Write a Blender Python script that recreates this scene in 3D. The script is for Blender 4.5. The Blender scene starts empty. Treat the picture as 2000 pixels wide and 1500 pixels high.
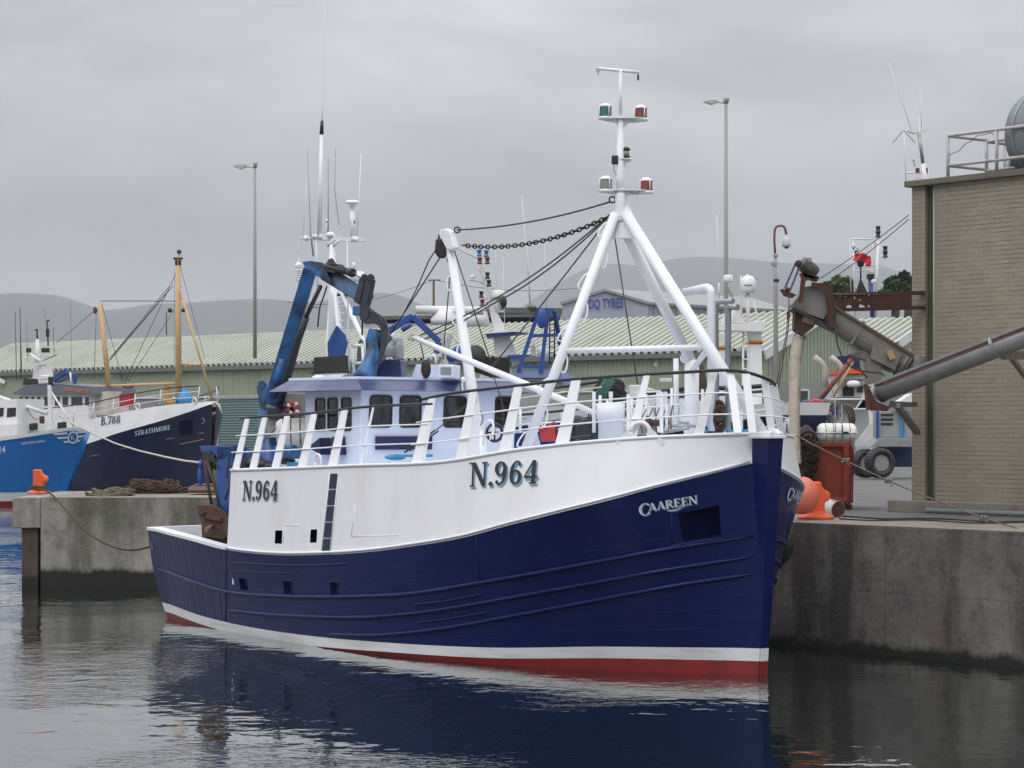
import bpy, bmesh, math, random
from mathutils import Vector as V, Matrix
random.seed(7)
R = math.radians
SC = bpy.context.scene
COL = SC.collection
# ------------------------------------------------------------------ camera
F, HZ, CZ = 4630.0, 840.0, 4.1          # focal length and horizon row of a 2000x1500 picture, eye height over water
cam = bpy.data.cameras.new('camera'); camo = bpy.data.objects.new('camera', cam); COL.objects.link(camo)
camo.location = (0, 0, CZ); camo.rotation_euler = (R(90), 0, 0)
cam.sensor_width = 36; cam.lens = 36 * F / 2000; cam.shift_y = (HZ - 750) / 2000
cam.clip_start = 0.5; cam.clip_end = 20000
SC.camera = camo
# ------------------------------------------------------------------ sky, sun, exposure
SC.view_settings.view_transform = 'Standard'; SC.view_settings.look = 'None'
SC.view_settings.exposure = 0; SC.view_settings.gamma = 1
SUN_EL, SUN_ROT = R(52), R(205)
w = bpy.data.worlds.new('World'); SC.world = w; w.use_nodes = True
nt = w.node_tree; N = nt.nodes; L = nt.links
bg = N['Background']
tc = N.new('ShaderNodeTexCoord'); sx = N.new('ShaderNodeSeparateXYZ'); L.new(tc.outputs['Generated'], sx.inputs[0])
mp = N.new('ShaderNodeMapping'); mp.inputs['Scale'].default_value = (4.2, 4.2, 13); mp.inputs['Rotation'].default_value = (0, R(2), 0)
L.new(tc.outputs['Generated'], mp.inputs[0])
n1 = N.new('ShaderNodeTexNoise'); n1.inputs['Scale'].default_value = 1.5; n1.inputs['Detail'].default_value = 6; n1.inputs['Roughness'].default_value = .5
n1.inputs['Distortion'].default_value = .25
L.new(mp.outputs[0], n1.inputs[0])
cr = N.new('ShaderNodeValToRGB'); L.new(n1.outputs[0], cr.inputs[0])
cr.color_ramp.elements[0].position = .34; cr.color_ramp.elements[0].color = (.385, .395, .425, 1)
cr.color_ramp.elements[1].position = .66; cr.color_ramp.elements[1].color = (.66, .668, .69, 1)
# an overcast sky is brighter overhead than at the horizon
gr = N.new('ShaderNodeMapRange'); gr.inputs[1].default_value = 0.0; gr.inputs[2].default_value = .75
gr.inputs[3].default_value = .61; gr.inputs[4].default_value = 3.65
L.new(sx.outputs[2], gr.inputs[0])
vm = N.new('ShaderNodeVectorMath'); vm.operation = 'SCALE'; L.new(cr.outputs[0], vm.inputs[0]); L.new(gr.outputs[0], vm.inputs['Scale'])
sk = N.new('ShaderNodeTexSky'); sk.sky_type = 'NISHITA'; sk.sun_disc = False; sk.sun_elevation = SUN_EL; sk.sun_rotation = SUN_ROT
vs = N.new('ShaderNodeVectorMath'); vs.operation = 'SCALE'; vs.inputs['Scale'].default_value = .004; L.new(sk.outputs[0], vs.inputs[0])
va = N.new('ShaderNodeVectorMath'); L.new(vm.outputs[0], va.inputs[0]); L.new(vs.outputs[0], va.inputs[1])
L.new(va.outputs[0], bg.inputs[0]); bg.inputs[1].default_value = 1.0
sun = bpy.data.lights.new('sun', 'SUN'); sun.energy = 0.9; sun.angle = R(25); sun.color = (1, .97, .93)
suno = bpy.data.objects.new('sun', sun); COL.objects.link(suno)
sd = V((-math.sin(R(28)) * math.cos(SUN_EL), -math.cos(R(28)) * math.cos(SUN_EL), math.sin(SUN_EL)))
suno.rotation_euler = sd.to_track_quat('Z', 'Y').to_euler(); suno.location = (0, -20, 60)
# ------------------------------------------------------------------ helpers
def at(px, py, D):                       # the point seen at that pixel, D metres into the scene
    return V(((px - 1000) / F * D, D, CZ - (py - HZ) / F * D))
def lerp(a, b, t): return a + (b - a) * t
def itp(tab, x):                         # smooth interpolation of a table
    if x <= tab[0][0]: return tab[0][1]
    if x >= tab[-1][0]: return tab[-1][1]
    for i in range(len(tab) - 1):
        if x <= tab[i + 1][0]:
            x0, y0 = tab[i]; x1, y1 = tab[i + 1]
            m = (y1 - y0) / (x1 - x0)
            m0 = m if i == 0 else ((y1 - tab[i - 1][1]) / (x1 - tab[i - 1][0]))
            m1 = m if i + 2 >= len(tab) else ((tab[i + 2][1] - y0) / (tab[i + 2][0] - x0))
            h = x1 - x0; t = (x - x0) / h
            return (2*t**3-3*t**2+1)*y0 + (t**3-2*t**2+t)*h*m0 + (-2*t**3+3*t**2)*y1 + (t**3-t**2)*h*m1
def frame(d):
    d = d.normalized(); u = V((0, 0, 1)) if abs(d.z) < .95 else V((1, 0, 0))
    a = d.cross(u).normalized(); return a, a.cross(d).normalized()
ORG = {}
class MB:
    def __init__(s): s.v = []; s.f = []; s.sm = []
    def add(s, vs, fs, smooth=False):
        o = len(s.v); s.v += [V(p) for p in vs]; s.f += [tuple(i + o for i in f) for f in fs]; s.sm += [smooth] * len(fs); return s
    def box(s, c, size, M=None, ax=None):
        h = [x / 2 for x in size]; vs = []
        for i in (-1, 1):
            for j in (-1, 1):
                for k in (-1, 1):
                    p = V((i*h[0], j*h[1], k*h[2]))
                    if ax: p = ax[0]*p.x + ax[1]*p.y + V((0, 0, 1))*p.z
                    if M: p = M @ p
                    vs.append(V(c) + p)
        return s.add(vs, [(0,1,3,2),(4,6,7,5),(0,4,5,1),(2,3,7,6),(0,2,6,4),(1,5,7,3)])
    def bar(s, a, b, w, h, side=None):
        a, b = V(a), V(b); d = (b - a).normalized()
        if side is None: x, y = frame(d)
        else: x = (V(side) - d * V(side).dot(d)).normalized(); y = d.cross(x).normalized()
        vs = []
        for p in (a, b):
            for i, j in ((-1,-1),(1,-1),(1,1),(-1,1)): vs.append(p + x*(i*w/2) + y*(j*h/2))
        return s.add(vs, [(0,1,2,3),(7,6,5,4),(0,4,5,1),(1,5,6,2),(2,6,7,3),(3,7,4,0)])
    def tube(s, pts, r, n=8, smooth=True):
        pts = [V(p) for p in pts]; m = len(pts); vs = []; px = None
        for i, p in enumerate(pts):
            d = (pts[min(i+1, m-1)] - pts[max(i-1, 0)])
            if d.length < 1e-6: d = V((0, 0, 1))
            d.normalize()
            if px is None: a = frame(d)[0]; b = d.cross(a).normalized()
            else:
                a = (px - d * px.dot(d))
                a = a.normalized() if a.length > 1e-4 else frame(d)[0]
                b = d.cross(a).normalized()
            px = a
            rr = r[i] if isinstance(r, (list, tuple)) else r
            for k in range(n):
                t = 2*math.pi*k/n; vs.append(p + a*math.cos(t)*rr + b*math.sin(t)*rr)
        fs = [(i*n+k, i*n+(k+1) % n, (i+1)*n+(k+1) % n, (i+1)*n+k) for i in range(m-1) for k in range(n)]
        s.add(vs, fs, smooth)
        o = len(s.v) - len(vs)
        s.f += [tuple(o + k for k in range(n))[::-1], tuple(o + (m-1)*n + k for k in range(n))]; s.sm += [False, False]
        return s
    def lathe(s, prof, c, axis=(0, 0, 1), n=20, smooth=True):    # prof: list of (radius, height)
        ax = V(axis).normalized(); a, b = frame(ax); c = V(c); vs = []
        for r, h in prof:
            for k in range(n):
                t = 2*math.pi*k/n; vs.append(c + ax*h + (a*math.cos(t) + b*math.sin(t))*max(r, 1e-4))
        m = len(prof)
        fs = [(i*n+k, i*n+(k+1) % n, (i+1)*n+(k+1) % n, (i+1)*n+k) for i in range(m-1) for k in range(n)]
        s.add(vs, fs, smooth); o = len(s.v) - len(vs)
        s.f += [tuple(o + k for k in range(n))[::-1], tuple(o + (m-1)*n + k for k in range(n))]; s.sm += [False, False]
        return s
    def sph(s, c, r, sc=(1, 1, 1), n=12, m=8, f0=0.0, f1=1.0):
        prof = []
        for i in range(m+1):
            t = math.pi*(f0 + (f1-f0)*i/m); prof.append((math.sin(t), -math.cos(t)))
        o = len(s.v); s.lathe(prof, (0, 0, 0), n=n)
        for i in range(o, len(s.v)):
            p = s.v[i]; s.v[i] = V(c) + V((p.x*sc[0]*r, p.y*sc[1]*r, p.z*sc[2]*r))
        return s
    def prism(s, pts, off):
        pts = [V(p) for p in pts]; off = V(off); n = len(pts)
        fs = [tuple(range(n)), tuple(range(2*n-1, n-1, -1))] + [(i, i+n, (i+1) % n + n, (i+1) % n) for i in range(n)]
        return s.add(pts + [p + off for p in pts], fs)
    def pp(s, px, D, depth=1.0, ext=(0, 1, 0)):                   # outline at distance D, given real depth
        return s.prism([at(x, y, D) for x, y in px], V(ext) * depth)
    def grid(s, rows, smooth=True, skip=None):
        n = len(rows[0]); vs = [p for r in rows for p in r]
        fs = [(i*n+j, i*n+j+1, (i+1)*n+j+1, (i+1)*n+j) for i in range(len(rows)-1) for j in range(n-1) if not (skip and skip(i, j))]
        return s.add(vs, fs, smooth)
    def torus(s, c, R0, r, axis=(0, 0, 1), n=20, m=8, arc=(0, 360), sq=1.0):
        a, b = frame(V(axis)); full = arc == (0, 360)
        pts = [V(c) + (a*math.cos(R(lerp(arc[0], arc[1], i/n))) + b*math.sin(R(lerp(arc[0], arc[1], i/n)))*sq)*R0 for i in range(n+1)]
        return s.tube(pts, r, m)
    def build(s, name, mat, parent=None, label=None, bevel=0, cat=None, group=None, kind=None):
        vs = s.v
        if parent is not None: org = ORG[parent.name]
        else:
            xs = [p.x for p in vs]; ys = [p.y for p in vs]; zs = [p.z for p in vs]
            org = V(((min(xs)+max(xs))/2, (min(ys)+max(ys))/2, min(zs)))
            if kind == 'structure': org = V((0, 0, 0))
        me = bpy.data.meshes.new(name); me.from_pydata([p - org for p in vs], [], s.f)
        me.polygons.foreach_set('use_smooth', s.sm)
        bm = bmesh.new(); bm.from_mesh(me); bmesh.ops.recalc_face_normals(bm, faces=bm.faces); bm.to_mesh(me); bm.free()
        me.materials.append(mat)
        o = bpy.data.objects.new(name, me); COL.objects.link(o)
        if parent is not None: o.parent = parent
        else: o.location = org
        ORG[o.name] = org
        if label: o['label'] = label
        if cat: o['category'] = cat
        if group: o['group'] = group
        if kind: o['kind'] = kind
        if bevel:
            md = o.modifiers.new('bevel', 'BEVEL'); md.width = bevel; md.segments = 2; md.limit_method = 'ANGLE'; md.angle_limit = R(40)
        return o
def thing(name, loc, label, cat, group=None):
    o = bpy.data.objects.new(name, None); COL.objects.link(o); o.location = loc; o.empty_display_size = .3
    ORG[o.name] = V(loc); o['label'] = label; o['category'] = cat
    if group: o['group'] = group
    return o
def T(pts, r, n=8): return MB().tube(pts, r, n)
def sag(a, b, d, n=14):
    a, b = V(a), V(b); return [a.lerp(b, i/n) - V((0, 0, d*4*(i/n)*(1-i/n))) for i in range(n+1)]
def bend(pts, n=5, cut=.3):              # round the corners of a polyline
    pts = [V(p) for p in pts]; out = [pts[0]]
    for i in range(1, len(pts)-1):
        p = pts[i]; c = min(cut, (pts[i-1]-p).length*.45, (pts[i+1]-p).length*.45)
        a = p + (pts[i-1]-p).normalized()*c; b = p + (pts[i+1]-p).normalized()*c
        for k in range(n+1):
            t = k/n; out.append(a*(1-t)**2 + p*2*t*(1-t) + b*t*t)
    return out + [pts[-1]]
# ------------------------------------------------------------------ materials
MATS = {}
def mat(name, col, rough=.5, metal=0.0, var=.12, vs=1.5, bump=0.0, bs=8.0, dirt=None, damt=.5, ds=1.2, dst=(1, 1, 1), coat=0.0, spec=.5, dlo=.5, dhi=.68, bst=(1,1,1)):
    if name in MATS: return MATS[name]
    m = bpy.data.materials.new(name); MATS[name] = m; m.use_nodes = True
    nt = m.node_tree; N = nt.nodes; L = nt.links; b = N['Principled BSDF']
    b.inputs['Roughness'].default_value = rough; b.inputs['Metallic'].default_value = metal
    b.inputs['Coat Weight'].default_value = coat; b.inputs['Coat Roughness'].default_value = .15
    b.inputs['Specular IOR Level'].default_value = spec
    tc = N.new('ShaderNodeTexCoord')
    n = N.new('ShaderNodeTexNoise'); n.inputs['Scale'].default_value = vs; n.inputs['Detail'].default_value = 6; n.inputs['Roughness'].default_value = .6
    L.new(tc.outputs['Object'], n.inputs['Vector'])
    mx = N.new('ShaderNodeMix'); mx.data_type = 'RGBA'
    lo = [max(0, c*(1-var*1.6)) for c in col]; hi = [min(1, c*(1+var*1.1)) for c in col]
    mx.inputs[6].default_value = (*lo, 1); mx.inputs[7].default_value = (*hi, 1)
    L.new(n.outputs[0], mx.inputs[0]); out = mx.outputs[2]
    if dirt:
        mp = N.new('ShaderNodeMapping'); mp.inputs['Scale'].default_value = dst; L.new(tc.outputs['Object'], mp.inputs[0])
        n2 = N.new('ShaderNodeTexNoise'); n2.inputs['Scale'].default_value = ds; n2.inputs['Detail'].default_value = 8; n2.inputs['Roughness'].default_value = .68
        L.new(mp.outputs[0], n2.inputs['Vector'])
        r = N.new('ShaderNodeMapRange'); r.inputs[1].default_value = dlo; r.inputs[2].default_value = dhi; r.inputs[3].default_value = 0; r.inputs[4].default_value = damt
        L.new(n2.outputs[0], r.inputs[0])
        m2 = N.new('ShaderNodeMix'); m2.data_type = 'RGBA'; L.new(r.outputs[0], m2.inputs[0]); L.new(out, m2.inputs[6]); m2.inputs[7].default_value = (*dirt, 1)
        out = m2.outputs[2]
    L.new(out, b.inputs['Base Color'])
    if bump:
        mp = N.new('ShaderNodeMapping'); mp.inputs['Scale'].default_value = bst; L.new(tc.outputs['Object'], mp.inputs[0])
        n3 = N.new('ShaderNodeTexNoise'); n3.inputs['Scale'].default_value = bs; n3.inputs['Detail'].default_value = 4
        L.new(mp.outputs[0], n3.inputs['Vector'])
        bu = N.new('ShaderNodeBump'); bu.inputs['Strength'].default_value = 1; bu.inputs['Distance'].default_value = bump
        L.new(n3.outputs[0], bu.inputs['Height']); L.new(bu.outputs[0], b.inputs['Normal'])
    return m
RUST = (.11, .035, .016)
NAVY = mat('navy_hull_paint', (.002, .0085, .072), .28, spec=.24, var=.16, vs=1.2, bump=.014, bs=2.6, bst=(.4, .4, 2.4), dirt=(.010, .016, .09), damt=.5, ds=1.0, dst=(1, 1, 3), dlo=.5, dhi=.75, coat=.0)
WHITE = mat('white_paint', (.735, .74, .765), .38, var=.02, vs=.8, dirt=(.55, .54, .50), damt=.32, ds=.9, dst=(1.6, 1.6, .5), bump=.006, bs=1.6)
WHT2 = mat('white_paint_fittings', (.76, .765, .79), .35, var=.02, dirt=(.42, .33, .25), damt=.35, ds=2.2, dlo=.58, dhi=.8)
NAVYQ = mat('navy_quarter_paint', (.005, .0105, .07), .38, spec=.3, var=.2, vs=1.2, bump=.035, bs=2.4, bst=(2.2, 2.2, .18), dirt=(.022, .03, .09), damt=.6, ds=1.2, dst=(2.5, 2.5, .5), dlo=.45, dhi=.7)
RED = mat('red_antifouling', (.26, .022, .018), .45, var=.2, vs=3, dirt=(.10, .015, .012), damt=.6, ds=2, dst=(1, 1, .4))
BAND = mat('white_boot_top', (.66, .67, .67), .45, var=.05, dirt=(.36, .36, .33), damt=.5, ds=1.5, dst=(.5, .5, 4))
BLACK = mat('black_rubber', (.016, .017, .019), .5, var=.2, vs=6)
DARK = mat('dark_steel', (.03, .029, .03), .45, metal=.3, var=.3, vs=5, dirt=RUST, damt=.5, ds=3)
WIRE = mat('steel_wire', (.045, .042, .04), .6, var=.25, vs=12)
GLASS = mat('dark_window_glass', (.012, .013, .016), .06, var=.2, vs=2, spec=.8)
PALE = mat('pale_blue_paint', (.72, .79, .92), .38, var=.03, dirt=(.45, .47, .50), damt=.25, ds=1.5)
VISOR = mat('visor_blue_paint', (.035, .05, .135), .35, var=.12, dirt=(.25, .27, .38), damt=.35, ds=1.5)
CRANE = mat('crane_blue_paint', (.03, .14, .35), .42, var=.25, vs=1.5, dirt=(.014, .018, .026), damt=.9, ds=1.8, dlo=.40, dhi=.56)
GREASE = mat('greasy_steel', (.035, .04, .05), .4, metal=.2, var=.4, vs=4, dirt=(.06, .04, .03), damt=.6, ds=3)
BLUEP = mat('bright_blue_paint', (.016, .07, .28), .4, var=.15, dirt=(.05, .07, .2), damt=.4, ds=2)
BLUE2 = mat('machine_blue_paint', (.013, .07, .25), .4, var=.2, dirt=(.02, .03, .07), damt=.6, ds=2.5)
RUSTM = mat('rusty_steel', (.10, .042, .022), .8, var=.35, vs=5, bump=.006, bs=14, dirt=(.035, .022, .018), damt=.75, ds=3, dlo=.42, dhi=.62)
GREY = mat('grey_paint', (.27, .28, .28), .5, var=.08, dirt=(.18, .17, .15), damt=.4, ds=1.2)
GALV = mat('galvanised_steel', (.30, .32, .34), .42, metal=.55, var=.15, vs=5, dirt=(.2, .16, .13), damt=.4, ds=2)
STEEL = mat('bare_steel', (.5, .5, .5), .25, metal=.9, var=.1)
LBLUE = mat('light_blue_paint', (.05, .24, .45), .5, var=.1)
INK = mat('black_lettering', (.012, .013, .02), .4, var=.1)
SHADE = mat('light_blue_lettering', (.12, .30, .46), .45, var=.1)
SILV = mat('pale_lettering', (.62, .66, .72), .45, var=.05)
# ------------------------------------------------------------------ water
def node_mat(name):
    m = bpy.data.materials.new(name); MATS[name] = m; m.use_nodes = True
    return m, m.node_tree.nodes, m.node_tree.links, m.node_tree.nodes['Principled BSDF']
m, N, L, b = node_mat('harbour_water')
b.inputs['Base Color'].default_value = (.004, .0115, .0085, 1); b.inputs['Roughness'].default_value = .012; b.inputs['Coat Weight'].default_value = .5; b.inputs['Coat IOR'].default_value = 1.6; b.inputs['Coat Roughness'].default_value = .012; b.inputs['IOR'].default_value = 1.62
tc = N.new('ShaderNodeTexCoord')
def wn(scale, st, det, rot=0, dist=.3):
    mp = N.new('ShaderNodeMapping'); mp.inputs['Scale'].default_value = st; mp.inputs['Rotation'].default_value = (0, 0, rot); L.new(tc.outputs['Object'], mp.inputs[0])
    n = N.new('ShaderNodeTexNoise'); n.inputs['Scale'].default_value = scale; n.inputs['Detail'].default_value = det; n.inputs['Distortion'].default_value = dist
    L.new(mp.outputs[0], n.inputs['Vector']); return n
a = wn(1.3, (1, 1, 1), 2); c = wn(2.7, (1, .75, 1), 3, R(20)); d = wn(.10, (1, .7, 1), 3); e = wn(.33, (1, .8, 1), 1, R(-12)); fi = wn(6, (.8, 1.2, 1), 2, 0, .6)
# breeze patches: some areas ruffled, others nearly flat
r = N.new('ShaderNodeMapRange'); r.inputs[1].default_value = .50; r.inputs[2].default_value = .57; r.inputs[3].default_value = .02; r.inputs[4].default_value = 1.0; L.new(d.outputs[0], r.inputs[0])
def mth(op, x, y):
    q = N.new('ShaderNodeMath'); q.operation = op
    for i, z in enumerate((x, y)):
        if isinstance(z, (int, float)): q.inputs[i].default_value = z
        else: L.new(z, q.inputs[i])
    return q.outputs[0]
h = mth('ADD', mth('ADD', mth('MULTIPLY', a.outputs[0], .014), mth('MULTIPLY', mth('MULTIPLY', fi.outputs[0], .014), r.outputs[0])), mth('ADD', mth('MULTIPLY', c.outputs[0], .0055), mth('MULTIPLY', e.outputs[0], .022)))
bu = N.new('ShaderNodeBump'); bu.inputs['Strength'].default_value = 1; bu.inputs['Distance'].default_value = 1.0
L.new(h, bu.inputs['Height']); L.new(bu.outputs[0], b.inputs['Normal']); L.new(bu.outputs[0], b.inputs['Coat Normal'])
WATER = m
MB().add([(-400, -60, 0), (400, -60, 0), (400, 900, 0), (-400, 900, 0)], [(0, 1, 2, 3)]).build('water', WATER, kind='structure')
# ------------------------------------------------------------------ concrete with stains, weed at the tide line
def concrete(name, lo, hi, stain, weed_z, weed=(.012, .014, .009), samt=.6, green=(.05, .055, .025), gamt=.4, seams=False):
    m, N, L, b = node_mat(name); b.inputs['Roughness'].default_value = .85
    tc = N.new('ShaderNodeTexCoord')
    def noise(sc, st=(1, 1, 1), det=7, ro=.62):
        mp = N.new('ShaderNodeMapping'); mp.inputs['Scale'].default_value = st; L.new(tc.outputs['Object'], mp.inputs[0])
        n = N.new('ShaderNodeTexNoise'); n.inputs['Scale'].default_value = sc; n.inputs['Detail'].default_value = det; n.inputs['Roughness'].default_value = ro
        L.new(mp.outputs[0], n.inputs['Vector']); return n.outputs[0]
    def mr(x, a, c, o0=0, o1=1):
        r = N.new('ShaderNodeMapRange'); r.inputs[1].default_value = a; r.inputs[2].default_value = c; r.inputs[3].default_value = o0; r.inputs[4].default_value = o1
        if hasattr(x, 'links'): L.new(x, r.inputs[0])
        return r.outputs[0]
    def mix(f, x, y):
        q = N.new('ShaderNodeMix'); q.data_type = 'RGBA'; L.new(f, q.inputs[0])
        for i, z in ((6, x), (7, y)):
            if isinstance(z, tuple): q.inputs[i].default_value = (*z, 1)
            else: L.new(z, q.inputs[i])
        return q.outputs[2]
    c = mix(mr(noise(.9), .3, .7), lo, hi)
    c = mix(mr(noise(2.6, (1, 1, .7), 10, .75), .5, .66, 0, .6), c, stain)
    c = mix(mr(noise(1.1, (1, 1, .16)), .47, .62, 0, samt), c, stain)            # runs down the face
    c = mix(mr(noise(.55, (1, 1, .3)), .52, .66, 0, gamt), c, green)
    c = mix(mr(noise(5, (.4, .4, 3), 3), .62, .74, 0, .45), c, stain)            # scrapes
    c = mix(mr(noise(16, (1, 1, 1), 4), .62, .72, 0, .55), c, tuple(x*.35 for x in lo))
    c = mix(mr(noise(26, (1, 1, 1), 2), .60, .70, 0, .3), c, tuple(min(1, x*1.5) for x in hi))
    if seams:
        d1 = N.new('ShaderNodeVectorMath'); d1.operation = 'DOT_PRODUCT'; L.new(tc.outputs['Object'], d1.inputs[0]); d1.inputs[1].default_value = (.6225, -.7826, 0)
        for src, per, wd in ((d1.outputs['Value'], 3.7, .006), ('z', 1.15, .010)):
            if src == 'z':
                s2 = N.new('ShaderNodeSeparateXYZ'); L.new(tc.outputs['Object'], s2.inputs[0]); src = s2.outputs[2]
            q1 = N.new('ShaderNodeMath'); q1.operation = 'MULTIPLY_ADD'; L.new(noise(1.5), q1.inputs[0]); q1.inputs[1].default_value = .035; L.new(src, q1.inputs[2])
            q2 = N.new('ShaderNodeMath'); q2.operation = 'DIVIDE'; L.new(q1.outputs[0], q2.inputs[0]); q2.inputs[1].default_value = per
            q3 = N.new('ShaderNodeMath'); q3.operation = 'FRACT'; L.new(q2.outputs[0], q3.inputs[0])
            c = mix(mr(q3.outputs[0], wd, wd*.4, 0, .7), c, stain)
        c = mix(mr(noise(.7, (1, 1, .1)), .56, .7, 0, .6), c, (.17, .10, .055))
    # weed: height of the point (object origin lies at the water level) shifted by noise
    sx = N.new('ShaderNodeSeparateXYZ'); L.new(tc.outputs['Object'], sx.inputs[0])
    q = N.new('ShaderNodeMath'); q.operation = 'MULTIPLY_ADD'; L.new(noise(2.2, (1, 1, .5)), q.inputs[0]); q.inputs[1].default_value = .5; L.new(sx.outputs[2], q.inputs[2])
    c = mix(mr(q.outputs[0], weed_z + .25 + .07, weed_z + .25 - .07), c, weed)
    L.new(c, b.inputs['Base Color'])
    bu = N.new('ShaderNodeBump'); bu.inputs['Distance'].default_value = .02; bu.inputs['Strength'].default_value = 1; L.new(noise(9), bu.inputs['Height']); L.new(bu.outputs[0], b.inputs['Normal'])
    return m
CONW = concrete('quay_wall_concrete', (.085, .077, .07), (.20, .18, .16), (.032, .026, .022), .16, samt=.85, gamt=.15, seams=True)
CONP = concrete('pier_concrete', (.19, .175, .15), (.36, .335, .29), (.075, .066, .05), .47, samt=.6, gamt=.6)
CONT = mat('quay_top_concrete', (.22, .19, .155), .9, var=.25, vs=.8, dirt=(.09, .075, .06), damt=.7, ds=.9, bump=.01, bs=12)
ASPH = mat('quay_asphalt', (.115, .11, .108), .9, var=.2, vs=.5, dirt=(.05, .045, .04), damt=.7, ds=.5, bump=.006, bs=20)
QZ = 2.34
DQ = V((.6225, -.7826, 0)); NQ = V((.7826, .6225, 0)); E0 = V((5.5, 44.9, 0))
K = V((-7.75, 61.55, 0)); E1 = E0 + DQ*62
land = [V((-13.0, 61.62, 0)), K, E1, V((120, -6, 0)), V((120, 92, 0)), V((11.2, 90, 0)), V((-2.5, 68.6, 0)), V((-13.0, 68.0, 0))]
# quay: long wall beside the boat
MB().prism([K + V((0, 0, -4)), E1 + V((0, 0, -4)), V((120, -6, -4)), V((120, 92, -4)), V((11.2, 90, -4)), V((-2.5, 68.6, -4)), V((-7.0, 68.3, -4))], (0, 0, 4+QZ)).build('quay', CONW, kind='structure')
# the concrete edge of the quay and the asphalt behind it, thin sheets
MB().prism([K + V((.1, .1, QZ)), E0 + V((0, 0, QZ)), E1 + V((0, 0, QZ)), E1 + NQ*3.2 + V((0, 0, QZ)), E0 + NQ*2.9 + V((0, 0, QZ)), K + NQ*2.9 + V((0, 0, QZ))], (0, 0, .012)).build('quay_edge', CONT, kind='structure')
MB().prism([K + NQ*2.9 + V((0, 0, QZ)), E0 + NQ*2.9 + V((0, 0, QZ)), E1 + NQ*3.2 + V((0, 0, QZ)), V((119, -5, QZ)), V((119, 91.6, QZ)), V((11.5, 89.6, QZ)), V((-2.1, 68.6, QZ))], (0, 0, .008)).build('quay_road', ASPH, kind='structure')
pier = MB().prism([V((-12.25, 61.62, -4)), K + V((-.01, .0, -4)), V((-7.01, 68.3, -4)), V((-12.25, 68, -4))], (0, 0, 4+QZ)).build('pier', CONP, kind='structure')
MB().prism([V((-12.24, 61.62, QZ)), K + V((-.01, .0, QZ)), V((-7.01, 68.3, QZ)), V((-12.24, 68, QZ))], (0, 0, .01)).build('pier_top', CONT, kind='structure')
ORG['pier'] = V((0, 0, 0))
MB().box((-12.62, 64.8, 1.95), (.72, 6.42, .8)).build('end_cap', CONP, pier, bevel=.03)
g = MB()
for y in (61.9, 64.8, 67.7):
    g.box((-12.55, y, -.6), (.04, .36, 4.3)); g.box((-12.55, y-.18, -.6), (.42, .035, 4.3)); g.box((-12.55, y+.18, -.6), (.42, .035, 4.3))
g.build('steel_pile', concrete('steel_pile_surface', (.06, .04, .035), (.10, .07, .06), (.03, .02, .018), .3), pier)
# ground beyond the far basin, with its own wall
MB().prism([V((-140, 232, -2)), V((-90, 192, -2)), V((14, 141, -2)), V((60, 120, -2)), V((300, 120, -2)), V((900, 900, -2)), V((-900, 900, -2)), V((-300, 232, -2))], (0, 0, 2+QZ)).build('far_quay', mat('far_quay_concrete', (.16, .155, .15), .9, dirt=(.08, .08, .07), ds=.3), kind='structure')
MB().prism([V((-9000, 895, 1)), V((9000, 895, 1)), V((9000, 12500, 1)), V((-9000, 12500, 1))], (0, 0, 1.2)).build('ground', mat('far_ground', (.07, .09, .05), .95), kind='structure')
# ------------------------------------------------------------------ hills
HILL = mat('hill_heath', (.035, .045, .038), .95, var=.3, vs=.004, dirt=(.06, .055, .04), ds=.008)
def hill(pts, D, depth, haze=0):
    rows = []
    for k in range(7):
        f = k/6; row = []
        for i in range(90):
            px = lerp(pts[0][0], pts[-1][0], i/89); y = itp(pts, px)
            h = (HZ - y)/F*D
            row.append(V(((px-1000)/F*D, D - depth*(1-f), 2 + h*math.sin(f*math.pi/2)*(1 + .0*random.random()) + (math.sin(px*.05+k)*6*f*(1-f)))))
        rows.append(row)
    r = rows[-1]; rows.append([V((p.x, D+depth, 2)) for p in r])
    MB().grid(rows).build('hills', HILL, kind='structure')
hill([(-700, 650), (-300, 620), (0, 583), (60, 573), (120, 577), (170, 594), (215, 605), (270, 603), (330, 594), (420, 590), (520, 584), (620, 590), (690, 580), (740, 571), (785, 577), (830, 596), (900, 612), (1000, 625), (1150, 640)], 7400, 1800)
hill([(930, 640), (1000, 611), (1040, 584), (1090, 552), (1140, 526), (1190, 516), (1245, 519), (1300, 508), (1360, 502), (1430, 507), (1520, 514), (1620, 516), (1700, 522), (1745, 540), (1790, 560), (1900, 590), (2300, 640)], 9300, 2200)
# ------------------------------------------------------------------ green corrugated shed with two roof bays
SHG = mat('shed_green_cladding', (.27, .31, .225), .5, var=.1, vs=.3, dirt=(.16, .17, .12), damt=.5, ds=.4, dst=(1, 1, .3))
SHR = mat('shed_roof_sheet', (.40, .42, .345), .5, var=.12, vs=.25, dirt=(.26, .27, .2), damt=.6, ds=.35)
SHW = mat('shed_white_trim', (.58, .60, .58), .5)
BLOCK = mat('shed_blockwork', (.25, .25, .24), .9, var=.15, vs=.6, dirt=(.13, .13, .12), ds=.6)
ROLL = mat('roller_door_green', (.10, .17, .165), .5)
C0 = V((15.5, 145, 0)); WL = V((-.7317, .6816, 0)); G = V((.6816, .7317, 0)); U = V((0, 0, 1))
ZE, ZR, HW = 9.0, 11.45, 6.0
shed = thing('warehouse', C0 + WL*40 + G*6 + U*QZ, 'long pale green corrugated warehouse with two ridged roof bays behind the boats', 'warehouse')
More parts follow.
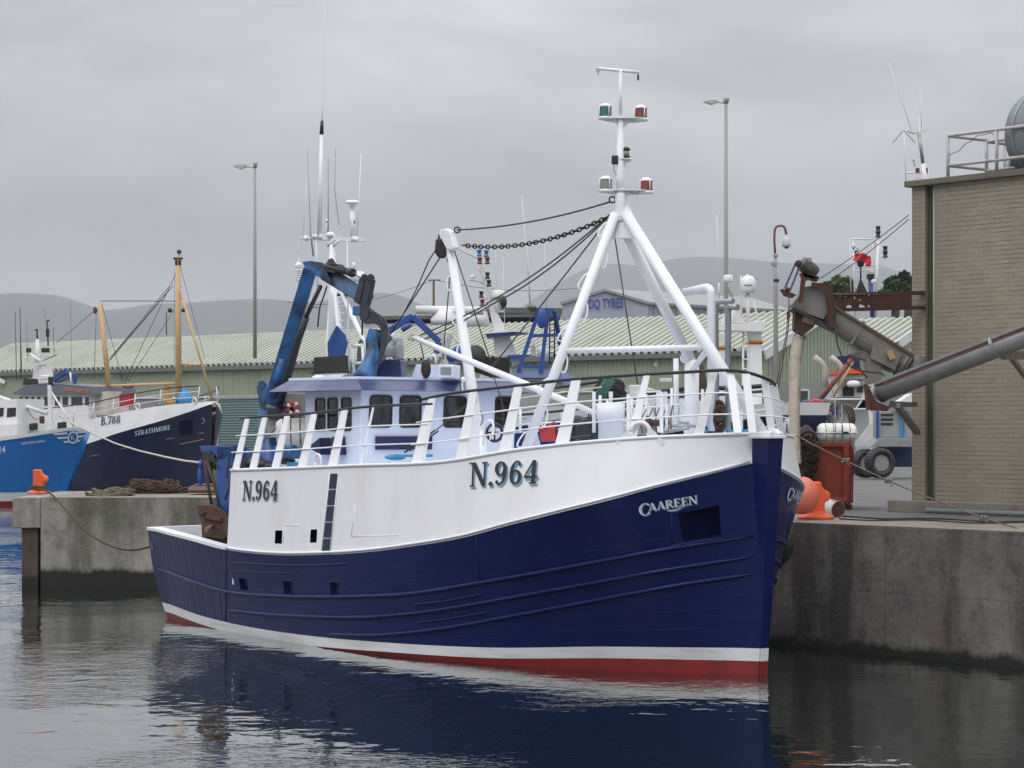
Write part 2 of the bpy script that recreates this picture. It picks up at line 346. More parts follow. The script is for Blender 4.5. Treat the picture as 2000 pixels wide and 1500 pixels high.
def corr(o, du, n, dv, pitch, dep, nrm, mb, wide=.5):      # corrugated sheet: o + du*k, ribs run along dv
    prof = [(0, 0), (wide, 0), (wide+.12, 1), (.88, 1)]; top = []; bot = []
    for i in range(n):
        for a, h in prof:
            p = o + du*((i+a)*pitch) + nrm*(h*dep); top.append(p); bot.append(p + dv)
    top.append(o + du*(n*pitch)); bot.append(top[-1] + dv)
    mb.grid([top, bot], smooth=False)
LEN = 87.0
for bay in range(2):
    o = C0 + G*(12*bay)
    s1 = G*HW + U*(ZR-ZE); nr = V((-G.x*(ZR-ZE), -G.y*(ZR-ZE), HW)).normalized()
    g = MB(); corr(o + U*ZE + WL*LEN - G*.35 - U*.14, -WL, 140, s1*1.06, .6214, .30, nr, g, .42); g.build('roof', SHR, shed)
    g = MB(); g.add([o + U*ZR + G*HW, o + U*ZR + G*HW + WL*LEN, o + U*ZE + G*12 + WL*LEN, o + U*ZE + G*12], [(0, 1, 2, 3)]); g.build('roof', SHR, shed)
    g = MB(); g.bar(o + U*(ZR+.1) + G*HW, o + U*(ZR+.1) + G*HW + WL*LEN, .5, .16, G); g.build('ridge_cap', SHW, shed)
    g = MB()
    g.bar(o + U*(ZE-.3) - G*.4 - WL*.25, o + U*(ZR-.12) + G*(HW) - WL*.25, .16, .62, WL); g.bar(o + U*(ZR-.12) + G*HW - WL*.24, o + U*(ZE-.3) + G*12 - WL*.24, .16, .62, WL)
    g.build('bargeboard', SHW, shed)
    # gable end: cladding over blockwork
    g = MB(); n = 33
    for i in range(n):
        a0, a1, a2 = 12*i/n, 12*(i+.8)/n, 12*(i+1)/n
        zt = lambda x: ZE + (ZR-ZE)*(1-abs(x-6)/6) - .05
        g.add([o+G*a0+U*7.05, o+G*a1+U*7.05, o+G*a1+U*zt(a1), o+G*a0+U*zt(a0)], [(0, 1, 2, 3)])
        g.add([o+G*a1+U*7.05+WL*.04, o+G*a2+U*7.05+WL*.04, o+G*a2+U*zt(a2)+WL*.04, o+G*a1+U*zt(a1)+WL*.04], [(0, 1, 2, 3)])
        g.add([o+G*a1+U*7.05, o+G*a1+U*7.05+WL*.04, o+G*a1+U*zt(a1)+WL*.04, o+G*a1+U*zt(a1)], [(0, 1, 2, 3)])
        g.add([o+G*a2+U*7.05+WL*.04, o+G*a2+U*7.05, o+G*a2+U*zt(a2), o+G*a2+U*zt(a2)+WL*.04], [(0, 1, 2, 3)])
    g.build('gable_wall', SHG, shed)
    MB().prism([o+U*QZ, o+G*12+U*QZ, o+G*12+U*7.05, o+U*7.05], WL*.3).build('block_wall', BLOCK, shed)
g = MB(); corr(C0 + WL*LEN + U*ZE, -WL, 242, V((0, 0, -(ZE-6.6))), .3595, .05, -G, g, .75); g.build('front_wall', SHG, shed)
MB().prism([C0+U*QZ, C0+WL*LEN+U*QZ, C0+WL*LEN+U*6.62, C0+U*6.62], G*.3).build('block_wall', BLOCK, shed)
g = MB(); g.bar(C0 + U*(ZE-.2) - G*.28, C0 + WL*LEN + U*(ZE-.2) - G*.28, .32, .3, G); g.build('gutter', mat('gutter_grey', (.13, .14, .13), .5), shed)
g = MB(); g.bar(C0 + U*(6.62) - G*.06, C0 + WL*LEN + U*(6.62) - G*.06, .1, .12, G); g.build('sill_trim', SHW, shed)
for a, b2 in ((44.3, 51.6), (66, 72)):
    g = MB(); p = C0 - G*.09; zz = QZ
    row = []
    z = QZ
    while z < 6.45:
        row.append((z, 0)); row.append((z+.13, -.05)); z += .2
    rows = [[p + WL*a + U*z + G*d, p + WL*b2 + U*z + G*d] for z, d in row]
    g.grid(rows, smooth=False); g.build('roller_door', ROLL, shed)
    g = MB(); g.bar(p + WL*a + U*QZ, p + WL*a + U*6.55, .2, .15, WL); g.bar(p + WL*b2 + U*QZ, p + WL*b2 + U*6.55, .2, .15, WL); g.bar(p + WL*(a-.3) + U*6.55, p + WL*(b2+.3) + U*6.55, .2, .2, G); g.build('door_frame', GREY, shed)
def flood(px, py, D, s=.55):
    g = MB(); p = at(px, py, D); g.box(p, (s*1.1, .3, s*.6), Matrix.Rotation(R(25), 3, 'Y')); g.tube([p + V((s*.5, 0, 0)), p + V((s*1.1, 0, -.1)), p + V((s*1.2, .5, -.1))], .06, 6); return g
flood(419, 737, 182).build('floodlight', WHT2, shed); flood(4, 744, 199).build('floodlight', WHT2, shed)
flood(1290, 713, 151, .7).build('floodlight', WHT2, shed)
wf = MB(); p = C0 + G*3.2 - WL*.06
for a, c in ((0, 0), (1.15, 0)): wf.bar(p + G*a + U*5.3, p + G*a + U*6.6, .12, .12, G)
for z in (5.3, 6.6): wf.bar(p + U*z, p + G*1.15 + U*z, .12, .12, G)
wi = wf.build('window', SHW, shed); MB().prism([p + U*5.3, p + G*1.15 + U*5.3, p + G*1.15 + U*6.6, p + U*6.6], WL*.03).build('pane', GLASS, wi)
# ------------------------------------------------------------------ grey buildings behind the shed
def textmesh(body, size=1.0, bold=0.0):
    c = bpy.data.curves.new('t', 'FONT'); c.body = body; c.size = size; c.offset = bold; c.resolution_u = 3
    o = bpy.data.objects.new('t', c); COL.objects.link(o); bpy.context.view_layer.update()
    me = o.evaluated_get(bpy.context.evaluated_depsgraph_get()).to_mesh()
    vs = [v.co.copy() for v in me.vertices]; fs = [tuple(p.vertices) for p in me.polygons]
    bpy.data.objects.remove(o); bpy.data.curves.remove(c); return vs, fs
def sign(mb, body, fn, bold=.0):         # fn(u, v) with u in 0..1 along the line, v in 0..1 up the letters
    vs, fs = textmesh(body, 1.0, bold)
    x0 = min(p.x for p in vs); x1 = max(p.x for p in vs); y0 = min(p.y for p in vs); y1 = max(p.y for p in vs)
    mb.add([fn((p.x-x0)/(x1-x0), (p.y-y0)/(y1-y0)) for p in vs], fs); return mb
GCLAD = mat('grey_cladding', (.33, .35, .40), .5, var=.06, vs=.2, dirt=(.25, .26, .3), ds=.3, dst=(1, 1, .2))
GROOF = mat('grey_roof_sheet', (.27, .28, .28), .6, var=.1, vs=.1)
tb = thing('tyre_depot', at(1180, 790, 232), 'grey gabled building with blue tyre shop lettering rising behind the green roof', 'building')
A, B_, Cc, Dd = at(1098, 597, 230), at(1181, 571, 230), at(1266, 590, 230), at(1266, 590, 230)
base = V((0, 0, 2))
def dn(p): return V((p.x, p.y, 2.0))
rec = V((15.4, 15, 0))
zc = (A.z + Cc.z)/2; A = V((A.x, 230, zc)); Cc = V((Cc.x, 230, zc))
MB().prism([dn(A), dn(Cc), Cc, B_, A], V((.0, .3, 0))).build('gable_wall', GCLAD, tb)
g = MB(); n = 26
for i in range(n):
    a0, a1, a2 = i/n, (i+.75)/n, (i+1)/n
    P = lambda t, o: Cc + V((.0, .15, 0)) + rec*t + V((.0, o, 0))
    g.add([dn(P(a0, 0)), dn(P(a1, 0)), P(a1, 0), P(a0, 0)], [(0, 1, 2, 3)]); g.add([dn(P(a1, .1)), dn(P(a2, .1)), P(a2, .1), P(a1, .1)], [(0, 1, 2, 3)])
g.build('side_wall', GCLAD, tb)
g = MB(); g.prism([Cc + V((.2, -.3, -.1)), B_ + V((0, -.3, .1)), B_ + V((0, -.3, .35)), Cc + V((.25, -.3, .15))], rec*1.01); g.prism([A + V((-.2, -.3, -.1)), B_ + V((0, -.3, .1)), B_ + V((0, -.3, .35)), A + V((-.25, -.3, .15))], rec); g.build('roof', GROOF, tb)
def dqf(u, v): return at(lerp(1150, 1217, u), lerp(607 + (-2)*u, 585 - 4*u, v), 229.8)
o = sign(MB(), 'DQ TYRES', dqf, .02).build('lettering', mat('sign_blue', (.03, .04, .28), .5), tb)
lb = thing('low_building', at(900, 800, 225), 'low grey flat roofed building between the hills and the green ridge', 'building')
MB().prism([at(705, 625, 226), at(1096, 618, 226), at(1096, 612, 226), at(705, 618, 226)], V((0, 18, 0))).build('fascia', mat('dark_fascia', (.1, .1, .1), .6), lb)
g = MB(); a, b2 = at(705, 640, 226.3), at(1090, 640, 226.3); g.prism([dn(a), dn(b2), b2 + V((0, 0, .4)), a + V((0, 0, .4))], V((0, 16, 0))); g.build('wall', mat('pale_panel', (.42, .43, .44), .6, dirt=(.15, .15, .15), damt=.7, ds=1.3, dlo=.6, dhi=.64), lb)
a, b2 = at(940, 612, 236), at(1099, 612, 236); MB().prism([a, b2, at(1099, 602, 236), at(955, 600, 236)], V((0, 12, .3))).build('roof', mat('mid_grey_roof', (.10, .11, .10), .8), lb)
# ------------------------------------------------------------------ brick grain building on the quay
def brickmat():
    m, N, L, b = node_mat('buff_brickwork'); b.inputs['Roughness'].default_value = .9
    tc = N.new('ShaderNodeTexCoord')
    d1 = N.new('ShaderNodeVectorMath'); d1.operation = 'DOT_PRODUCT'; L.new(tc.outputs['Object'], d1.inputs[0]); d1.inputs[1].default_value = DQ
    sx = N.new('ShaderNodeSeparateXYZ'); L.new(tc.outputs['Object'], sx.inputs[0])
    cx = N.new('ShaderNodeCombineXYZ'); L.new(d1.outputs['Value'], cx.inputs[0]); L.new(sx.outputs[2], cx.inputs[1])
    br = N.new('ShaderNodeTexBrick'); L.new(cx.outputs[0], br.inputs[0]); br.inputs['Scale'].default_value = 1
    br.inputs['Brick Width'].default_value = .32; br.inputs['Row Height'].default_value = .094; br.inputs['Mortar Size'].default_value = .004; br.inputs['Mortar Smooth'].default_value = .2
    br.inputs['Color1'].default_value = (.285, .242, .178, 1); br.inputs['Color2'].default_value = (.25, .212, .158, 1)
    def noise(sc, st=(1, 1, 1), det=6):
        mp = N.new('ShaderNodeMapping'); mp.inputs['Scale'].default_value = st; L.new(tc.outputs['Object'], mp.inputs[0])
        n = N.new('ShaderNodeTexNoise'); n.inputs['Scale'].default_value = sc; n.inputs['Detail'].default_value = det; n.inputs['Roughness'].default_value = .6; L.new(mp.outputs[0], n.inputs['Vector']); return n.outputs[0]
    def ramp(x, a, c, o1):
        r = N.new('ShaderNodeMapRange'); r.inputs[1].default_value = a; r.inputs[2].default_value = c; r.inputs[4].default_value = o1; L.new(x, r.inputs[0]); return r.outputs[0]
    def mix(f, x, y):
        q = N.new('ShaderNodeMix'); q.data_type = 'RGBA'; L.new(f, q.inputs[0]); L.new(x, q.inputs[6]) if hasattr(x, 'links') else None
        if isinstance(y, tuple): q.inputs[7].default_value = (*y, 1)
        else: L.new(y, q.inputs[7])
        return q.outputs[2]
    br.inputs['Mortar'].default_value = (.23, .195, .148, 1)
    dv = N.new('ShaderNodeMath'); dv.operation = 'DIVIDE'; L.new(sx.outputs[2], dv.inputs[0]); dv.inputs[1].default_value = .094
    fr = N.new('ShaderNodeMath'); fr.operation = 'FRACT'; L.new(dv.outputs[0], fr.inputs[0])
    lt = N.new('ShaderNodeMath'); lt.operation = 'LESS_THAN'; L.new(fr.outputs[0], lt.inputs[0]); lt.inputs[1].default_value = .13
    ml = N.new('ShaderNodeMath'); ml.operation = 'MULTIPLY'; L.new(lt.outputs[0], ml.inputs[0]); L.new(ramp(noise(1.4, (1, 1, 2.2), 8), .40, .60, .85), ml.inputs[1])
    base = mix(ml.outputs[0], br.outputs[0], (.055, .042, .034))
    c = mix(ramp(noise(.35, (1, 1, .6)), .42, .68, .4), base, (.16, .145, .115))
    c = mix(ramp(noise(1.3, (1, 1, .12)), .55, .75, .35), c, (.12, .105, .085))
    c = mix(ramp(noise(12), .55, .7, .25), c, (.13, .11, .09))
    L.new(c, b.inputs['Base Color'])
    bu = N.new('ShaderNodeBump'); bu.inputs['Distance'].default_value = .006; bu.inputs['Strength'].default_value = .7; bu.invert = True; L.new(br.outputs['Fac'], bu.inputs['Height']); L.new(bu.outputs[0], b.inputs['Normal'])
    return m
BRICK = brickmat()
MOSS = mat('mossy_render', (.045, .05, .02), .9, var=.3, vs=2, dirt=(.12, .105, .07), damt=.5, ds=1.4, dst=(1, 1, .35), bump=.01, bs=14)
Q = V((8.1, 50.9, 0)); QF = Q + NQ*.15; ax = (DQ, NQ)
ZT = 9.28
gb = thing('grain_store', QF + DQ*6 + NQ*3 + U*QZ, 'tall windowless buff brick building standing on the right of the quay', 'building')
def qb(mb, u0, u1, v0, v1, z0, z1): return mb.box(QF + DQ*((u0+u1)/2) + NQ*((v0+v1)/2) + U*((z0+z1)/2), (u1-u0, v1-v0, z1-z0), ax=ax)
qb(MB(), 1.15, 14, 0, 7, 2.6, ZT).build('wall', BRICK, gb)
qb(MB(), .52, .89, -.01, 7, 2.6, ZT-.002).build('pilaster', BRICK, gb)
qb(MB(), .89, 1.15, .07, 6.9, 2.6, ZT-.003).build('drain_channel', MOSS, gb)
T([QF + DQ*1.13 - NQ*.0 + U*2.7, QF + DQ*1.13 + U*ZT], .022, 6).build('downpipe', GREY, gb)
qb(MB(), .40, 14.1, -.13, 7.1, ZT, ZT+.13).build('coping', mat('coping_stone', (.13, .12, .09), .9, dirt=(.05, .055, .03), ds=2), gb, bevel=.015)
qb(MB(), -.06, 14.2, -.15, 7.2, QZ, 2.6).build('plinth', CONT, gb, bevel=.02)
RAILP = mat('pinkish_grey_pipe', (.42, .40, .41), .5, metal=.1, dirt=(.2, .15, .13), ds=5)
rl = thing('roof_railing', QF + DQ*3 + NQ*1.2 + U*(ZT+.13), 'pinkish grey pipe guard rail round the edge of the brick building roof', 'railing')
def qp(u, v, z): return QF + DQ*u + NQ*v + U*z
z0 = ZT + .13; rt, rm = z0 + .93, z0 + .30
for (u, v) in ((1.21, .35), (2.53, .35), (3.85, .35), (1.21, 2.2), (1.75, .95), (2.05, 1.4), (1.75, 2.2)):
    zt = rt if (u, v) not in ((1.75, .95), (1.75, 2.2)) else rt - .13
    T([qp(u, v, z0), qp(u, v, zt)], .037).build('post', RAILP, rl)
for z in (rt, rm): T(bend([qp(1.21, 2.2, z), qp(1.21, .35, z), qp(5.5, .35, z)], cut=.06), .037).build('rail', RAILP, rl)
for z in (rt-.13, rm-.12): T(bend([qp(1.75, 2.2, z), qp(1.75, .95, z), qp(5.5, .95, z)], cut=.06), .035).build('rail', RAILP, rl)
pts = [qp(1.25, .35, rm+.2) + (qp(2.45, .35, rt-.1) - qp(1.25, .35, rm+.2))*t + V((0, 0, .22*math.sin(t*3.1)*t + .02*math.sin(t*22))) for t in [i/20 for i in range(21)]]
T(pts, .008, 5).build('barbed_wire', RUSTM, rl)
fh = thing('fan_housing', qp(4.6, 2.6, z0), 'grey sheet metal fan housing on the roof, cut by the frame', 'fan')
FG = mat('fan_grey', (.19, .22, .23), .45, metal=.3, dirt=(.12, .11, .1), ds=1.5)
c = at(2058, 264, 49.4)
MB().lathe([(.0, -.5), (.55, -.5), (.98, -.32), (1.0, -.3), (1.0, .3), (.5, .45), (0, .45)], c, (.35, -.93, 0), 36).build('drum', FG, fh)
MB().lathe([(1.01, -.03), (1.03, -.03), (1.03, .03), (1.01, .03)], c, (.35, -.93, 0), 36).build('rim', GALV, fh)
a = at(1968, 345, 49.7); b2 = at(1984, 255, 49.7)
MB().prism([a, b2, b2 + V((.4, 0, .1)), at(2070, 345, 49.7)], V((.1, .8, 0))).build('stand', FG, fh)
MB().box(at(2030, 348, 49.9), (1.5, 1.2, .12)).build('base_plate', DARK, fh)
# ------------------------------------------------------------------ haze
# ------------------------------------------------------------------ hull builder
class Hull:
    # s metres aft of the stem at the waterline, t metres towards the near side, z over the water
    def __init__(h, bow, back, near, W, H, zs, zt, rake, send, tum=.0, flare=1.25):
        h.B = V(bow); h.b = V(back); h.m = V(near); h.W = W; h.H = H; h.zsT = zs; h.ztT = zt; h.rake = rake; h.send = send; h.tum = tum; h.fl = flare
    def P(h, s, t, z): return h.B + h.b*s + h.m*t + V((0, 0, z))
    def s0(h, z): return -h.rake*z
    def s1(h, z): return h.send[0] + h.send[1]*min(1, max(0, z)/1.2)**.6
    def zs(h, s): return itp(h.zsT, s)
    def zt(h, s): return itp(h.ztT, s)
    def half(h, s, z):
        sg = s - h.s0(z); zs = h.zs(s); k = min(1, max(0, z/zs))**h.fl
        t = lerp(itp(h.W, sg), itp(h.H, sg), k)
        if z < 0: t *= 1 + .25*z
        if z > zs: t -= (itp(h.tum, s) if isinstance(h.tum, list) else h.tum)*(z-zs)/max(.1, h.zt(s)-zs)
        return t
    def side(h, s, z, sg=1, off=0.0):
        e = .04; t = h.half(s, z)
        p = h.P(s, sg*t, z)
        if off:
            a = h.P(s+e, sg*h.half(s+e, z), z) - h.P(s-e, sg*h.half(s-e, z), z); c = h.P(s, sg*h.half(s, z+e), z+e) - h.P(s, sg*h.half(s, z-e), z-e)
            n = a.cross(c).normalized()
            if n.dot(h.m*sg) < 0: n = -n
            p = p + n*off
        return p
    def solve(h, px, py, lev=None):     # side coordinates of the plating seen at a pixel; lev = function(s)->half breadth
        k = (px-1000)/F; a, b2 = (-.6 if h.rake < .2 else -2.6), h.send[0] + h.send[1] + .25; z = 2.0
        for _ in range(46):
            s = (a+b2)/2; t = 2.0
            for _ in range(1 if lev else 5):
                t = lev(s) if lev else h.half(s, z)
                D = h.B.y + h.b.y*s + h.m.y*t; z = CZ - (py-HZ)/F*D
            x = (h.B.x + h.b.x*s + h.m.x*t)/D
            if x > k: a = s
            else: b2 = s
        return s, z
    def at(h, px, py, t):               # point at breadth t seen at a pixel
        k = (px-1000)/F; s = (k*(h.B.y + h.m.y*t) - h.B.x - h.m.x*t)/(h.b.x - k*h.b.y)
        D = h.B.y + h.b.y*s + h.m.y*t; return h.P(s, t, CZ - (py-HZ)/F*D)
    def sq(h, p): return (p - h.B).dot(h.b)
    def sof(h, px, t):
        k = (px-1000)/F; return (k*(h.B.y + h.m.y*t) - h.B.x - h.m.x*t)/(h.b.x - k*h.b.y)
    def strip(h, lo, hi, nu=70, nv=8, sg=1, s_lim=None, cuts=(), extra=(), end=None):
        # lo/hi functions of s; cuts: (s0, s1, v0, v1) openings
        us = [ (i/nu)**1.35 for i in range(nu+1)]
        mx = end if end else None
        ss = []
        S1 = (lambda z: mx) if mx else h.s1
        svals = None
        def cv(c):
            a = h.s0(lerp(lo(c[0]), hi(c[0]), (c[2]+c[3])/2)); k = lambda s: (s-a)/(1-a/2.2) if s < 2.2 else s
            return (k(c[0]), k(c[1]), c[2], c[3])
        cuts = [cv(c) for c in cuts]
        vs = sorted(set([i/nv for i in range(nv+1)] + [c[2] for c in cuts] + [c[3] for c in cuts] + list(extra)))
        base = [u*(mx if mx else h.send[0]) for u in us]
        add = [c[0] for c in cuts] + [c[1] for c in cuts]
        base = sorted(set([x for x in base if all(abs(x-y) > .06 for y in add)] + add))
        tot = base[-1]; rows = []
        for x in base:
            row = []
            for v in vs:
                z = lerp(lo(x), hi(x), v); a = h.s0(z)
                f = max(0, 1 - x/2.2); s = x + a*f + (0 if mx else (h.s1(z)-h.send[0])*max(0, (x-tot+1.5)/1.5))
                z = lerp(lo(s), hi(s), v); row.append(h.P(s, sg*h.half(s, z), z))
            rows.append(row)
        def skip(i, j):
            x = (base[i]+base[i+1])/2; v = (vs[j]+vs[j+1])/2
            return any(c[0] < x < c[1] and c[2] < v < c[3] for c in cuts)
        return rows, skip
    def pocket(h, mb, lo, hi, c, depth, sg=1):
        s0, s1, v0, v1 = c; q = []; s0 -= .015; s1 += .015; v0 -= .004; v1 += .004
        for s, v in ((s0, v0), (s1, v0), (s1, v1), (s0, v1)):
            z = lerp(lo(s), hi(s), v); q.append(h.side(s, z, sg))
        inn = [p - h.m*sg*depth for p in q]
        mb.add(q + inn, [(0,1,5,4), (1,2,6,5), (2,3,7,6), (3,0,4,7), (4,5,6,7)])
# ------------------------------------------------------------------ painted lettering drawn as strokes
def arc(cx, cy, rx, ry, a0, a1, th, tn, n=18):
    pts = []
    for i in range(n+1):
        a = R(lerp(a0, a1, i/n)); x, y = math.cos(a), math.sin(a)
        pts.append((cx + rx*x, cy + ry*y, tn + (th-tn)*abs(x)**1.4))
    return pts
def ln(x0, y0, x1, y1, w, w1=None, n=5): return [(lerp(x0, x1, i/n), lerp(y0, y1, i/n), lerp(w, w1 if w1 else w, i/n)) for i in range(n+1)]
def glyph(c):                            # returns (advance, strokes) for a letter one unit high
    K, k, sf = .17, .065, .06            # thick stroke, thin stroke, serif
    se = lambda x, y, w=.17: ln(x-w, y, x+w, y, sf)
    o, i = sf/2, 1-sf/2
    if c == '.': return .22, [arc(.09, .08, .045, .045, 0, 360, .1, .09)]
    if c == 'N': return .88, [ln(.14, 0, .14, 1, k), ln(.17, .98, .66, .03, K), ln(.68, 0, .68, 1, k), se(.14, o, .12), se(.12, i, .14), se(.68, i, .13)]
    if c == '9': return .66, [arc(.28, .69, .19, .265, 0, 360, K*.95, k), [(.47, .69, .16), (.475, .5, .16), (.45, .3, .14), (.38, .13, .09), (.26, .04, .07), (.14, .08, .07)], arc(.13, .14, .03, .03, 0, 360, .08, .08)]
    if c == '6': return .66, [arc(.30, .31, .19, .265, 0, 360, K*.95, k), [(.11, .31, .16), (.105, .5, .16), (.13, .7, .14), (.2, .87, .09), (.32, .96, .07), (.44, .92, .07)], arc(.45, .86, .03, .03, 0, 360, .08, .08)]
    if c == '4': return .70, [ln(.44, 0, .44, .97, K), ln(.42, .97, .04, .30, k), ln(.03, .28, .64, .28, .08), se(.44, o, .18)]
    if c == '7': return .60, [ln(.04, .93, .54, .93, .12), ln(.52, .92, .22, 0, .08, .17), ln(.06, .97, .06, .76, .06)]
    if c == '8': return .62, [arc(.28, .74, .15, .2, 0, 360, .13, k), arc(.28, .27, .19, .23, 0, 360, .16, k)]
    if c == 'B': return .72, [ln(.18, 0, .18, 1, K), arc(.28, .75, .23, .215, -90, 90, .14, k), arc(.30, .27, .27, .235, -90, 90, .15, k), ln(.05, o, .3, o, k), ln(.05, i, .28, i, k), ln(.18, .52, .3, .52, k)]
    if c == 'C': return .74, [arc(.40, .5, .32, .46, 38, 322, K, k), ln(.66, .66, .66, .92, .05)]
    if c == 'A': return .82, [ln(.40, .98, .14, 0, k), ln(.40, .98, .66, 0, K), ln(.22, .3, .56, .3, k), se(.14, o, .11), se(.66, o, .14)]
    if c == 'R': return .80, [ln(.18, 0, .18, 1, K), arc(.30, .74, .24, .225, -90, 90, .15, k), ln(.05, i, .3, i, k), ln(.18, .51, .3, .51, k), ln(.36, .5, .68, .02, .15), se(.18, o, .13)]
    if c == 'E': return .70, [ln(.18, 0, .18, 1, K), ln(.05, o, .6, o, k), ln(.05, i, .58, i, k), ln(.18, .52, .46, .52, k), ln(.59, 0, .59, .22, .05), ln(.57, .8, .57, 1, .05), ln(.46, .43, .46, .6, .05)]
    if c == 'S': return .62, [arc(.30, .74, .2, .22, 30, 250, .14, k), arc(.28, .27, .21, .235, 100, -150, .15, k), ln(.5, .78, .5, .96, .05), ln(.07, .04, .07, .24, .05)]
    if c == 'T': return .74, [ln(.37, 0, .37, 1, K), ln(.05, i, .69, i, k), ln(.06, .8, .06, 1, .05), ln(.68, .8, .68, 1, .05), se(.37, o, .16)]
    if c == 'H': return .90, [ln(.18, 0, .18, 1, K), ln(.70, 0, .70, 1, K), ln(.18, .52, .7, .52, k), se(.18, o, .14), se(.18, i, .14), se(.7, o, .14), se(.7, i, .14)]
    if c == 'M': return 1.05, [ln(.14, 0, .16, 1, k), ln(.17, .98, .48, .04, K), ln(.48, .04, .8, .98, k), ln(.83, 0, .83, 1, K), se(.14, o, .11), se(.13, i, .12), se(.83, o, .13), se(.86, i, .11)]
    if c == 'O': return .80, [arc(.38, .5, .3, .46, 0, 360, K, k, 26)]
    if c == ' ': return .4, []
    return .5, []
def strokes(text, gap=.02):
    x = 0; out = []
    for c in text:
        a, st = glyph(c)
        for s in st: out.append([(p[0]+x, p[1], p[2]) for p in s])
        x += a + gap
    return x - gap, out
def paint(mb, text, fn, off=.010, dx=0, dy=0, wide=0, W=None, gap=.02, slots=None):
    # fn(u 0..1 along, v 0..1 up, off) -> point; every stroke sits 0.3 mm over the last so none share a plane
    tot, st = strokes(text, gap)
    if slots: st = slots; tot = W
    for k, s in enumerate(st):
        lft = []; rgt = []
        for i, (x, y, wd) in enumerate(s):
            a = s[max(0, i-1)]; b2 = s[min(len(s)-1, i+1)]; tx, ty = b2[0]-a[0], b2[1]-a[1]; l = math.hypot(tx, ty) or 1
            nx, ny = -ty/l, tx/l; h = wd/2 + wide
            for lst, sg in ((lft, 1), (rgt, -1)): lst.append(fn((x+nx*h*sg+dx)/tot, y+ny*h*sg+dy, off + k*.0004))
        n = len(s); mb.add(lft + rgt, [(i, i+1, n+i+1, n+i) for i in range(n-1)])
    return mb
# ================================================================== the blue and white fishing boat in front
CB = Hull((4.2, 39.7, 0), (-.6225, .7826, 0), (-.7826, -.6225, 0),
          [(0, .10), (.5, .42), (1, .82), (2.07, 1.52), (4.25, 2.5), (7.5, 3.0), (10.76, 2.78), (14.07, 2.28), (16.6, 1.72)],
          [(0, .09), (.36, .24), (.6, .92), (.9, 1.56), (1.25, 2.02), (1.7, 2.32), (2.5, 2.64), (3.8, 2.9), (6, 3.06), (9, 3.1), (12, 2.93), (14, 2.66), (16, 2.28), (17.2, 1.98)],
          [(0, 3), (17, 3)], [(0, 4), (17, 4)], .07, (16.6, .45), 0)
TUM = [(-1, .2), (-.2, .22), (.2, .33), (2, .32), (5, .16), (9, .1), (13, .08)]
Hf = lambda s: itp(CB.H, s - CB.s0(3.4))
sh = [CB.solve(x, y, Hf) for x, y in ((1478, 902), (1440, 912), (1400, 923), (1300, 947), (1200, 974), (1065, 1008), (1000, 1024), (900, 1051), (791, 1069), (720, 1078), (644, 1083), (540, 1084), (444, 1074), (380, 1057), (310, 1038))]
CB.zsT = sorted(sh); CB.zsT = [(s, z) for i, (s, z) in enumerate(CB.zsT) if i == 0 or s - CB.zsT[i-1][0] > .05]
Ht = lambda s: Hf(s) - itp(TUM, s)
tp = [CB.solve(x, y, Ht) for x, y in ((1480, 846), (1400, 847), (1300, 851), (1200, 858), (1100, 868), (1000, 880), (900, 897), (850, 903), (800, 906), (697, 909), (600, 913), (520, 916), (455, 918), (445, 918))]
CB.ztT = sorted(tp); CB.ztT = [(s, z) for i, (s, z) in enumerate(CB.ztT) if i == 0 or s - CB.ztT[i-1][0] > .05]
CB.tum = TUM
SWE = CB.solve(447, 1000)[0]                 # aft end of the white side
boat = thing('fishing_boat', CB.P(8, 0, 0), 'large navy and white fishing boat marked N.964 moored in front along the quay', 'fishing boat', None)
zr = lambda s: itp([(-1, .23), (0, .235), (2, .22), (4.2, .115), (7, .06), (9.2, .0), (11, -.05), (14, .02), (16.6, .14), (18, .2)], s)
zw = lambda s: itp([(-1, .45), (0, .45), (2, .42), (4.2, .30), (7.5, .22), (11, .17), (14, .21), (16.6, .33), (18, .4)], s)
# freeing ports low in the side, hawse recess at the bow
def cut(x0, x1, y0, y1, lo, hi, al=[]):
    s0 = CB.solve(x1, (y0+y1)/2)[0]; s1 = CB.solve(x0, (y0+y1)/2)[0]; sm = (s0+s1)/2
    zt_ = CB.solve((x0+x1)/2, y0)[1]; zb = CB.solve((x0+x1)/2, y1)[1]
    return (s0, s1, (zb-lo(sm))/(hi(sm)-lo(sm)), (zt_-lo(sm))/(hi(sm)-lo(sm)))
cutsH = [cut(1329, 1409, 996, 1051, zw, CB.zs)] + [cut(a, c, e, f, zw, CB.zs) for a, c, e, f in ((468, 484, 1131, 1153), (554, 576, 1136, 1160), (645, 669, 1138, 1162))]
cutsW = [cut(537, 551, 1036, 1062, CB.zs, CB.zt), cut(606, 619, 1034, 1060, CB.zs, CB.zt)]
NAVYF = mat('navy_fitting_paint', (.010, .014, .08), .35, var=.15)
PORTB = mat('opening_shade', (.002, .004, .022), .9, spec=.05)  # near-black colour stands for the shade inside the recess and scuppers
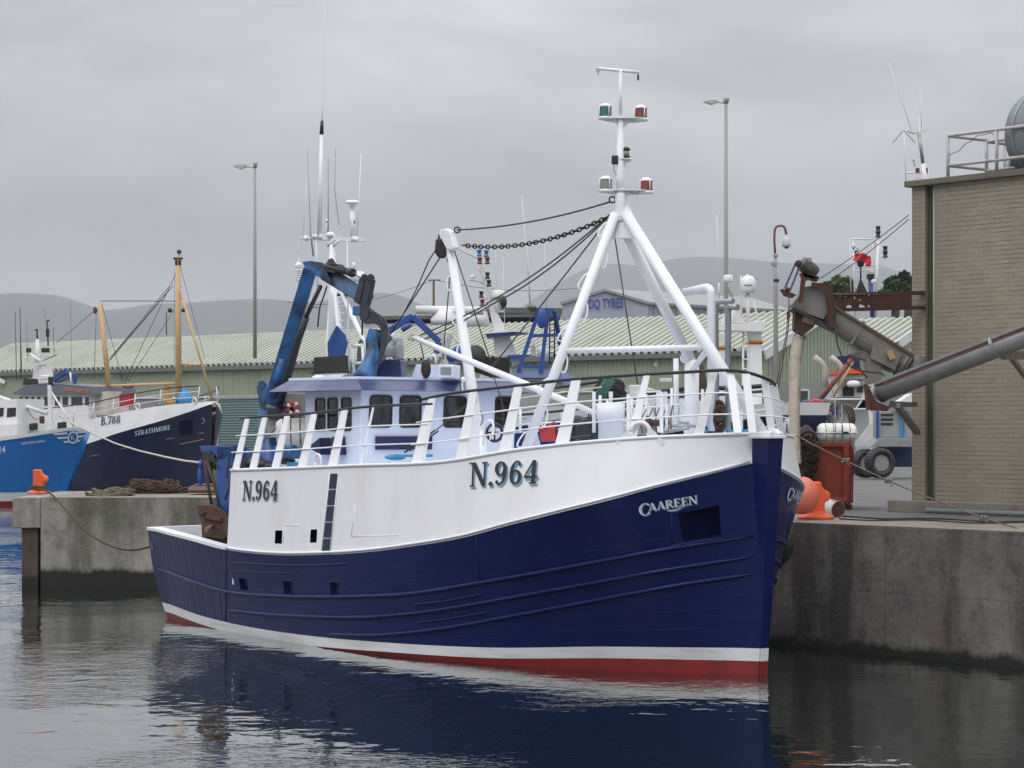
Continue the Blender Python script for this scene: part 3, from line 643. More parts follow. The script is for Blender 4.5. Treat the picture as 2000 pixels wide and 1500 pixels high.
for sg in (1, -1):
    hb = MB(); rows, sk_ = CB.strip(zw, CB.zs, sg=sg, nv=14, cuts=cutsH if sg == 1 else ()); hb.grid(rows, skip=lambda i, j: sk_(i, j) or CB.sq(rows[i+1][j]) > SWE + .02)
    hull = hb.build('hull', NAVY, boat)
    hb = MB(); hb.grid(rows, skip=lambda i, j: not CB.sq(rows[i+1][j]) > SWE + .02); hb.build('quarter_plating', NAVYQ, boat)
    hb = MB(); rows, _ = CB.strip(lambda s: -1.2, zr, sg=sg, nv=4); hb.grid(rows); hb.build('antifouling', RED, boat)
    hb = MB(); rows, _ = CB.strip(zr, zw, sg=sg, nv=2); hb.grid(rows); hb.build('boot_top', BAND, boat)
    hb = MB(); rows, sk_ = CB.strip(CB.zs, CB.zt, sg=sg, nv=8, cuts=cutsW if sg == 1 else (), end=SWE); hb.grid(rows, skip=sk_)
    bw_ = hb.build('bulwark', WHITE, boat)
    if sg == 1:
        for c in cutsH: pk = MB(); CB.pocket(pk, zw, CB.zs, c, .30 if c is cutsH[0] else .10, sg); pk.build('recess' if c is cutsH[0] else 'freeing_port', PORTB if c is cutsH[0] else NAVYF, boat)
        for c in cutsW: pk = MB(); CB.pocket(pk, CB.zs, CB.zt, c, .3, sg); pk.build('scupper', PORTB, boat)
    # cap rails and mouldings
    ss = [SWE*(i/60)**1.3 for i in range(61)]
    g = MB()
    g.tube([CB.side(max(s, .05) - .4*max(0, 1-s/2.2), CB.zt(s), sg) for s in ss], .035, 6); g.build('cap_rail', WHITE, boat)
    g = MB(); ss2 = [.1 + (SWE-.1)*i/70 for i in range(71)]
    g.tube([CB.side(s, CB.zs(s)+.045, sg, .015) for s in ss2], .026, 6); g.build('sheer_moulding', WHT2, boat)
    # aft bulwark cap and inner face
    ss3 = [lerp(SWE, 17.0, i/16) for i in range(17)]
    g = MB(); out = [CB.side(s, CB.zs(s), sg, .03) + U*.005 for s in ss3]; inn = [CB.side(s, CB.zs(s), sg, -.17) + U*.005 for s in ss3]
    up = U*.06; g.grid([out, [p+up for p in out], [p+up for p in inn], inn], smooth=False); g.build('gunwale', WHITE, boat)
    g = MB(); g.grid([inn, [p - U*.42 for p in inn]], smooth=False); g.build('inner_bulwark', PALE, boat)
    # rubbing strakes
    for pts, rr in (([(309, 1110), (370, 1133), (442, 1155), (540, 1164), (650, 1166), (800, 1160), (940, 1138), (1060, 1117), (1200, 1091), (1330, 1068), (1474, 1046)], .042),
                    ([(444, 1191), (540, 1201), (700, 1206), (800, 1199), (900, 1185), (1050, 1158), (1200, 1131), (1340, 1107), (1471, 1086)], .04),
                    ([(640, 1239), (720, 1241), (800, 1236), (900, 1222), (1060, 1192), (1250, 1156), (1360, 1137), (1469, 1121)], .04),
                    ([(456, 1098), (540, 1103), (610, 1104), (680, 1101)], .022), ([(457, 1114), (520, 1118), (580, 1120)], .016),
                    ([(808, 1181), (870, 1174), (944, 1160)], .022), ([(812, 1217), (880, 1208), (952, 1196)], .022), ([(1310, 1067), (1360, 1058), (1412, 1052)], .02)):
        q = [CB.solve(x, y) for x, y in pts]; q2 = []
        for i in range(61):
            s = lerp(q[0][0], q[-1][0], i/60)
            z = itp(sorted(q), s); q2.append(CB.side(s, z, sg, .008))
        T(q2, [rr*min(1, .3 + min(i, 60-i)/3) for i in range(61)], 8).build('rubbing_strake', NAVY, boat)
    if sg == 1:                          # plank seams between the strakes
        for k in range(7):
            f = .12 + k*.115; pts = []; near_ = any(abs(f - (c[2]+c[3])/2) < (c[3]-c[2])/2 + .03 for c in cutsH)
            if near_ and k != 5: continue
            q0 = cutsH[0][1] + .1 if near_ else .35; q1 = CB.solve(700, 1150)[0] - .3 if near_ else 12.1
            for i in range(49):
                s = lerp(q0, q1, i/48); pts.append(CB.side(s, lerp(zw(s), CB.zs(s), f), sg, .001))
            T(pts, .0065, 4).build('plank_seam', NAVY, boat)
    # plate edges, seen as thin weld lines
    for pts, mt in (([(442, 1076), (441, 1150), (441, 1214)], NAVY), ([(929, 1046), (934, 1090), (938, 1140)], NAVY), ([(694, 985), (686, 1048)], WHT2), ([(686, 1048), (777, 1045)], WHT2), ([(553, 1061), (557, 1026)], WHT2), ([(557, 1026), (585, 1026)], WHT2), ([(1311, 1005), (1313, 1067)], NAVY)):
        q = [CB.solve(x, y) for x, y in pts]; T([CB.side(s, z, sg, .0) for s, z in q], .011, 5).build('plate_seam', mt, boat)
# transom
tr = MB(); rows = []
for z in [-1.0, -.4, 0, .2, .5, .9, 1.3, 1.7, CB.zs(17)]:
    s = CB.s1(z); t = CB.half(s, z); rows.append([CB.P(s + .25*(1-(k/6)**2), t*k/6, z) for k in range(-6, 7)])
tr.grid(rows); tr.build('transom', NAVY, boat)
g = MB(); s = 17.05; z = CB.zs(17); t = CB.half(17, z)
o = [CB.P(s + .25*(1-(k/6)**2), t*k/6, z+.005) for k in range(-6, 7)]; i2 = [p - CB.b*.2 for p in o]
g.grid([o, [p+U*.06 for p in o], [p+U*.06 for p in i2], i2], smooth=False); g.grid([i2, [p-U*.42 for p in i2]], smooth=False); g.build('gunwale', WHITE, boat)
# stem bar
g = MB(); L4 = []
for z, a, wd in ((-1.2, .22, .07), (.45, .24, .08), (1.8, .29, .12), (3.97, .36, .175)):
    s = CB.s0(z) - .03; L4.append([CB.P(s, wd, z), CB.P(s+a, wd+.02, z), CB.P(s+a, -wd-.02, z), CB.P(s, -wd, z)])
def stem(mb, r0, r1):
    for k in range(4): mb.add([r0[k], r0[(k+1) % 4], r1[(k+1) % 4], r1[k]], [(0, 1, 2, 3)])
def rowz(z):
    for i in range(3):
        za, zb = (-1.2, .45, 1.8, 3.97)[i:i+2]
        if za <= z <= zb: return [L4[i][k].lerp(L4[i+1][k], (z-za)/(zb-za)) for k in range(4)]
for z0_, z1_, mt in ((-1.2, .235, RED), (.235, .45, BAND), (.45, 1.8, NAVY), (1.8, 3.96, NAVY)):
    g = MB(); stem(g, rowz(z0_), rowz(z1_)); g.add(rowz(z1_), [(0, 1, 2, 3)]); g.build('stem', mt, boat)
MB().prism([CB.P(-.36, .2, 3.96), CB.P(.1, .25, 3.96), CB.P(.1, -.25, 3.96), CB.P(-.36, -.2, 3.96)], U*.05).build('stem_cap', WHITE, boat, bevel=.01)
MB().prism([CB.P(-.33, .16, 4.01), CB.P(.35, .16, 4.01), CB.P(.35, -.16, 4.01), CB.P(-.33, -.16, 4.01)], U*.04).build('foot_plate', WHITE, boat)
# decks: raised shelter deck forward, low working deck aft
g = MB(); rows = []
for i in range(40):
    s = .15 + (SWE-.15)*i/39; z = CB.zt(s) - .10; t = CB.half(s, CB.zt(s)) - .02; rows.append([CB.P(s, t*k/4, z) for k in range(-4, 5)])
g.grid(rows, smooth=False); g.build('shelter_deck', PALE, boat)
g = MB(); rows = [[CB.P(s, (CB.half(s, 1.4)-.15)*k, 1.42) for k in (-1, 0, 1)] for s in [SWE-.5 + (17-SWE+.2)*i/8 for i in range(9)]]; g.grid(rows, smooth=False); g.build('working_deck', GREY, boat)
t = CB.half(SWE, CB.zt(SWE)); MB().prism([CB.P(SWE, t-.03, 1), CB.P(SWE, t-.02, CB.zt(SWE)), CB.P(SWE, -t+.02, CB.zt(SWE)), CB.P(SWE, -t+.03, 1)], -CB.b*.04).build('aft_bulkhead', PALE, boat)
# navy ladder strip down the white side
pa = [(651, 925), (656, 925)]
for k in range(5):
    y0 = lerp(924, 1083, k/5)+1.1; y1 = lerp(924, 1083, (k+1)/5)-1.1
    f = lambda y: lerp(646.5, 629.5, (y-924)/159)
    f2 = lambda y: lerp(661, 643.5, (y-924)/159)
    q = []
    for x, y in ((f(y0), y0), (f2(y0), y0), (f2(y1), y1), (f(y1), y1)): q.append(CB.side(*CB.solve(x, y), 1, .012))
    MB().add(q, [(0, 1, 2, 3)]).build('ladder_panel', mat('navy_panel', (.008, .011, .05), .3), boat)
g = MB(); g.tube([CB.side(*CB.solve(x, y), 1, .01) for x, y in ((645, 924), (628.5, 1083))], .012, 5); g.tube([CB.side(*CB.solve(x, y), 1, .01) for x, y in ((662.5, 924), (645, 1083))], .012, 5); g.build('ladder_frame', WHT2, boat)
# name and numbers
def mapper(h, bl, br, tl, tr, sg=1):      # four pixels of the lettering's corners
    def fn(u, v, off):
        x = lerp(lerp(bl[0], br[0], u), lerp(tl[0], tr[0], u), v); y = lerp(lerp(bl[1], br[1], u), lerp(tl[1], tr[1], u), v)
        s, z = h.solve(x, y); return h.side(s, z, sg, off)
    return fn
def number(fn, dx, dy, mb2, text='N.964', parent=None):
    paint(MB(), text, fn, .014, dx, dy).build('lettering_shadow', SHADE, parent)
    paint(MB(), text, fn, .012, dx*.35, dy*.35, .02).build('lettering_outline', WHT2, parent)
    paint(MB(), text, fn, .024).build('registration_number', mb2, parent)
fA = mapper(CB, (475, 976), (545, 976), (477, 939), (547, 937)); number(fA, -.04, -.085, INK, parent=boat)
fB = mapper(CB, (918, 951), (1053, 944), (920, 904), (1057, 897)); number(fB, .05, -.085, INK, parent=boat)
# ship's name: large C, smaller letters
def caareen():
    out = []; x = 0
    w0, st = glyph('C')
    for s in st[:1]: out.append([(p[0]*1.05 - .12, p[1]*1.15 - .22, p[2]*1.1) for p in s])
    x = .47
    for i, c in enumerate('AAREEN'):
        a, st = glyph(c)
        for s in st: out.append([(p[0]*.78 + x, p[1]*.72 + .12, p[2]*.78) for p in s])
        x += a*.72
    out.append([(1.75, -.02, .05), (2.0, -.12, .09), (2.35, -.13, .09), (2.75, .02, .05), (2.95, .16, .03)])
    return x, out
cw, cst = caareen()
for sg in (1, -1):
    if sg == 1: fC = mapper(CB, (1252, 1003), (1362, 985), (1250, 982), (1360, 963))
    else:
        c1 = (1.62, 2.50); c2 = (2.55, 2.3)
        f0 = mapper(CB, (1252, 1003), (1362, 985), (1250, 982), (1360, 963)); sa = CB.solve(1252, 990); sb = CB.solve(1362, 974)
        fC = (lambda cc: (lambda u, v, off: CB.side(lerp(cc[1][0], cc[0][0], u), lerp(cc[1][1], cc[0][1], u) - .02 + v*.2, -1, off)))((sa, sb))
    paint(MB(), '', fC, .010, .07, -.12, slots=cst, W=cw).build('name_shadow', SHADE, boat)
    paint(MB(), '', fC, .020, slots=cst, W=cw).build('name_lettering', SILV, boat)
# ------------------------------------------------------------------ guard rails on the shelter deck
def hz_(x): return itp([(0, 1.13), (5, 1.10), (8, 1.05), (12.2, 1.02)], x)
def rl_top(px, py, sg=1, inw=.33):       # rail point at a pixel
    s, z = CB.solve(px, py, lambda s: CB.half(s, CB.zt(s)) - inw); return s, z
rp1 = sorted([rl_top(x, y) for x, y in ((470, 817), (540, 812), (610, 807), (722, 794), (846, 789))])
rp2 = sorted([rl_top(x, y) for x, y in ((822, 780), (870, 770), (930, 762), (1010, 753), (1100, 742), (1180, 736), (1270, 730), (1380, 725))])
zb = lambda s: CB.zt(s)
def railpt(s, z, sg, inw): return CB.P(s, sg*(CB.half(s, CB.zt(s)) - inw), z)
g = MB(); ss = [lerp(rp1[0][0], rp1[-1][0], i/24) for i in range(25)]
for sg in (1, -1): T([railpt(s, itp(rp1, s), sg, .33) for s in ss], .026).build('top_rail', BLACK, boat)
# forward rail sweeps right round the bow
path = []
s_f = .8; ZP = 4.80
def inset(s): return .36 + .06*max(0, min(1, (4-s)/3))
for i in range(26):
    s = lerp(rp2[-1][0], s_f, i/25); path.append(railpt(s, itp(rp2, s) if s > rp2[0][0] else rp2[0][1] + (rp2[0][0]-s)*.01, 1, inset(s)))
zf = path[-1].z
tt = abs((path[-1] - CB.B).dot(CB.m))
ctl = [(.8, tt, zf), (.32, .62, 5.10), (.10, .32, 5.07), (.02, 0, 4.99), (.10, -.3, 4.92), (.32, -.62, 4.85), (.8, -tt, 4.81)]
cp = [CB.P(*c) for c in ctl]
for i in range(1, 24):
    x = i/24*6; k = int(x); tab = lambda q: [(j, cp[j][q]) for j in range(7)]
    path.append(V((itp(tab(0), x), itp(tab(1), x), itp(tab(2), x))))
for i in range(20):
    s = lerp(s_f, 6.5, i/19); path.append(railpt(s, 4.81 - (s-s_f)*.02, -1, inset(s)))
T(path, .029, 10).build('top_rail', BLACK, boat)
for fr in (.36, .70):
    pts = []
    for i, p in enumerate(path):
        s = (p - CB.B).dot(CB.b); t = (p - CB.B).dot(CB.m); ztop = p.z; zbot = CB.zt(max(s, .2))
        out = .36*fr*(1 if abs(t) > .6 else abs(t)/.6)
        sgn = 1 if t > 0 else -1; fwd = -.30*fr*(1 if s < s_f else max(0, 1-(s-s_f)))*(1-min(1, abs(t)/max(tt, .1))*.6)
        pts.append(CB.P(s + fwd, t + sgn*out, lerp(ztop, zbot, fr)))
    T(pts, .015, 6).build('guard_rail', WHT2, boat)
for sg in (1, -1):
    for fr in (.34, .66):
        T([railpt(s, lerp(itp(rp1, s), zb(s), fr), sg, .33*(1-fr)) for s in ss], .015, 6).build('guard_rail', WHT2, boat)
def post(s, sg, ztop, inw, wd=.17, base_off=.03):
    a = railpt(s, CB.zt(s) - .06, sg, base_off); b2 = railpt(s, ztop, sg, inw)
    tn = (railpt(s+.1, 0, sg, 0) - railpt(s-.1, 0, sg, 0)).normalized()
    g = MB(); vs = []
    nrm = U.cross(tn).normalized()*.012
    for p, h in ((a, wd*.55), (b2, wd*.36)):
        vs += [p + tn*h - nrm, p - tn*h - nrm, p - tn*h + nrm, p + tn*h + nrm]
    g.add(vs, [(0,1,2,3), (7,6,5,4), (0,4,5,1), (1,5,6,2), (2,6,7,3), (3,7,4,0)]); return g
posts1 = [SWE-.12, CB.sof(513, 2.6), CB.sof(558, 2.65), CB.sof(610, 2.7), CB.sof(667, 2.75), CB.sof(722, 2.75), CB.sof(830, 2.7)]
for k, s in enumerate(posts1):
    for sg in (1, -1):
        z = itp(rp1, min(max(s, rp1[0][0]), rp1[-1][0]))
        post(s, sg, z, .33, .27 if k < 5 else (.06 if k == 5 else .26)).build('rail_post', WHT2 if k else WHT2, boat)
for k, px in enumerate((845, 926, 1013, 1126, 1264, 1395)):
    inw = .36; s = CB.solve(px, 740, lambda q: CB.half(q, CB.zt(q)) - inset(q))[0]
    z = itp(rp2, s) if s > rp2[0][0] else zf
    for sg in (1, -1): post(s, sg, z if sg == 1 else min(z, 4.81 - (s-.8)*.02), inset(s), .25 if k < 4 else .15, .05).build('rail_post', WHT2, boat)
for tx, tq, ty, bx, bq in ((1426, .5, 726, 1441, .75), (1456, .3, 724, 1470, .45), (1494, -.15, 742, 1508, -.25), (1511, -.5, 752, 1526, -.75)):
    MB().bar(CB.at(bx, 846, bq), CB.at(tx, ty, tq), .13, .02, V((1, .1, 0))).build('rail_post', WHT2, boat)
# fairlead ring on the bulwark
c = CB.solve(1249, 846, Ht); p = CB.P(c[0], Ht(c[0]) - .02, c[1]); fx = CB.b*.9 + CB.m*.0
tn = (railpt(c[0]+.2, 0, 1, 0) - railpt(c[0]-.2, 0, 1, 0)).normalized(); nn = U.cross(tn).normalized()
g = MB(); g.torus(p + U*.02, .155, .04, nn, 24, 8); g.build('fairlead', WHITE, boat)
g = MB()
for sg in (1, -1):
    g.prism([p + tn*sg*.14 + U*.12, p + tn*sg*.40 - U*.12, p + tn*sg*.40 - U*.2, p + tn*sg*.03 - U*.2, p + tn*sg*.10 - U*.08], nn*.03)
g.build('fairlead_bracket', WHITE, boat)
c = CB.solve(617, 902, Ht); g = MB(); g.torus(CB.P(c[0], Ht(c[0])-.05, c[1]), .10, .025, CB.m, 20, 8, sq=1.4); g.build('fairlead', WHITE, boat)
# ------------------------------------------------------------------ masts and gear on the front boat
def cb(px, py, t=0): return CB.at(px, py, t)
def part(mb, name, m=None, parent=boat, **k): return mb.build(name, m or WHT2, parent, **k)
zdk = lambda s: CB.zt(s) - .1
# forward tripod mast
AP = CB.P(3.62, 0, 8.15)
sb = CB.P(3.95, 2.05, 3.5); pb = CB.P(3.9, -2.0, 5.35); fw = CB.P(-.02, 0, 4.02)
SL = cb(1202, 418, .1); part(T([sb, SL], .088, 14), 'mast_leg'); part(T([pb, AP - U*.3], .098, 14), 'mast_leg'); part(T([fw, cb(1222, 418)], .10, 14), 'mast_leg')
pc = CB.P(3.9, -2.0, zdk(3.9)); g = MB(); g.tube([pc + U*.15, pb + U*.05], .135, 16); g.tube([pc, pc + U*.16], .10, 12); g.tube([pc + U*.3, pc + U*.36], .16, 16); part(g, 'mast_column')
g = MB(); g.prism([AP + U*.12, AP + CB.b*.33 + CB.m*.25 - U*.62, AP - CB.b*.42 - U*.62 - CB.m*.1], CB.m*-.12); g.tube([AP - U*.3, AP + U*.2], .1, 12); part(g, 'mast_head', bevel=.01)
x1 = sb.lerp(SL, (5.5-3.5)/(SL.z-3.5)); x2 = cb(1386, 678, -.02)
part(T([x1, x2], .052, 12), 'cross_bar'); part(T([x2, CB.P(3.9, -2.0, 5.2)], .055, 12), 'cross_bar')
g = MB(); g.tube([cb(1337, 700, -2.0) + V((0, -.16, 0)), cb(1337, 700, -2.0) + V((0, -.22, 0))], .10, 12); part(g, 'flange')
# climbing rungs on the starboard leg
dl = (SL - sb).normalized(); sd_ = V((dl.z, 0, -dl.x)).normalized()
for i in range(9):
    f = .06 + i*.105; p = sb + (SL - sb)*f; q = 1 if i % 2 else -1
    pts = [p + sd_*q*.08, p + sd_*q*.16 - dl*.02, p + sd_*q*.17 + dl*.08, p + sd_*q*.13 + dl*.24, p + sd_*q*.08 + dl*.30]
    part(T(bend(pts, 3, .06), .016, 6), 'rung')
# mast pole with its lamp brackets
M0 = CB.P(3.62, 0, 8.2)
def mz(py): return CZ + (HZ-py)*42.5/F
part(T([M0, CB.P(3.62, 0, mz(345)), CB.P(3.62, 0, mz(228))], [.085, .07, .06], 12), 'mast_pole'); part(T([CB.P(3.62, 0, mz(228)), CB.P(3.62, 0, mz(137))], .032, 10), 'mast_pole')
XR = V((1, .12, 0)).normalized()
def mp_(px, py): return M0 + XR*((px-1210)*42.5/F) + U*(mz(py)-M0.z)
g = MB(); g.tube([mp_(1165, 134), mp_(1247, 140)], .028, 8); part(g, 'yard')
g = MB(); g.torus(mp_(1166, 137), .03, .009, (0, 1, 0), 10, 5); g.torus(mp_(1166, 143), .03, .009, (1, 0, 0), 10, 5); part(g, 'shackle', GALV)
g = MB(); g.box(mp_(1245, 150), (.035, .03, .10)); part(g, 'pulley', RUSTM)
for (px, py, col, br) in ((1180, 228, 'green', 236), (1250, 230, 'red', 236), (1181, 370, 'clear', 377), (1261, 372, 'red', 377)):
    c = mp_(px, py); LG = mat(col + '_lamp_lens', {'green': (.035, .17, .13), 'red': (.24, .05, .05), 'clear': (.26, .26, .23)}[col], .15, spec=.7)
    root = part(MB().lathe([(0, 0), (.125, 0), (.135, .025), (.125, .05), (0, .05)], c - U*.05, n=18), 'navigation_lamp')
    ORG[root.name] = ORG[boat.name]
    MB().lathe([(.108, .05), (.114, .08), (.108, .11), (.114, .14), (.108, .17), (.114, .20), (.108, .22)], c - U*.05, n=18).build('lens', LG, root)
    g = MB(); g.lathe([(0, .22), (.125, .22), (.12, .25), (.07, .27), (.06, .29), (0, .29)], c - U*.05, n=18)
    for a in range(4):
        an = a*1.571 + .5; g.tube([c + V((math.cos(an)*.126, math.sin(an)*.126, 0)), c + V((math.cos(an)*.126, math.sin(an)*.126, .18))], .010, 5)

    g.build('cage', WHT2, root)
for py, hw in ((236, 42), (377, 47)):
    g = MB(); c = mp_(1211, py)
    g.prism([mp_(1165 if hw < 45 else 1167, py-8), mp_(1258 if hw < 45 else 1272, py-5), mp_(1258 if hw < 45 else 1270, py), mp_(1212+14, py+4), mp_(1211, py+18), mp_(1212-12, py+4), mp_(1167, py-3)], V((0, .03, 0)))
    g.box(c + U*.05, (hw*2*42.5/F, .2, .015)); part(g, 'lamp_bracket')
c = mp_(1221, 304)
g = MB(); g.lathe([(0, 0), (.07, 0), (.07, .03), (0, .03)], c - U*.03, n=16); r2 = part(g, 'masthead_lamp', DARK); ORG[r2.name] = ORG[boat.name]
MB().lathe([(.055, .03), (.06, .08), (.055, .13)], c - U*.03, n=16).build('lens', mat('clear_lamp_lens', (.3, .3, .27)), r2); MB().lathe([(0, .13), (.075, .13), (.065, .17), (.03, .19), (0, .19)], c - U*.03, n=16).build('cap', DARK, r2)
g = MB(); g.prism([mp_(1203, 317), mp_(1205, 309), mp_(1228, 309), mp_(1235, 311), mp_(1221, 319), mp_(1216, 335), mp_(1207, 342)], V((0, .05, 0))); g.box(mp_(1219, 310), (.22, .18, .015)); part(g, 'lamp_bracket')
g = MB(); g.box(mp_(1199, 312), (.12, .10, .16)); part(g, 'horn', DARK, bevel=.02)
part(T(bend([mp_(1197, 318), mp_(1197, 336), mp_(1206, 346), mp_(1216, 345)], 4, .08), .008, 5), 'cable', GREY)
part(T(sag(mp_(1215, 366), mp_(1248, 376), .04), .006, 5), 'cable', GREY)
# landing derrick post and boom in front of the wheelhouse
d0 = CB.P(7.55, .0, 3.1); d1 = cb(876, 462)
part(T([d0, d0.lerp(d1, .40), d1], [.115, .105, .08], 16), 'derrick_post')
g = MB(); s = sag(cb(880, 452), cb(893, 484), 0, 2); g.prism([cb(868, 460), cb(870, 450), cb(880, 447), cb(889, 452), cb(897, 484), cb(893, 490), cb(882, 486), cb(874, 470)], CB.m*.14); part(g, 'derrick_head', bevel=.02)
dv = (d1-d0).normalized(); sd2 = V((dv.z, 0, -dv.x)).normalized()
for i in range(5):
    p = d0 + (d1-d0)*(.22 + i*.14); pts = [p - sd2*.09, p - sd2*.16, p - sd2*.18 + dv*.14, p - sd2*.15 + dv*.26, p - sd2*.08 + dv*.3]; part(T(bend(pts, 3, .06), .015, 6), 'rung')
bm = MB(); b0 = cb(1160, 806, .6); b1 = cb(806, 659, .6)
bm.tube([b0, b0.lerp(b1, .3), b0.lerp(b1, .78), b1], [.05, .062, .06, .045], 14); part(bm, 'boom')
g = MB(); g.torus(b1 + V((.0, -.02, 0)), .06, .02, (0, 1, 0), 12, 6); g.tube([b1, b1 + V((-.1, 0, -.02))], .04, 8); part(g, 'boom_end', mat('worn_white', (.5, .42, .36), .6, var=.2, dirt=RUST, damt=.6, ds=8))
part(T([b1 + V((.15, 0, -.1)), b1 + V((.22, 0, -.42))], .012, 5), 'hanger', RUSTM); g = MB(); g.sph(b1 + V((.26, 0, -.62)), .1, (1, .6, 1.9)); part(g, 'pulley_block', DARK)
g = MB(); g.tube([d0.lerp(d1, .06) + V((.0, -.05, 0)), d0.lerp(d1, .2)], .125, 14); part(g, 'derrick_collar')
# hanging block, stays and the chain between the two masts
pb_ = cb(862, 483); g = MB(); g.prism([pb_ + V((-.11, -.09, .17)), pb_ + V((.11, -.09, .17)), pb_ + V((.13, -.09, -.1)), pb_ + V((.07, -.09, -.22)), pb_ + V((-.05, -.09, -.22)), pb_ + V((-.13, -.09, -.1))], V((0, .18, 0))); part(g, 'pulley_block', DARK, bevel=.04)
g = MB(); g.torus(cb(863, 464), .06, .022, (0, 1, 0), 12, 6, sq=1.5); part(g, 'shackle', DARK)
CH = mat('rusty_chain', (.05, .035, .028), .7, metal=.4, var=.3, vs=20)
part(T(sag(cb(893, 449), cb(1192, 394), .10, 24), .017, 6), 'stay', WIRE)
for p in ((893, 449), (1196, 390)):
    g = MB(); g.torus(cb(*p), .055, .016, (0, 1, 0), 14, 6); part(g, 'shackle', DARK)
cpts = []; a, b2 = cb(905, 479), cb(1187, 424)
for i in range(201):
    f = i/200; cpts.append(a.lerp(b2, f) - U*(.21*4*f*(1-f)))
tot = sum((cpts[i+1]-cpts[i]).length for i in range(200)); n = int(tot/.105); g = MB(); acc = 0; j = 0
for k in range(n):
    f = (k+.5)/n; p = cpts[int(f*200)]; q = cpts[min(200, int(f*200)+2)]; d = (q-p).normalized(); x, y = frame(d)
    nrm = x if k % 2 else y; sidev = d.cross(nrm); pts = []
    for m_ in range(13):
        an = m_/12*2*math.pi; pts.append(p + d*math.cos(an)*.07 + sidev*math.sin(an)*.038)
    g.tube(pts, .014, 5)
part(g, 'chain', CH)
for pts, dd in (([(1190, 420), (950, 593)], .10), ([(1188, 424), (956, 597)], .14), ([(952, 594), (820, 655)], .02), ([(957, 597), (828, 663)], .03)):
    part(T(sag(cb(*pts[0]), cb(*pts[1]), dd), .015, 6), 'stay', WIRE)
part(T(sag(cb(1186, 430), cb(968, 708), .02), .014, 6), 'stay', WIRE)
g = MB(); g.tube([cb(975, 700), cb(963, 715), cb(958, 723)], [.02, .035, .03], 7); part(g, 'bottle_screw', RUSTM)
for a, b2 in (((881, 470), (960, 712)), ((960, 722), (985, 800)), ((882, 500), (865, 702)), ((1199, 452), (1245, 750)), ((901, 640), (899, 770))):
    part(T([cb(*a), cb(*b2)], .013 if a[0] != 901 else .008, 6), 'stay', WIRE)
part(T([cb(851, 488), cb(838, 508), cb(812, 568), cb(780, 628), cb(768, 640)], .014, 6), 'fall_rope', WIRE); part(T([cb(858, 505), cb(745, 680)], .015, 6), 'fall_rope', WIRE)
part(T(bend([cb(872, 504), cb(880, 525), cb(881, 540), cb(886, 552)], 4, .1), .012, 6), 'fall_rope', WIRE)
part(T([cb(745, 680, .0), cb(640, 790, 1.2), cb(545, 830, 2.0), cb(505, 872, 2.6), cb(462, 916, 2.75)], .014, 6), 'guy_wire', WIRE)
# ------------------------------------------------------------------ wheelhouse
WS, WA, WT = 9.1, 10.95, 1.9
wh = part(MB().prism([CB.P(WS, WT, 2.6), CB.P(WS-.12, WT+.02, 4.95), CB.P(WA, WT+.02, 4.95), CB.P(WA, WT, 2.6)], -CB.m*(2*WT)), 'wheelhouse', PALE, bevel=.03)
ORG[wh.name] = ORG[boat.name]
def whp(f, v, z, off=0):                # face 0 front (v across, + near side), 1 starboard (v aft)
    if f == 0: return CB.P(WS - .12*(z-2.6)/2.35 - off, v, z)
    return CB.P(v, WT + .02*(z-2.6)/2.35 + off, z)
def window(f, v0, v1, z0, z1, rad=.09):
    pts = []
    for cx, cz, a0 in ((v1-rad, z1-rad, 0), (v0+rad, z1-rad, 90), (v0+rad, z0+rad, 180), (v1-rad, z0+rad, 270)):
        for k in range(5):
            a = R(a0 + k*22.5); pts.append((cx + rad*math.cos(a), cz + rad*math.sin(a)))
    o = V(); g = MB(); n = len(pts); cx, cz = (v0+v1)/2, (z0+z1)/2
    sc = lambda p, e: (p[0] + e*(1 if p[0] > cx else -1), p[1] + e*(1 if p[1] > cz else -1))
    ring = [[whp(f, *q, off) for q in [sc(p, e) for p in pts]] for e, off in ((.035, .0), (.035, .022), (0, .022), (0, .0))]
    g.grid([r + [r[0]] for r in ring], smooth=False); fr_ = g.build('window_frame', BLACK, wh)
    MB().add([whp(f, *p, .008) for p in pts], [tuple(range(n))]).build('window', GLASS, wh)
def fv(px): return (lambda k: (k*(CB.B.y + CB.b.y*9.05) - CB.B.x - CB.b.x*9.05)/(CB.m.x - k*CB.m.y))((px-1000)/F)
def sv(px): return CB.sof(px, WT)
for a, b2 in ((721, 760), (780, 817), (866, 905), (966, 999)): window(0, fv(b2), fv(a), 4.18, 4.74)
for a, b2 in ((618, 637), (642, 661), (669, 688)):
    v0, v1 = sv(b2), sv(a); window(1, v0+.03, v1-.03, 4.12, 4.70, .07)
z1_, z2_ = 4.86, 5.08
eav = [CB.P(WS-.55, -2.15, z1_), CB.P(WS-.55, 2.2, z1_), CB.P(WS+.4, 2.42, z1_), CB.P(WA+.55, 2.42, z1_), CB.P(WA+.55, -2.3, z1_)]
top = [CB.P(WS-.10, -2.0, z2_), CB.P(WS-.10, 2.0, z2_), CB.P(WS+.4, 2.1, z2_), CB.P(WA+.3, 2.1, z2_), CB.P(WA+.3, -2.1, z2_)]
g = MB(); g.add(eav + top, [(4,3,2,1,0), (5,6,7,8,9)] + [(i, (i+1) % 5, (i+1) % 5 + 5, i+5) for i in range(5)]); g.build('visor', VISOR, wh)
g = MB(); g.prism([p + U*.002 for p in top], U*.05); g.build('roof', PALE, wh)
g = MB(); g.prism([whp(0, fv(840), 3.72, .02), whp(0, fv(731), 3.72, .02), whp(0, fv(731), 3.98, .02), whp(0, fv(840), 3.98, .02)], -CB.b*.04); g.build('dark_panel', NAVYF, wh)
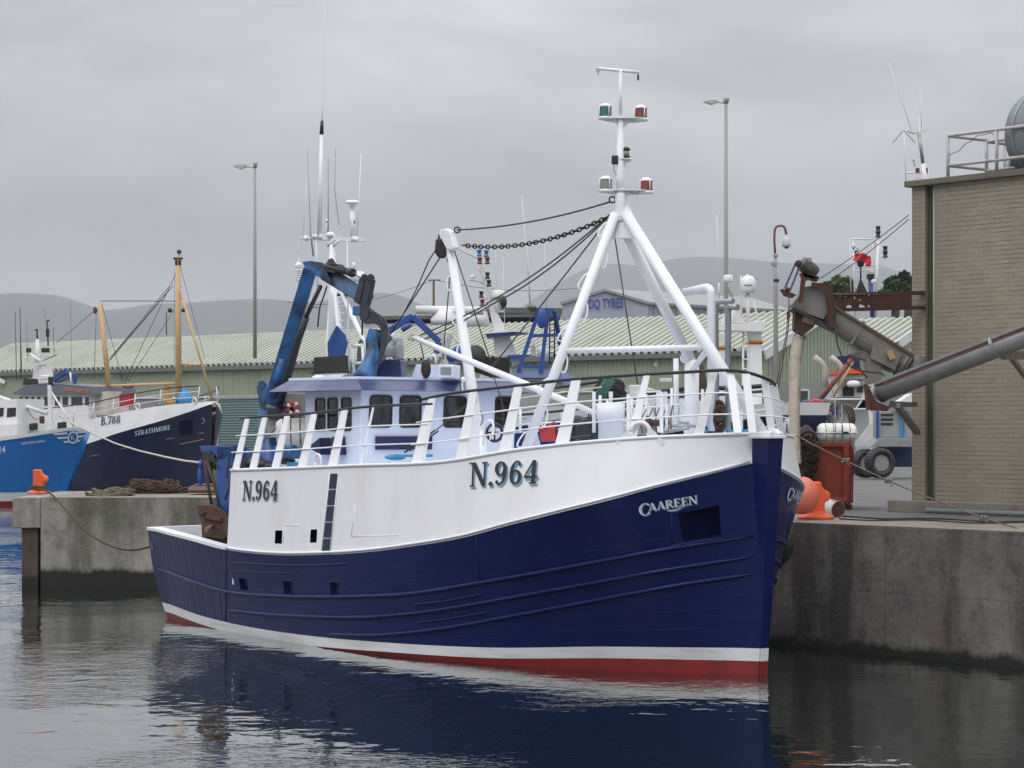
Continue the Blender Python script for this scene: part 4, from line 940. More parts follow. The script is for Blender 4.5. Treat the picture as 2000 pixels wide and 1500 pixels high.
g = MB(); g.prism([whp(1, sv(624), 3.76, .02), whp(1, sv(648), 3.95, .02), whp(1, sv(650), 3.62, .02)], CB.m*.25); g.prism([whp(1, sv(666), 3.96, .02), whp(1, sv(676), 3.98, .02), whp(1, sv(679), 3.62, .02), whp(1, sv(664), 3.66, .02)], CB.m*.2); g.build('side_light_screen', NAVYF, wh)
g = MB(); g.tube([whp(0, 1.2, 3.1, .05), whp(0, -1.4, 3.1, .05)], .02, 6); g.tube([whp(0, 1.2, 3.3, .05), whp(0, -1.4, 3.3, .05)], .02, 6); g.build('grab_rail', WHT2, wh)
# roof gear
def rf(px, py, t=1.2): return CB.at(px, py, t)
g = MB(); a = rf(611, 728, 1.3); b2 = rf(681, 728, 1.3); g.prism([rf(611, 728, 1.3), rf(681, 726, 1.3), rf(679, 694, 1.3), rf(613, 698, 1.3)], V((0, .06, 0))); g.bar(rf(609, 729, 1.3), rf(683, 727, 1.3), .05, .03); part(g, 'black_board', mat('black_board', (.008, .009, .009), .25, var=.4))
g = MB(); g.prism([rf(612, 731, 1.3), rf(676, 729, 1.3), rf(654, 745, 1.3), rf(640, 747, 1.3)], V((0, .8, 0))); part(g, 'board_bracket')
for px in (628, 655): part(T([rf(px, 731, 1.25), rf(px+8, 748, 1.0)], .035, 6), 'board_bracket')
g = MB(); g.sph(rf(624, 744, 1.5), .16, (1.2, 1, .8)); part(g, 'dome')
g = MB()
for x in (689, 708): g.tube([rf(x, 675, .9), rf(x+3, 740, .9)], .035, 6)
g.tube([rf(689, 676, .9), rf(709, 674, .9)], .035, 6); g.tube([rf(690, 710, .9), rf(711, 708, .9)], .03, 6); part(g, 'net_drum_frame')
g = MB(); g.lathe([(.42, -.03), (.45, 0), (.42, .03)], rf(705, 705, .6), (1, .2, 0), 24); part(g, 'drum_flange', DARK)
g = MB(); g.prism([rf(712, 738, .3), rf(738, 702, .3), rf(782, 703, .3), rf(784, 738, .3)], V((.1, .5, 0))); part(g, 'winch_housing', VISOR, bevel=.02)
g = MB(); g.lathe([(.10, -.2), (.19, -.2), (.19, -.16), (.12, -.15), (.12, .15), (.2, .16), (.2, .2), (.1, .2)], rf(764, 686, .3), (.9, -.3, 0), 20); part(g, 'winch_drum', GREY)
g = MB(); g.lathe([(.0, .1), (.10, .09), (.145, .02), (.15, -.06)], rf(773, 664, .2) + V((0, .05, 0)), (-.55, .8, 0), 20); sl = part(g, 'searchlight'); ORG[sl.name] = ORG[boat.name]
MB().lathe([(0, 0), (.125, 0), (.125, .01), (0, .012)], rf(773, 664, .2) + V((.035, -.02, 0)), (.45, -.89, 0), 20).build('lens', mat('lamp_glass', (.45, .5, .48), .1), sl); part(T([rf(770, 738, .2), rf(770, 682, .2)], .035, 8), 'lamp_post_short')
g = MB(); g.box(rf(765, 737, .2), (.12, .12, .12)); g.box(rf(752, 738, .2), (.16, .1, .07)); part(g, 'red_valve', mat('red_plastic', (.4, .03, .03), .4), bevel=.02)
g = MB(); g.prism([rf(802, 740, 0), rf(812, 712, 0), rf(888, 712, 0), rf(890, 740, 0)], V((.1, .7, 0))); part(g, 'roof_locker', PALE, bevel=.02)
g = MB(); g.tube(bend([rf(818, 737, .1), rf(833, 696, .1), rf(850, 694, .1), rf(852, 710, .1)], 4, .1), .025, 6); part(g, 'hood_frame')
g = MB(); g.box(rf(871, 725, .3), (.30, .12, .24)); fl = part(g, 'floodlight', bevel=.02); ORG[fl.name] = ORG[boat.name]
MB().box(rf(871, 725, .3) + V((0, -.065, 0)), (.21, .012, .15)).build('lens', mat('floodlight_glass', (.25, .29, .3), .15), fl)
for px in (735, 794, 905): g = MB(); g.sph(rf(px, 741, .8), .05); part(g, 'fitting')
# whip aerial beside the board
part(T([rf(682, 733, 1.0), rf(680, 620, 1.0), rf(678, 470, 1.0)], [.022, .018, .008], 6), 'whip_aerial')
# ------------------------------------------------------------------ aerial mast behind the wheelhouse
MS, MT2 = 13.0, -.3
def mm_(px, py): return cb(px, py, MT2)
part(T([mm_(635, 800), mm_(652, 560)], .09, 10), 'aerial_mast_leg'); part(T([mm_(675, 800), mm_(655, 560)], .06, 8), 'aerial_mast_leg'); part(T([mm_(665, 565), mm_(705, 655), mm_(735, 740)], .055, 8), 'aerial_mast_leg')
part(T([mm_(653, 800), mm_(650, 560), mm_(649, 478)], [.11, .10, .055], 10), 'aerial_mast')
g = MB()
for y in range(570, 700, 14): g.tube([mm_(640, y), mm_(672, y)], .014, 5)
part(g, 'mast_ladder')
g = MB(); g.prism([mm_(585, 466), mm_(700, 472), mm_(713, 471), mm_(713, 468), mm_(640, 460), mm_(586, 462)], V((0, .18, 0))); part(g, 'aerial_spreader')
g = MB()
for a, b2, r_ in (((596, 463), (600, 468), .05), ((612, 462), (630, 462), .05), ((688, 466), (702, 468), .06), ((640, 480), (650, 470), .04), ((662, 470), (652, 480), .03)): g.tube([mm_(*a), mm_(*b2)], r_, 6)
part(g, 'aerial_clamp')
for pts, r_, m_ in (([(624, 462), (628, 262)], [.055, .04], WHT2), ([(628, 262), (629, 236)], [.05, .035], BLACK), ([(629, 236), (631, 205), (633, 60), (634, 10)], [.012, .009, .006, .004], WHT2),
                ([(612, 500), (607, 460), (600, 292)], [.022, .018, .008], GREY), ([(641, 462), (641, 308)], [.014, .009], GREY), ([(662, 440), (654, 372), (655, 290)], [.006, .005, .004], WIRE),
                ([(697, 462), (701, 400), (705, 300)], [.02, .014, .008], WHT2), ([(592, 463), (599, 355)], [.010, .005], WHT2), ([(584, 495), (582, 470)], [.006, .004], WHT2), ([(618, 462), (620, 560)], [.02, .02], WHT2)):
    part(T([mm_(*p) for p in pts], r_, 6), 'aerial', m_)
g = MB(); g.lathe([(.02, -.3), (.02, 0), (.045, .02), (.05, .08), (.16, .12), (.155, .145), (.1, .175), (0, .19)], mm_(688, 408), n=20); part(g, 'satellite_aerial'); part(T([mm_(689, 462), mm_(688, 412)], .05, 8), 'aerial_base'); g = MB(); g.box(mm_(689, 434), (.09, .06, .06)); part(g, 'aerial_clamp', RUSTM)
g = MB(); g.lathe([(0, 0), (.1, 0), (.11, .04), (.06, .09), (0, .1)], mm_(645, 462), n=16); g.lathe([(0, 0), (.05, .0), (.05, .03), (0, .05)], mm_(639, 432), n=12); g.tube([mm_(639, 458), mm_(639, 432)], .02, 6); part(g, 'dome')
g = MB()
for k in range(5): g.lathe([(.03, 0), (.08, .012), (.085, .03), (.03, .05)], mm_(583, 548) + U*(.0 + k*.05), n=16)
g.sph(mm_(583, 519), .08); g.tube([mm_(583, 560), mm_(583, 504)], .012, 6); part(g, 'weather_station')
part(T([mm_(583, 560), mm_(586, 600), mm_(620, 600)], .02, 6), 'aerial_arm', GREY)
g = MB(); g.lathe([(0, 0), (.28, 0), (.27, .12), (.22, .2), (0, .21)], mm_(688, 548) + V((0, .2, 0)), n=20); g.lathe([(0, 0), (.2, 0), (.22, .08), (0, .1)], mm_(688, 560) + V((0, .2, -.05)), n=20); g.tube([mm_(691, 525), mm_(691, 512)], .03, 8); part(g, 'radar')
g = MB(); g.box(mm_(688, 566) + V((0, .2, 0)), (.42, .3, .06)); g.box(mm_(680, 575) + V((0, .2, 0)), (.5, .08, .05)); part(g, 'radar_platform', DARK)
part(T([mm_(655, 600), mm_(690, 572) + V((0, .2, 0))], .04, 6), 'radar_arm')
# ------------------------------------------------------------------ deck crane of the front boat
CT = 1.25
def cr_(px, py, dy=0.0): return cb(px, py, CT) + V((0, dy, 0))
crn = part(T([CB.P(13.2, CT, 1.0), cr_(527, 800)], .24, 16), 'crane', BLUE2); ORG[crn.name] = ORG[boat.name]
def cp_(mb, name, m=CRANE, **k): return mb.build(name, m, crn, **k)
# lower boom: tapered box with a pale upper face
def boxbeam(a, b, wa, wb, dep, up):
    a, b = V(a), V(b); d = (b-a).normalized(); n = V((0, 1, 0)); u = d.cross(n).normalized()
    if u.dot(up) < 0: u = -u
    g = MB(); vs = []
    for p, w_ in ((a, wa), (b, wb)): vs += [p - n*dep/2, p + n*dep/2, p + n*dep/2 + u*w_, p - n*dep/2 + u*w_]
    g.add(vs, [(0,1,2,3), (7,6,5,4), (0,4,5,1), (1,5,6,2), (2,6,7,3), (3,7,4,0)]); return g
L_ = V((-1, 0, .2))
cp_(boxbeam(cr_(541, 797), cr_(618, 530), .30, .26, .30, L_), 'lower_boom', bevel=.02)
g = MB(); g.prism([cr_(592, 512, -.17), cr_(607, 510, -.17), cr_(632, 514, -.17), cr_(652, 560, -.17), cr_(618, 538, -.17), cr_(600, 530, -.17)], V((0, .34, 0))); cp_(g, 'boom_knuckle', bevel=.015)
cp_(boxbeam(cr_(626, 545), cr_(716, 600), .34, .28, .28, V((0, 0, 1))), 'upper_boom', bevel=.02)
cp_(boxbeam(cr_(690, 598), cr_(719, 598), .18, .2, .24, V((0, 0, -1))), 'upper_boom', bevel=.02)
g = MB(); g.tube([cr_(548, 795, -.24), cr_(586, 660, -.24), cr_(600, 620, -.24)], .075, 12); g.tube([cr_(600, 620, -.24), cr_(628, 560, -.24)], .045, 10); cp_(g, 'lift_cylinder', GREASE)
g = MB(); g.tube([cr_(536, 775, -.26), cr_(556, 700, -.26)], .10, 12); g.tube([cr_(556, 700, -.26), cr_(562, 670, -.26)], .05, 10); cp_(g, 'lift_cylinder', CRANE)
g = MB(); g.tube([cr_(640, 520, -.1), cr_(686, 533, -.1)], .075, 12); g.tube([cr_(684, 532, -.1), cr_(690, 534, -.1)], .09, 12); cp_(g, 'jib_cylinder', GREASE)
cp_(T([cr_(688, 533, -.1), cr_(714, 546, -.1)], .03, 10), 'cylinder_rod', STEEL)
g = MB(); g.prism([cr_(634, 530, -.18), cr_(642, 508, -.18), cr_(650, 505, -.18), cr_(660, 520, -.18), cr_(656, 535, -.18)], V((0, .36, 0))); cp_(g, 'bracket', GREASE, bevel=.01)
for x0, x1 in ((713, 700), (725, 716)): g = MB(); g.bar(cr_(x0, 545, -.1), cr_(x1, 592, -.1), .11, .2); g.tube([cr_(x0, 543, -.22), cr_(x0, 543, .1)], .07, 12); cp_(g, 'link_arm', GREASE, bevel=.01)
g = MB(); g.prism([cr_(703, 578, -.15), cr_(724, 578, -.15), cr_(722, 618, -.15), cr_(714, 628, -.15), cr_(704, 625, -.15)], V((0, .3, 0))); cp_(g, 'rotator', GREASE, bevel=.02)
g = MB(); g.prism([cr_(x, y, -.13) for x, y in ((708, 610), (722, 607), (738, 611), (752, 622), (759, 640), (757, 668), (748, 700), (741, 712), (736, 706), (744, 676), (746, 650), (740, 636), (729, 631), (712, 633))], V((0, .26, 0))); cp_(g, 'gooseneck', GREASE, bevel=.02)
g = MB(); out = []
for k in range(9):
    f = k/8; x = 741 + 6*math.sin(f*3.1) - 16*f; y = 652 + 88*f; r_ = .24 - .09*math.sin(f*math.pi)
    out.append((r_, (f-.5)*.98))
g.lathe(out, cr_(728, 697, -.02), V((.30, .30, .85)), 22); cp_(g, 'net_hauler_drum', CRANE)
g = MB(); g.prism([cr_(722, 640, -.1), cr_(736, 648, -.1), cr_(742, 700, -.1), cr_(728, 725, -.1), cr_(712, 748, -.1), cr_(700, 745, -.1), cr_(716, 700, -.1), cr_(714, 665, -.1)], V((0, .12, 0))); cp_(g, 'hauler_arm', CRANE, bevel=.02)
g = MB(); g.prism([cr_(639, 700, .3), cr_(637, 668, .3), cr_(655, 633, .3), cr_(672, 652, .3), cr_(676, 668, .3), cr_(671, 690, .3), cr_(674, 705, .3)], V((0, .25, 0))); cp_(g, 'drum_guard', BLUE2, bevel=.03)
cp_(T([cr_(708, 626), cr_(707, 655)], .02, 6), 'hydraulic_hose', BLACK)
for pts in ([(558, 700), (566, 730), (558, 760), (552, 775)], [(580, 655), (586, 668), (582, 682), (572, 684)], [(548, 776), (562, 785), (556, 800), (566, 806)], [(540, 800), (548, 790), (560, 795)], [(644, 516), (672, 520), (676, 531)], [(719, 600), (742, 618), (754, 640)], [(640, 560), (634, 580), (626, 600), (622, 640)]):
    cp_(T(bend([cr_(x, y, -.2) for x, y in pts], 5, .3), .017, 6), 'hydraulic_hose', BLACK)
g = MB(); g.box(cr_(549, 806), (.55, .4, .24)); g.sph(cr_(560, 812), .14); cp_(g, 'crane_valves', GREASE, bevel=.03)
g = MB(); g.tube([cr_(513, 751, -.18), cr_(513, 751, .18)], .08, 12); g.bar(cr_(511, 752), cr_(520, 800), .14, .2); cp_(g, 'slew_arm', CRANE)
# ------------------------------------------------------------------ after part: blue gantry, deck casing, hanging door
BT = 2.0
def ga(px, py, t=BT): return cb(px, py, t)
gn = MB()
gn.prism([ga(424, 872), ga(455, 872), ga(455, 905), ga(449, 1020), ga(420, 1005)], V((.25, .5, 0))); g1 = part(gn, 'stern_gantry', BLUE2, bevel=.02); ORG[g1.name] = ORG[boat.name]
g = MB(); g.prism([ga(390, 871), ga(456, 870), ga(456, 889), ga(430, 900), ga(414, 882), ga(392, 882)], V((.2, .4, 0))); g.build('gantry_beam', BLUE2, g1, bevel=.01)
g = MB(); g.prism([ga(394, 880), ga(412, 882), ga(416, 905), ga(396, 902)], V((0, .3, 0))); g.build('gantry_block', DARK, g1, bevel=.03)
g = MB(); g.sph(ga(392, 928), .1, (.7, .6, 2.2)); g.tube([ga(393, 898), ga(393, 915)], .05, 8); g.build('hook', BLUEP, g1)
for pts in ([(400, 900), (405, 940), (413, 985)], [(404, 900), (417, 940), (430, 990)]): T([ga(*p) for p in pts], .035, 7).build('warp', mat('old_warp', (.07, .05, .035), .9, bump=.01, bs=30), g1)
for pts in ([(446, 905), (442, 930), (450, 950), (440, 975)], [(452, 880), (446, 900), (452, 925)], [(435, 885), (418, 900), (430, 915)]): T(bend([ga(*p) for p in pts], 4, .1), .02, 6).build('hanging_cable', DARK, g1)
g = MB(); g.prism([cb(455, 918, -.5), cb(620, 918, -.5), cb(620, 872, -.5), cb(455, 880, -.5)], V((0, .3, 0))); g.build('blue_casing', BLUE2, g1)
g = MB(); g.prism([CB.P(11.0, 1.2, 3.22), CB.P(13.0, 1.2, 3.22), CB.P(13.0, -1.6, 3.22), CB.P(11, -1.6, 3.22)], U*.28); part(g, 'deck_casing', PALE, bevel=.02)
for px, py, r_, m_ in ((500, 905, .14, DARK), (515, 908, .12, BLACK), (560, 900, .10, DARK), (532, 912, .1, DARK)): g = MB(); g.sph(cb(px, py, 1.6), r_, (1.8, 1, .8)); part(g, 'net_bundle', m_)
g = MB(); g.prism([cb(560, 912, 1.9), cb(592, 912, 1.9), cb(592, 903, 1.9), cb(560, 903, 1.9)], V((0, .3, 0))); part(g, 'blue_plate', LBLUE)
g = MB(); g.box(cb(560, 876, 1.7), (.5, .2, .06)); g.box(cb(575, 868, 1.7), (.08, .12, .5)); g.bar(cb(565, 885, 1.7), cb(578, 860, 1.7), .06, .1); part(g, 'raft_cradle', LBLUE, bevel=.01)
# hanging trawl door (its own thing)
door_c = cb(416, 1030, 2.15)
td = thing('trawl_door', cb(416, 1072, 2.15), 'rusty brown steel trawl door hanging at the stern of the N.964 boat', 'trawl door', 'trawl doors')
pl = [(383, 988), (387, 985), (420, 988), (436, 998), (447, 1014), (445, 1073), (395, 1063), (393, 1025)]
MB().prism([cb(x, y, 2.15) for x, y in pl], V((.03, .07, 0))).build('plate', RUSTM, td, bevel=.01)
g = MB(); g.bar(cb(396, 1008, 2.2), cb(432, 1015, 2.2), .06, .06); g.build('stiffener', RUSTM, td)
g = MB(); g.bar(cb(398, 1044, 2.2), cb(440, 1050, 2.2), .06, .06); g.build('stiffener', RUSTM, td)
g = MB(); g.tube([cb(415, 1028, 2.2), cb(415, 1028, 2.2) + V((-.10, -.25, -.06))], .05, 8); g.build('towing_lug', mat('worn_lug', (.2, .13, .09), .7), td)
g = MB(); g.tube([cb(399, 1002, 2.2), cb(399, 1002, 2.2) + V((-.07, -.12, -.04))], .04, 8); g.build('towing_lug', RUSTM, td)
# liferaft, lifebuoy
def liferaft(c, d, r, ln_, lab, grp=None, m_=None, D=None, name='liferaft'):
    m_ = m_ or mat('liferaft_shell', (.68, .67, .62), .4, dirt=(.4, .38, .33), damt=.4, ds=2)
    root = thing(name, V(c) - U*r, lab, 'liferaft', grp); d = V(d).normalized()
    MB().lathe([(0, -ln_/2), (r*.72, -ln_/2), (r*.95, -ln_/2+r*.3), (r, -ln_/2+r*.6), (r, ln_/2-r*.6), (r*.95, ln_/2-r*.3), (r*.72, ln_/2), (0, ln_/2)], c, d, 26).build('shell', m_, root)
    n = U.cross(d).normalized(); g = MB(); g.bar(V(c) - d*(ln_/2+.02), V(c) + d*(ln_/2+.02), r*2.1, .05, n); g.build('seam_flange', m_, root, bevel=.01)
    for k in (-.32, -.12, .12, .32): MB().torus(V(c) + d*ln_*k, r*1.015, .012, d, 26, 5).build('strap', DARK, root)
    return root
rc = cb(578, 843, 1.9); liferaft(rc, (1, .05, .02), .27, .78, 'round white liferaft canister lying behind the white rail posts at the stern', 'liferaft canisters')
lbu = thing('lifebuoy', cb(572, 812, 1.2), 'red and white lifebuoy leaning behind the white liferaft canister', 'lifebuoy')
c = cb(572, 798, 1.2); MB().torus(c, .11, .045, (.3, -1, .1), 20, 8, sq=1.0).build('ring', mat('buoy_red', (.45, .05, .03), .5), lbu)
for k in (20, 110, 200, 290): MB().torus(c, .11, .048, (.3, -1, .1), 4, 8, arc=(k, k+28)).build('white_band', WHT2, lbu)
ex = MB().box(cb(592, 812, .9), (1.5, .05, .9)); ex.build('cabin_side', mat('grey_beige_wall', (.30, .28, .27), .7), boat)
# ------------------------------------------------------------------ foredeck gear
g = MB(); c = cb(1193, 860, .9); g.lathe([(.22, 0), (.22, .40), (.25, .405), (.25, .70), (0, .71)], c - U*.05, n=28); g.tube([c + U*.66, c + U*.78], .03, 8); g.box(c + U*.80, (.07, .07, .1)); part(g, 'vent_drum', WHITE)
part(MB().bar(cb(1227, 845, .7), cb(1227, 770, .7), .09, .06), 'stanchion')
g = MB(); g.tube(bend([cb(1337, 571, -.9), cb(1382, 561, -.9), cb(1389, 568, -.9), cb(1389, 842, -.9)], 6, .12), .072, 16); part(g, 'vent_pipe', WHITE)
g = MB(); g.tube(bend([cb(1441, 600, -1.2), cb(1424, 600, -1.2), cb(1422, 610, -1.2), cb(1422, 842, -1.2)], 6, .1), .055, 14); part(g, 'exhaust_pipe', GALV)
g = MB(); g.tube(bend([cb(1432, 588, -1.9), cb(1398, 590, -1.9), cb(1400, 842, -1.9)], 6, .12), .05, 14); part(g, 'exhaust_pipe', GALV)
g = MB(); g.tube([cb(1320, 700, -2.2), cb(1322, 840, -2.2)], .05, 8); part(g, 'stanchion')
for x, t in ((1285, -1.4), (1292, .4), (1160, 1.0), (1246, -1.6), (1300, -2.3)): part(MB().bar(cb(x, 845, t), cb(x, 765, t), .08, .06), 'stanchion')
for x, t, y in ((1172, -.5, 772), (1186, -1.9, 780), (1234, -.9, 778), (1262, -2.3, 770), (1302, .2, 790), (1312, -1.0, 758), (1372, -1.6, 760), (1448, -1.3, 770), (1016, -.4, 795), (1046, -1.2, 800)): part(T([cb(x, 845, t), cb(x, y, t)], .028, 7), 'stanchion')
for (xa, xb, y0, y1, t) in ((1150, 1330, 806, 790, -.9), (1150, 1330, 828, 815, -.9), (1160, 1300, 792, 776, -1.8), (1236, 1290, 768, 764, -.9), (985, 1110, 832, 822, -1.0), (1350, 1420, 812, 810, -1.4)): part(T([cb(xa, y0, t), cb(xb, y1, t)], .018, 6), 'deck_rail')
for k in range(5): part(T(bend([cb(1255 + k*14, 846, .1), cb(1250 + k*15, 822 - k*3, .1), cb(1262 + k*13, 800 - k*2, -.2)], 5, .15), .012, 5), 'hose', WIRE if k % 2 else RUSTM)
g = MB(); g.box(cb(1262, 838, -.3), (.35, .3, .22)); part(g, 'deck_winch', GREY, bevel=.03); g = MB(); g.lathe([(.08, -.2), (.14, -.19), (.06, -.1), (.06, .1), (.14, .19), (.08, .2)], cb(1284, 826, -.3), (1, .2, 0), 16); part(g, 'winch_drum', RUSTM)
part(MB().tube([cb(1290, 845, .2), cb(1345, 836, .2)], .03, 8), 'deck_rail', GALV)
wl = MB(); c = cb(1335, 835, -.4); wl.lathe([(0, 0), (.35, 0), (.37, .03), (.1, .06), (.1, .1), (0, .1)], c, n=22); part(wl, 'winch_top', GALV)
rb = thing('fish_box', cb(1068, 862, .6), 'bright red plastic fish box behind the white rail of the front boat', 'box'); g = MB(); g.prism([cb(1054, 842, .6), cb(1070, 834, .6), cb(1082, 826, .6), cb(1086, 862, .6), cb(1056, 862, .6)], V((.06, .35, 0))); g.build('body', mat('red_plastic', (.4, .03, .03), .4), rb, bevel=.01); g = MB(); g.bar(cb(1053, 841, .6) - V((0, .01, 0)), cb(1083, 825, .6) - V((0, .01, 0)), .03, .04); g.build('rim', mat('red_plastic', (.4, .03, .03), .4), rb)
an = thing('anchor', cb(1120, 868, 1.2), 'black stock anchor lying on deck beside the white vent drum', 'anchor'); g = MB(); g.tube([cb(1108, 858, 1.2), cb(1156, 852, 1.2)], .035, 8); g.build('shank', BLACK, an); g = MB(); g.tube([cb(1114, 864, 1.2), cb(1110, 850, 1.2)], .04, 8); g.box(cb(1112, 866, 1.2), (.2, .1, .06)); g.build('fluke', BLACK, an); g = MB(); g.prism([cb(1136, 866, 1.2), cb(1143, 832, 1.2), cb(1150, 832, 1.2), cb(1150, 866, 1.2)], V((0, .1, 0))); g.build('stock', BLACK, an)
# dark tarpaulin heap between the posts
g = MB()
random.seed(3)
for k in range(8): g.sph(cb(1112 + k*7, 842 + random.uniform(-8, 8), .2) + V((0, random.uniform(0, .5), 0)), random.uniform(.16, .26), (1, 1, random.uniform(.7, 1.3)))
part(g, 'tarpaulin_heap', mat('black_tarpaulin', (.012, .014, .022), .55, var=.4, vs=8, bump=.02, bs=10))
for k in range(5): part(T(bend([cb(1150 + k*3, 806, .3), cb(1148+k*6, 825 + k*3, .3), cb(1160 + k*4, 835, .3), cb(1156 + k*5, 850, .3)], 4, .1), .012, 5), 'hose', BLACK)
# wheel and pipe hoop near the derrick foot
g = MB(); g.torus(cb(966, 845, .9), .16, .03, (.5, -1, 0), 20, 6); g.tube([cb(966, 845, .9) + V((-.15, 0, 0)), cb(966, 845, .9) + V((.15, 0, 0))], .02, 6); g.tube([cb(966, 830, .9), cb(966, 862, .9)], .02, 6); part(g, 'hand_wheel', DARK)
g = MB(); g.tube(bend([cb(944, 870, 1.0), cb(947, 825, 1.0), cb(962, 820, 1.0), cb(965, 840, 1.0), cb(952, 868, 1.0)], 4, .12), .025, 7); part(g, 'pipe_hoop')
g = MB(); g.prism([cb(905, 895, 1.9), cb(936, 895, 1.9), cb(938, 800, 1.9), cb(922, 765, 1.9)], V((0, .04, 0))); part(g, 'post_gusset')
rp_ = T(bend([cb(932, 757, .8), cb(930, 790, .8), cb(944, 812, .8), cb(940, 832, .8), cb(926, 830, .8), cb(924, 820, .8)], 5, .12), .014, 6); part(rp_, 'coiled_line', mat('line_brown', (.2, .16, .12), .9))
part(T([cb(850, 840, 2.0), cb(790, 884, 2.3)], .018, 6), 'mooring_tail', WIRE); part(T([cb(856, 842, 2.0), cb(800, 880, 2.3)], .018, 6), 'mooring_tail', WIRE); part(T([cb(912, 790, 1.6), cb(852, 840, 2.0)], .012, 6), 'mooring_tail', WIRE)
g = MB(); g.box(cb(808, 890, 2.2), (.7, .3, .05)); g.sph(cb(772, 893, 2.3), .1, (2, 1, .6)); part(g, 'blue_plate', LBLUE)
part(T([CB.P(.6, .0, 4.0), CB.P(.6, .0, 4.3)], .05, 8), 'bitt')
g = MB(); g.prism([cb(1490, 848, 0) , cb(1500, 836, 0), cb(1513, 838, 0), cb(1518, 848, 0)], CB.m*-.1); part(g, 'foot_lug', WHITE, bevel=.01)
g = MB(); g.tube(bend([cb(1534, 848, -1.0), cb(1534, 820, -1.0), cb(1540, 820, -1.0), cb(1541, 848, -1.0)], 4, .05), .02, 6); part(g, 'bitt')
for x0, x1 in ((1363, 1381), (1421, 1462)): part(MB().box(cb((x0+x1)/2, 842, -.8), ((x1-x0)/116, .3, .06)), 'blue_plate', LBLUE)
g = MB()
for k in range(7): g.torus(cb(1404, 800 + k*5, -1.0) + V((0, 0, 0)), .10, .03, (random.random()-.5, -1, random.random()-.5), 12, 5, sq=1.6)
part(g, 'rope_tangle', mat('dark_rope', (.06, .04, .028), .95))
g = MB(); g.tube([cb(1366, 700, -2.4), cb(1372, 760, -2.4), cb(1380, 800, -2.3)], [.05, .12, .04], 8); part(g, 'furled_net', mat('dark_rope', (.06, .04, .028), .95))
# tyre fender between hull and quay
tf = thing('tyre_fender', CB.P(2.3, -3.2, 1.8), 'black tyre hanging as a fender between the front boat and the quay wall', 'tyre')
MB().torus(CB.P(2.75, -2.9, 2.0), .34, .11, CB.m + CB.b*-.5, 28, 10).build('tyre', BLACK, tf)
T([CB.P(2.75, -2.9, 2.35), CB.P(2.75, -2.75, 3.1)], .015, 6).build('lanyard', DARK, tf)
# ------------------------------------------------------------------ on the quay
ORNG = mat('orange_bollard_paint', (.72, .10, .022), .5, var=.1, vs=3, dirt=(.45, .08, .03), damt=.5, ds=3)
def bollard(c, s, lab, yaw=0):
    root = thing('mooring_bollard', c, lab, 'bollard', 'orange mooring bollards'); M = Matrix.Rotation(yaw, 3, 'Z'); c = V(c)
    g = MB(); g.lathe([(0, 0), (.46*s, 0), (.47*s, .03*s), (.46*s, .07*s), (.26*s, .15*s), (.22*s, .2*s), (0, .2*s)], c, n=8, smooth=False); g.build('base', ORNG, root, bevel=.02)
    f = lambda x, y, z: c + M @ V((x*s, y*s, z*s))
    prof = [(-.22, .12), (.2, .12), (.19, .42), (.30, .46), (.34, .52), (.28, .62), (.12, .80), (.10, .92), (-.20, .92), (-.19, .5)]
    g = MB(); g.prism([f(x, -.17, z) for x, z in prof], M @ V((0, .34*s, 0))); g.build('horn', ORNG, root, bevel=.045*s)
    g = MB(); g.sph(f(.20, 0, .56), .18*s, (1, 1, .85)); g.build('lobe', ORNG, root)
    return root
bollard(at(76, 962, 65.2) - U*(at(76, 962, 65.2).z - QZ - .01), .72, 'orange cast bollard on the left end of the pier')
bp2 = at(1593, 1012, 46.6); bollard(V((bp2.x, bp2.y, QZ+.012)), .80, 'orange cast bollard beside the bow at the quay edge', .2)
fb = thing('ball_fender', at(1566, 985, 46.4), 'faded orange inflatable ball fender pressed between bow and orange bollard', 'fender')
MB().sph(at(1566, 968, 46.0), .34, (1, 1, 1.08), 24, 16).build('ball', mat('faded_orange_pvc', (.72, .17, .11), .45, dirt=(.45, .12, .08), damt=.5, ds=4), fb)
T([at(1566, 936, 46.0), at(1560, 915, 45.5)], .012, 5).build('lanyard', DARK, fb)
pp_ = thing('pipe_offcut', at(1620, 1005, 48), 'short white and rusty steel pipe offcut lying right of the orange bollard', 'pipe')
a = at(1612, 993, 47.8); d = V((.55, -.85, -.12)).normalized(); a.z = QZ + .2
g = MB(); g.lathe([(.17, -.35), (.185, -.35), (.185, .30), (.17, .30), (.17, -.35)], a + V((.05, -.1, 0)), d, 20); g.build('pipe', mat('flaked_white_pipe', (.6, .57, .52), .6, dirt=RUST, damt=.9, ds=2.5, dlo=.48, dhi=.56), pp_)
MB().lathe([(.166, -.3), (.166, .3)], a + V((.05, -.1, 0)), d, 20).build('inner_face', RUSTM, pp_)
lp = thing('steel_tube', at(1905, 1002, 47), 'long grey steel tube lying on the quay at the foot of the brick building', 'tube')
T([V((at(1806, 996, 49.6).x, 49.4, QZ+.08)), V((at(2060, 1006, 47.2).x, 46.6, QZ+.08))], .055, 10).build('tube', mat('tube_grey', (.14, .17, .18), .5, dirt=RUST, damt=.4, ds=3), lp)
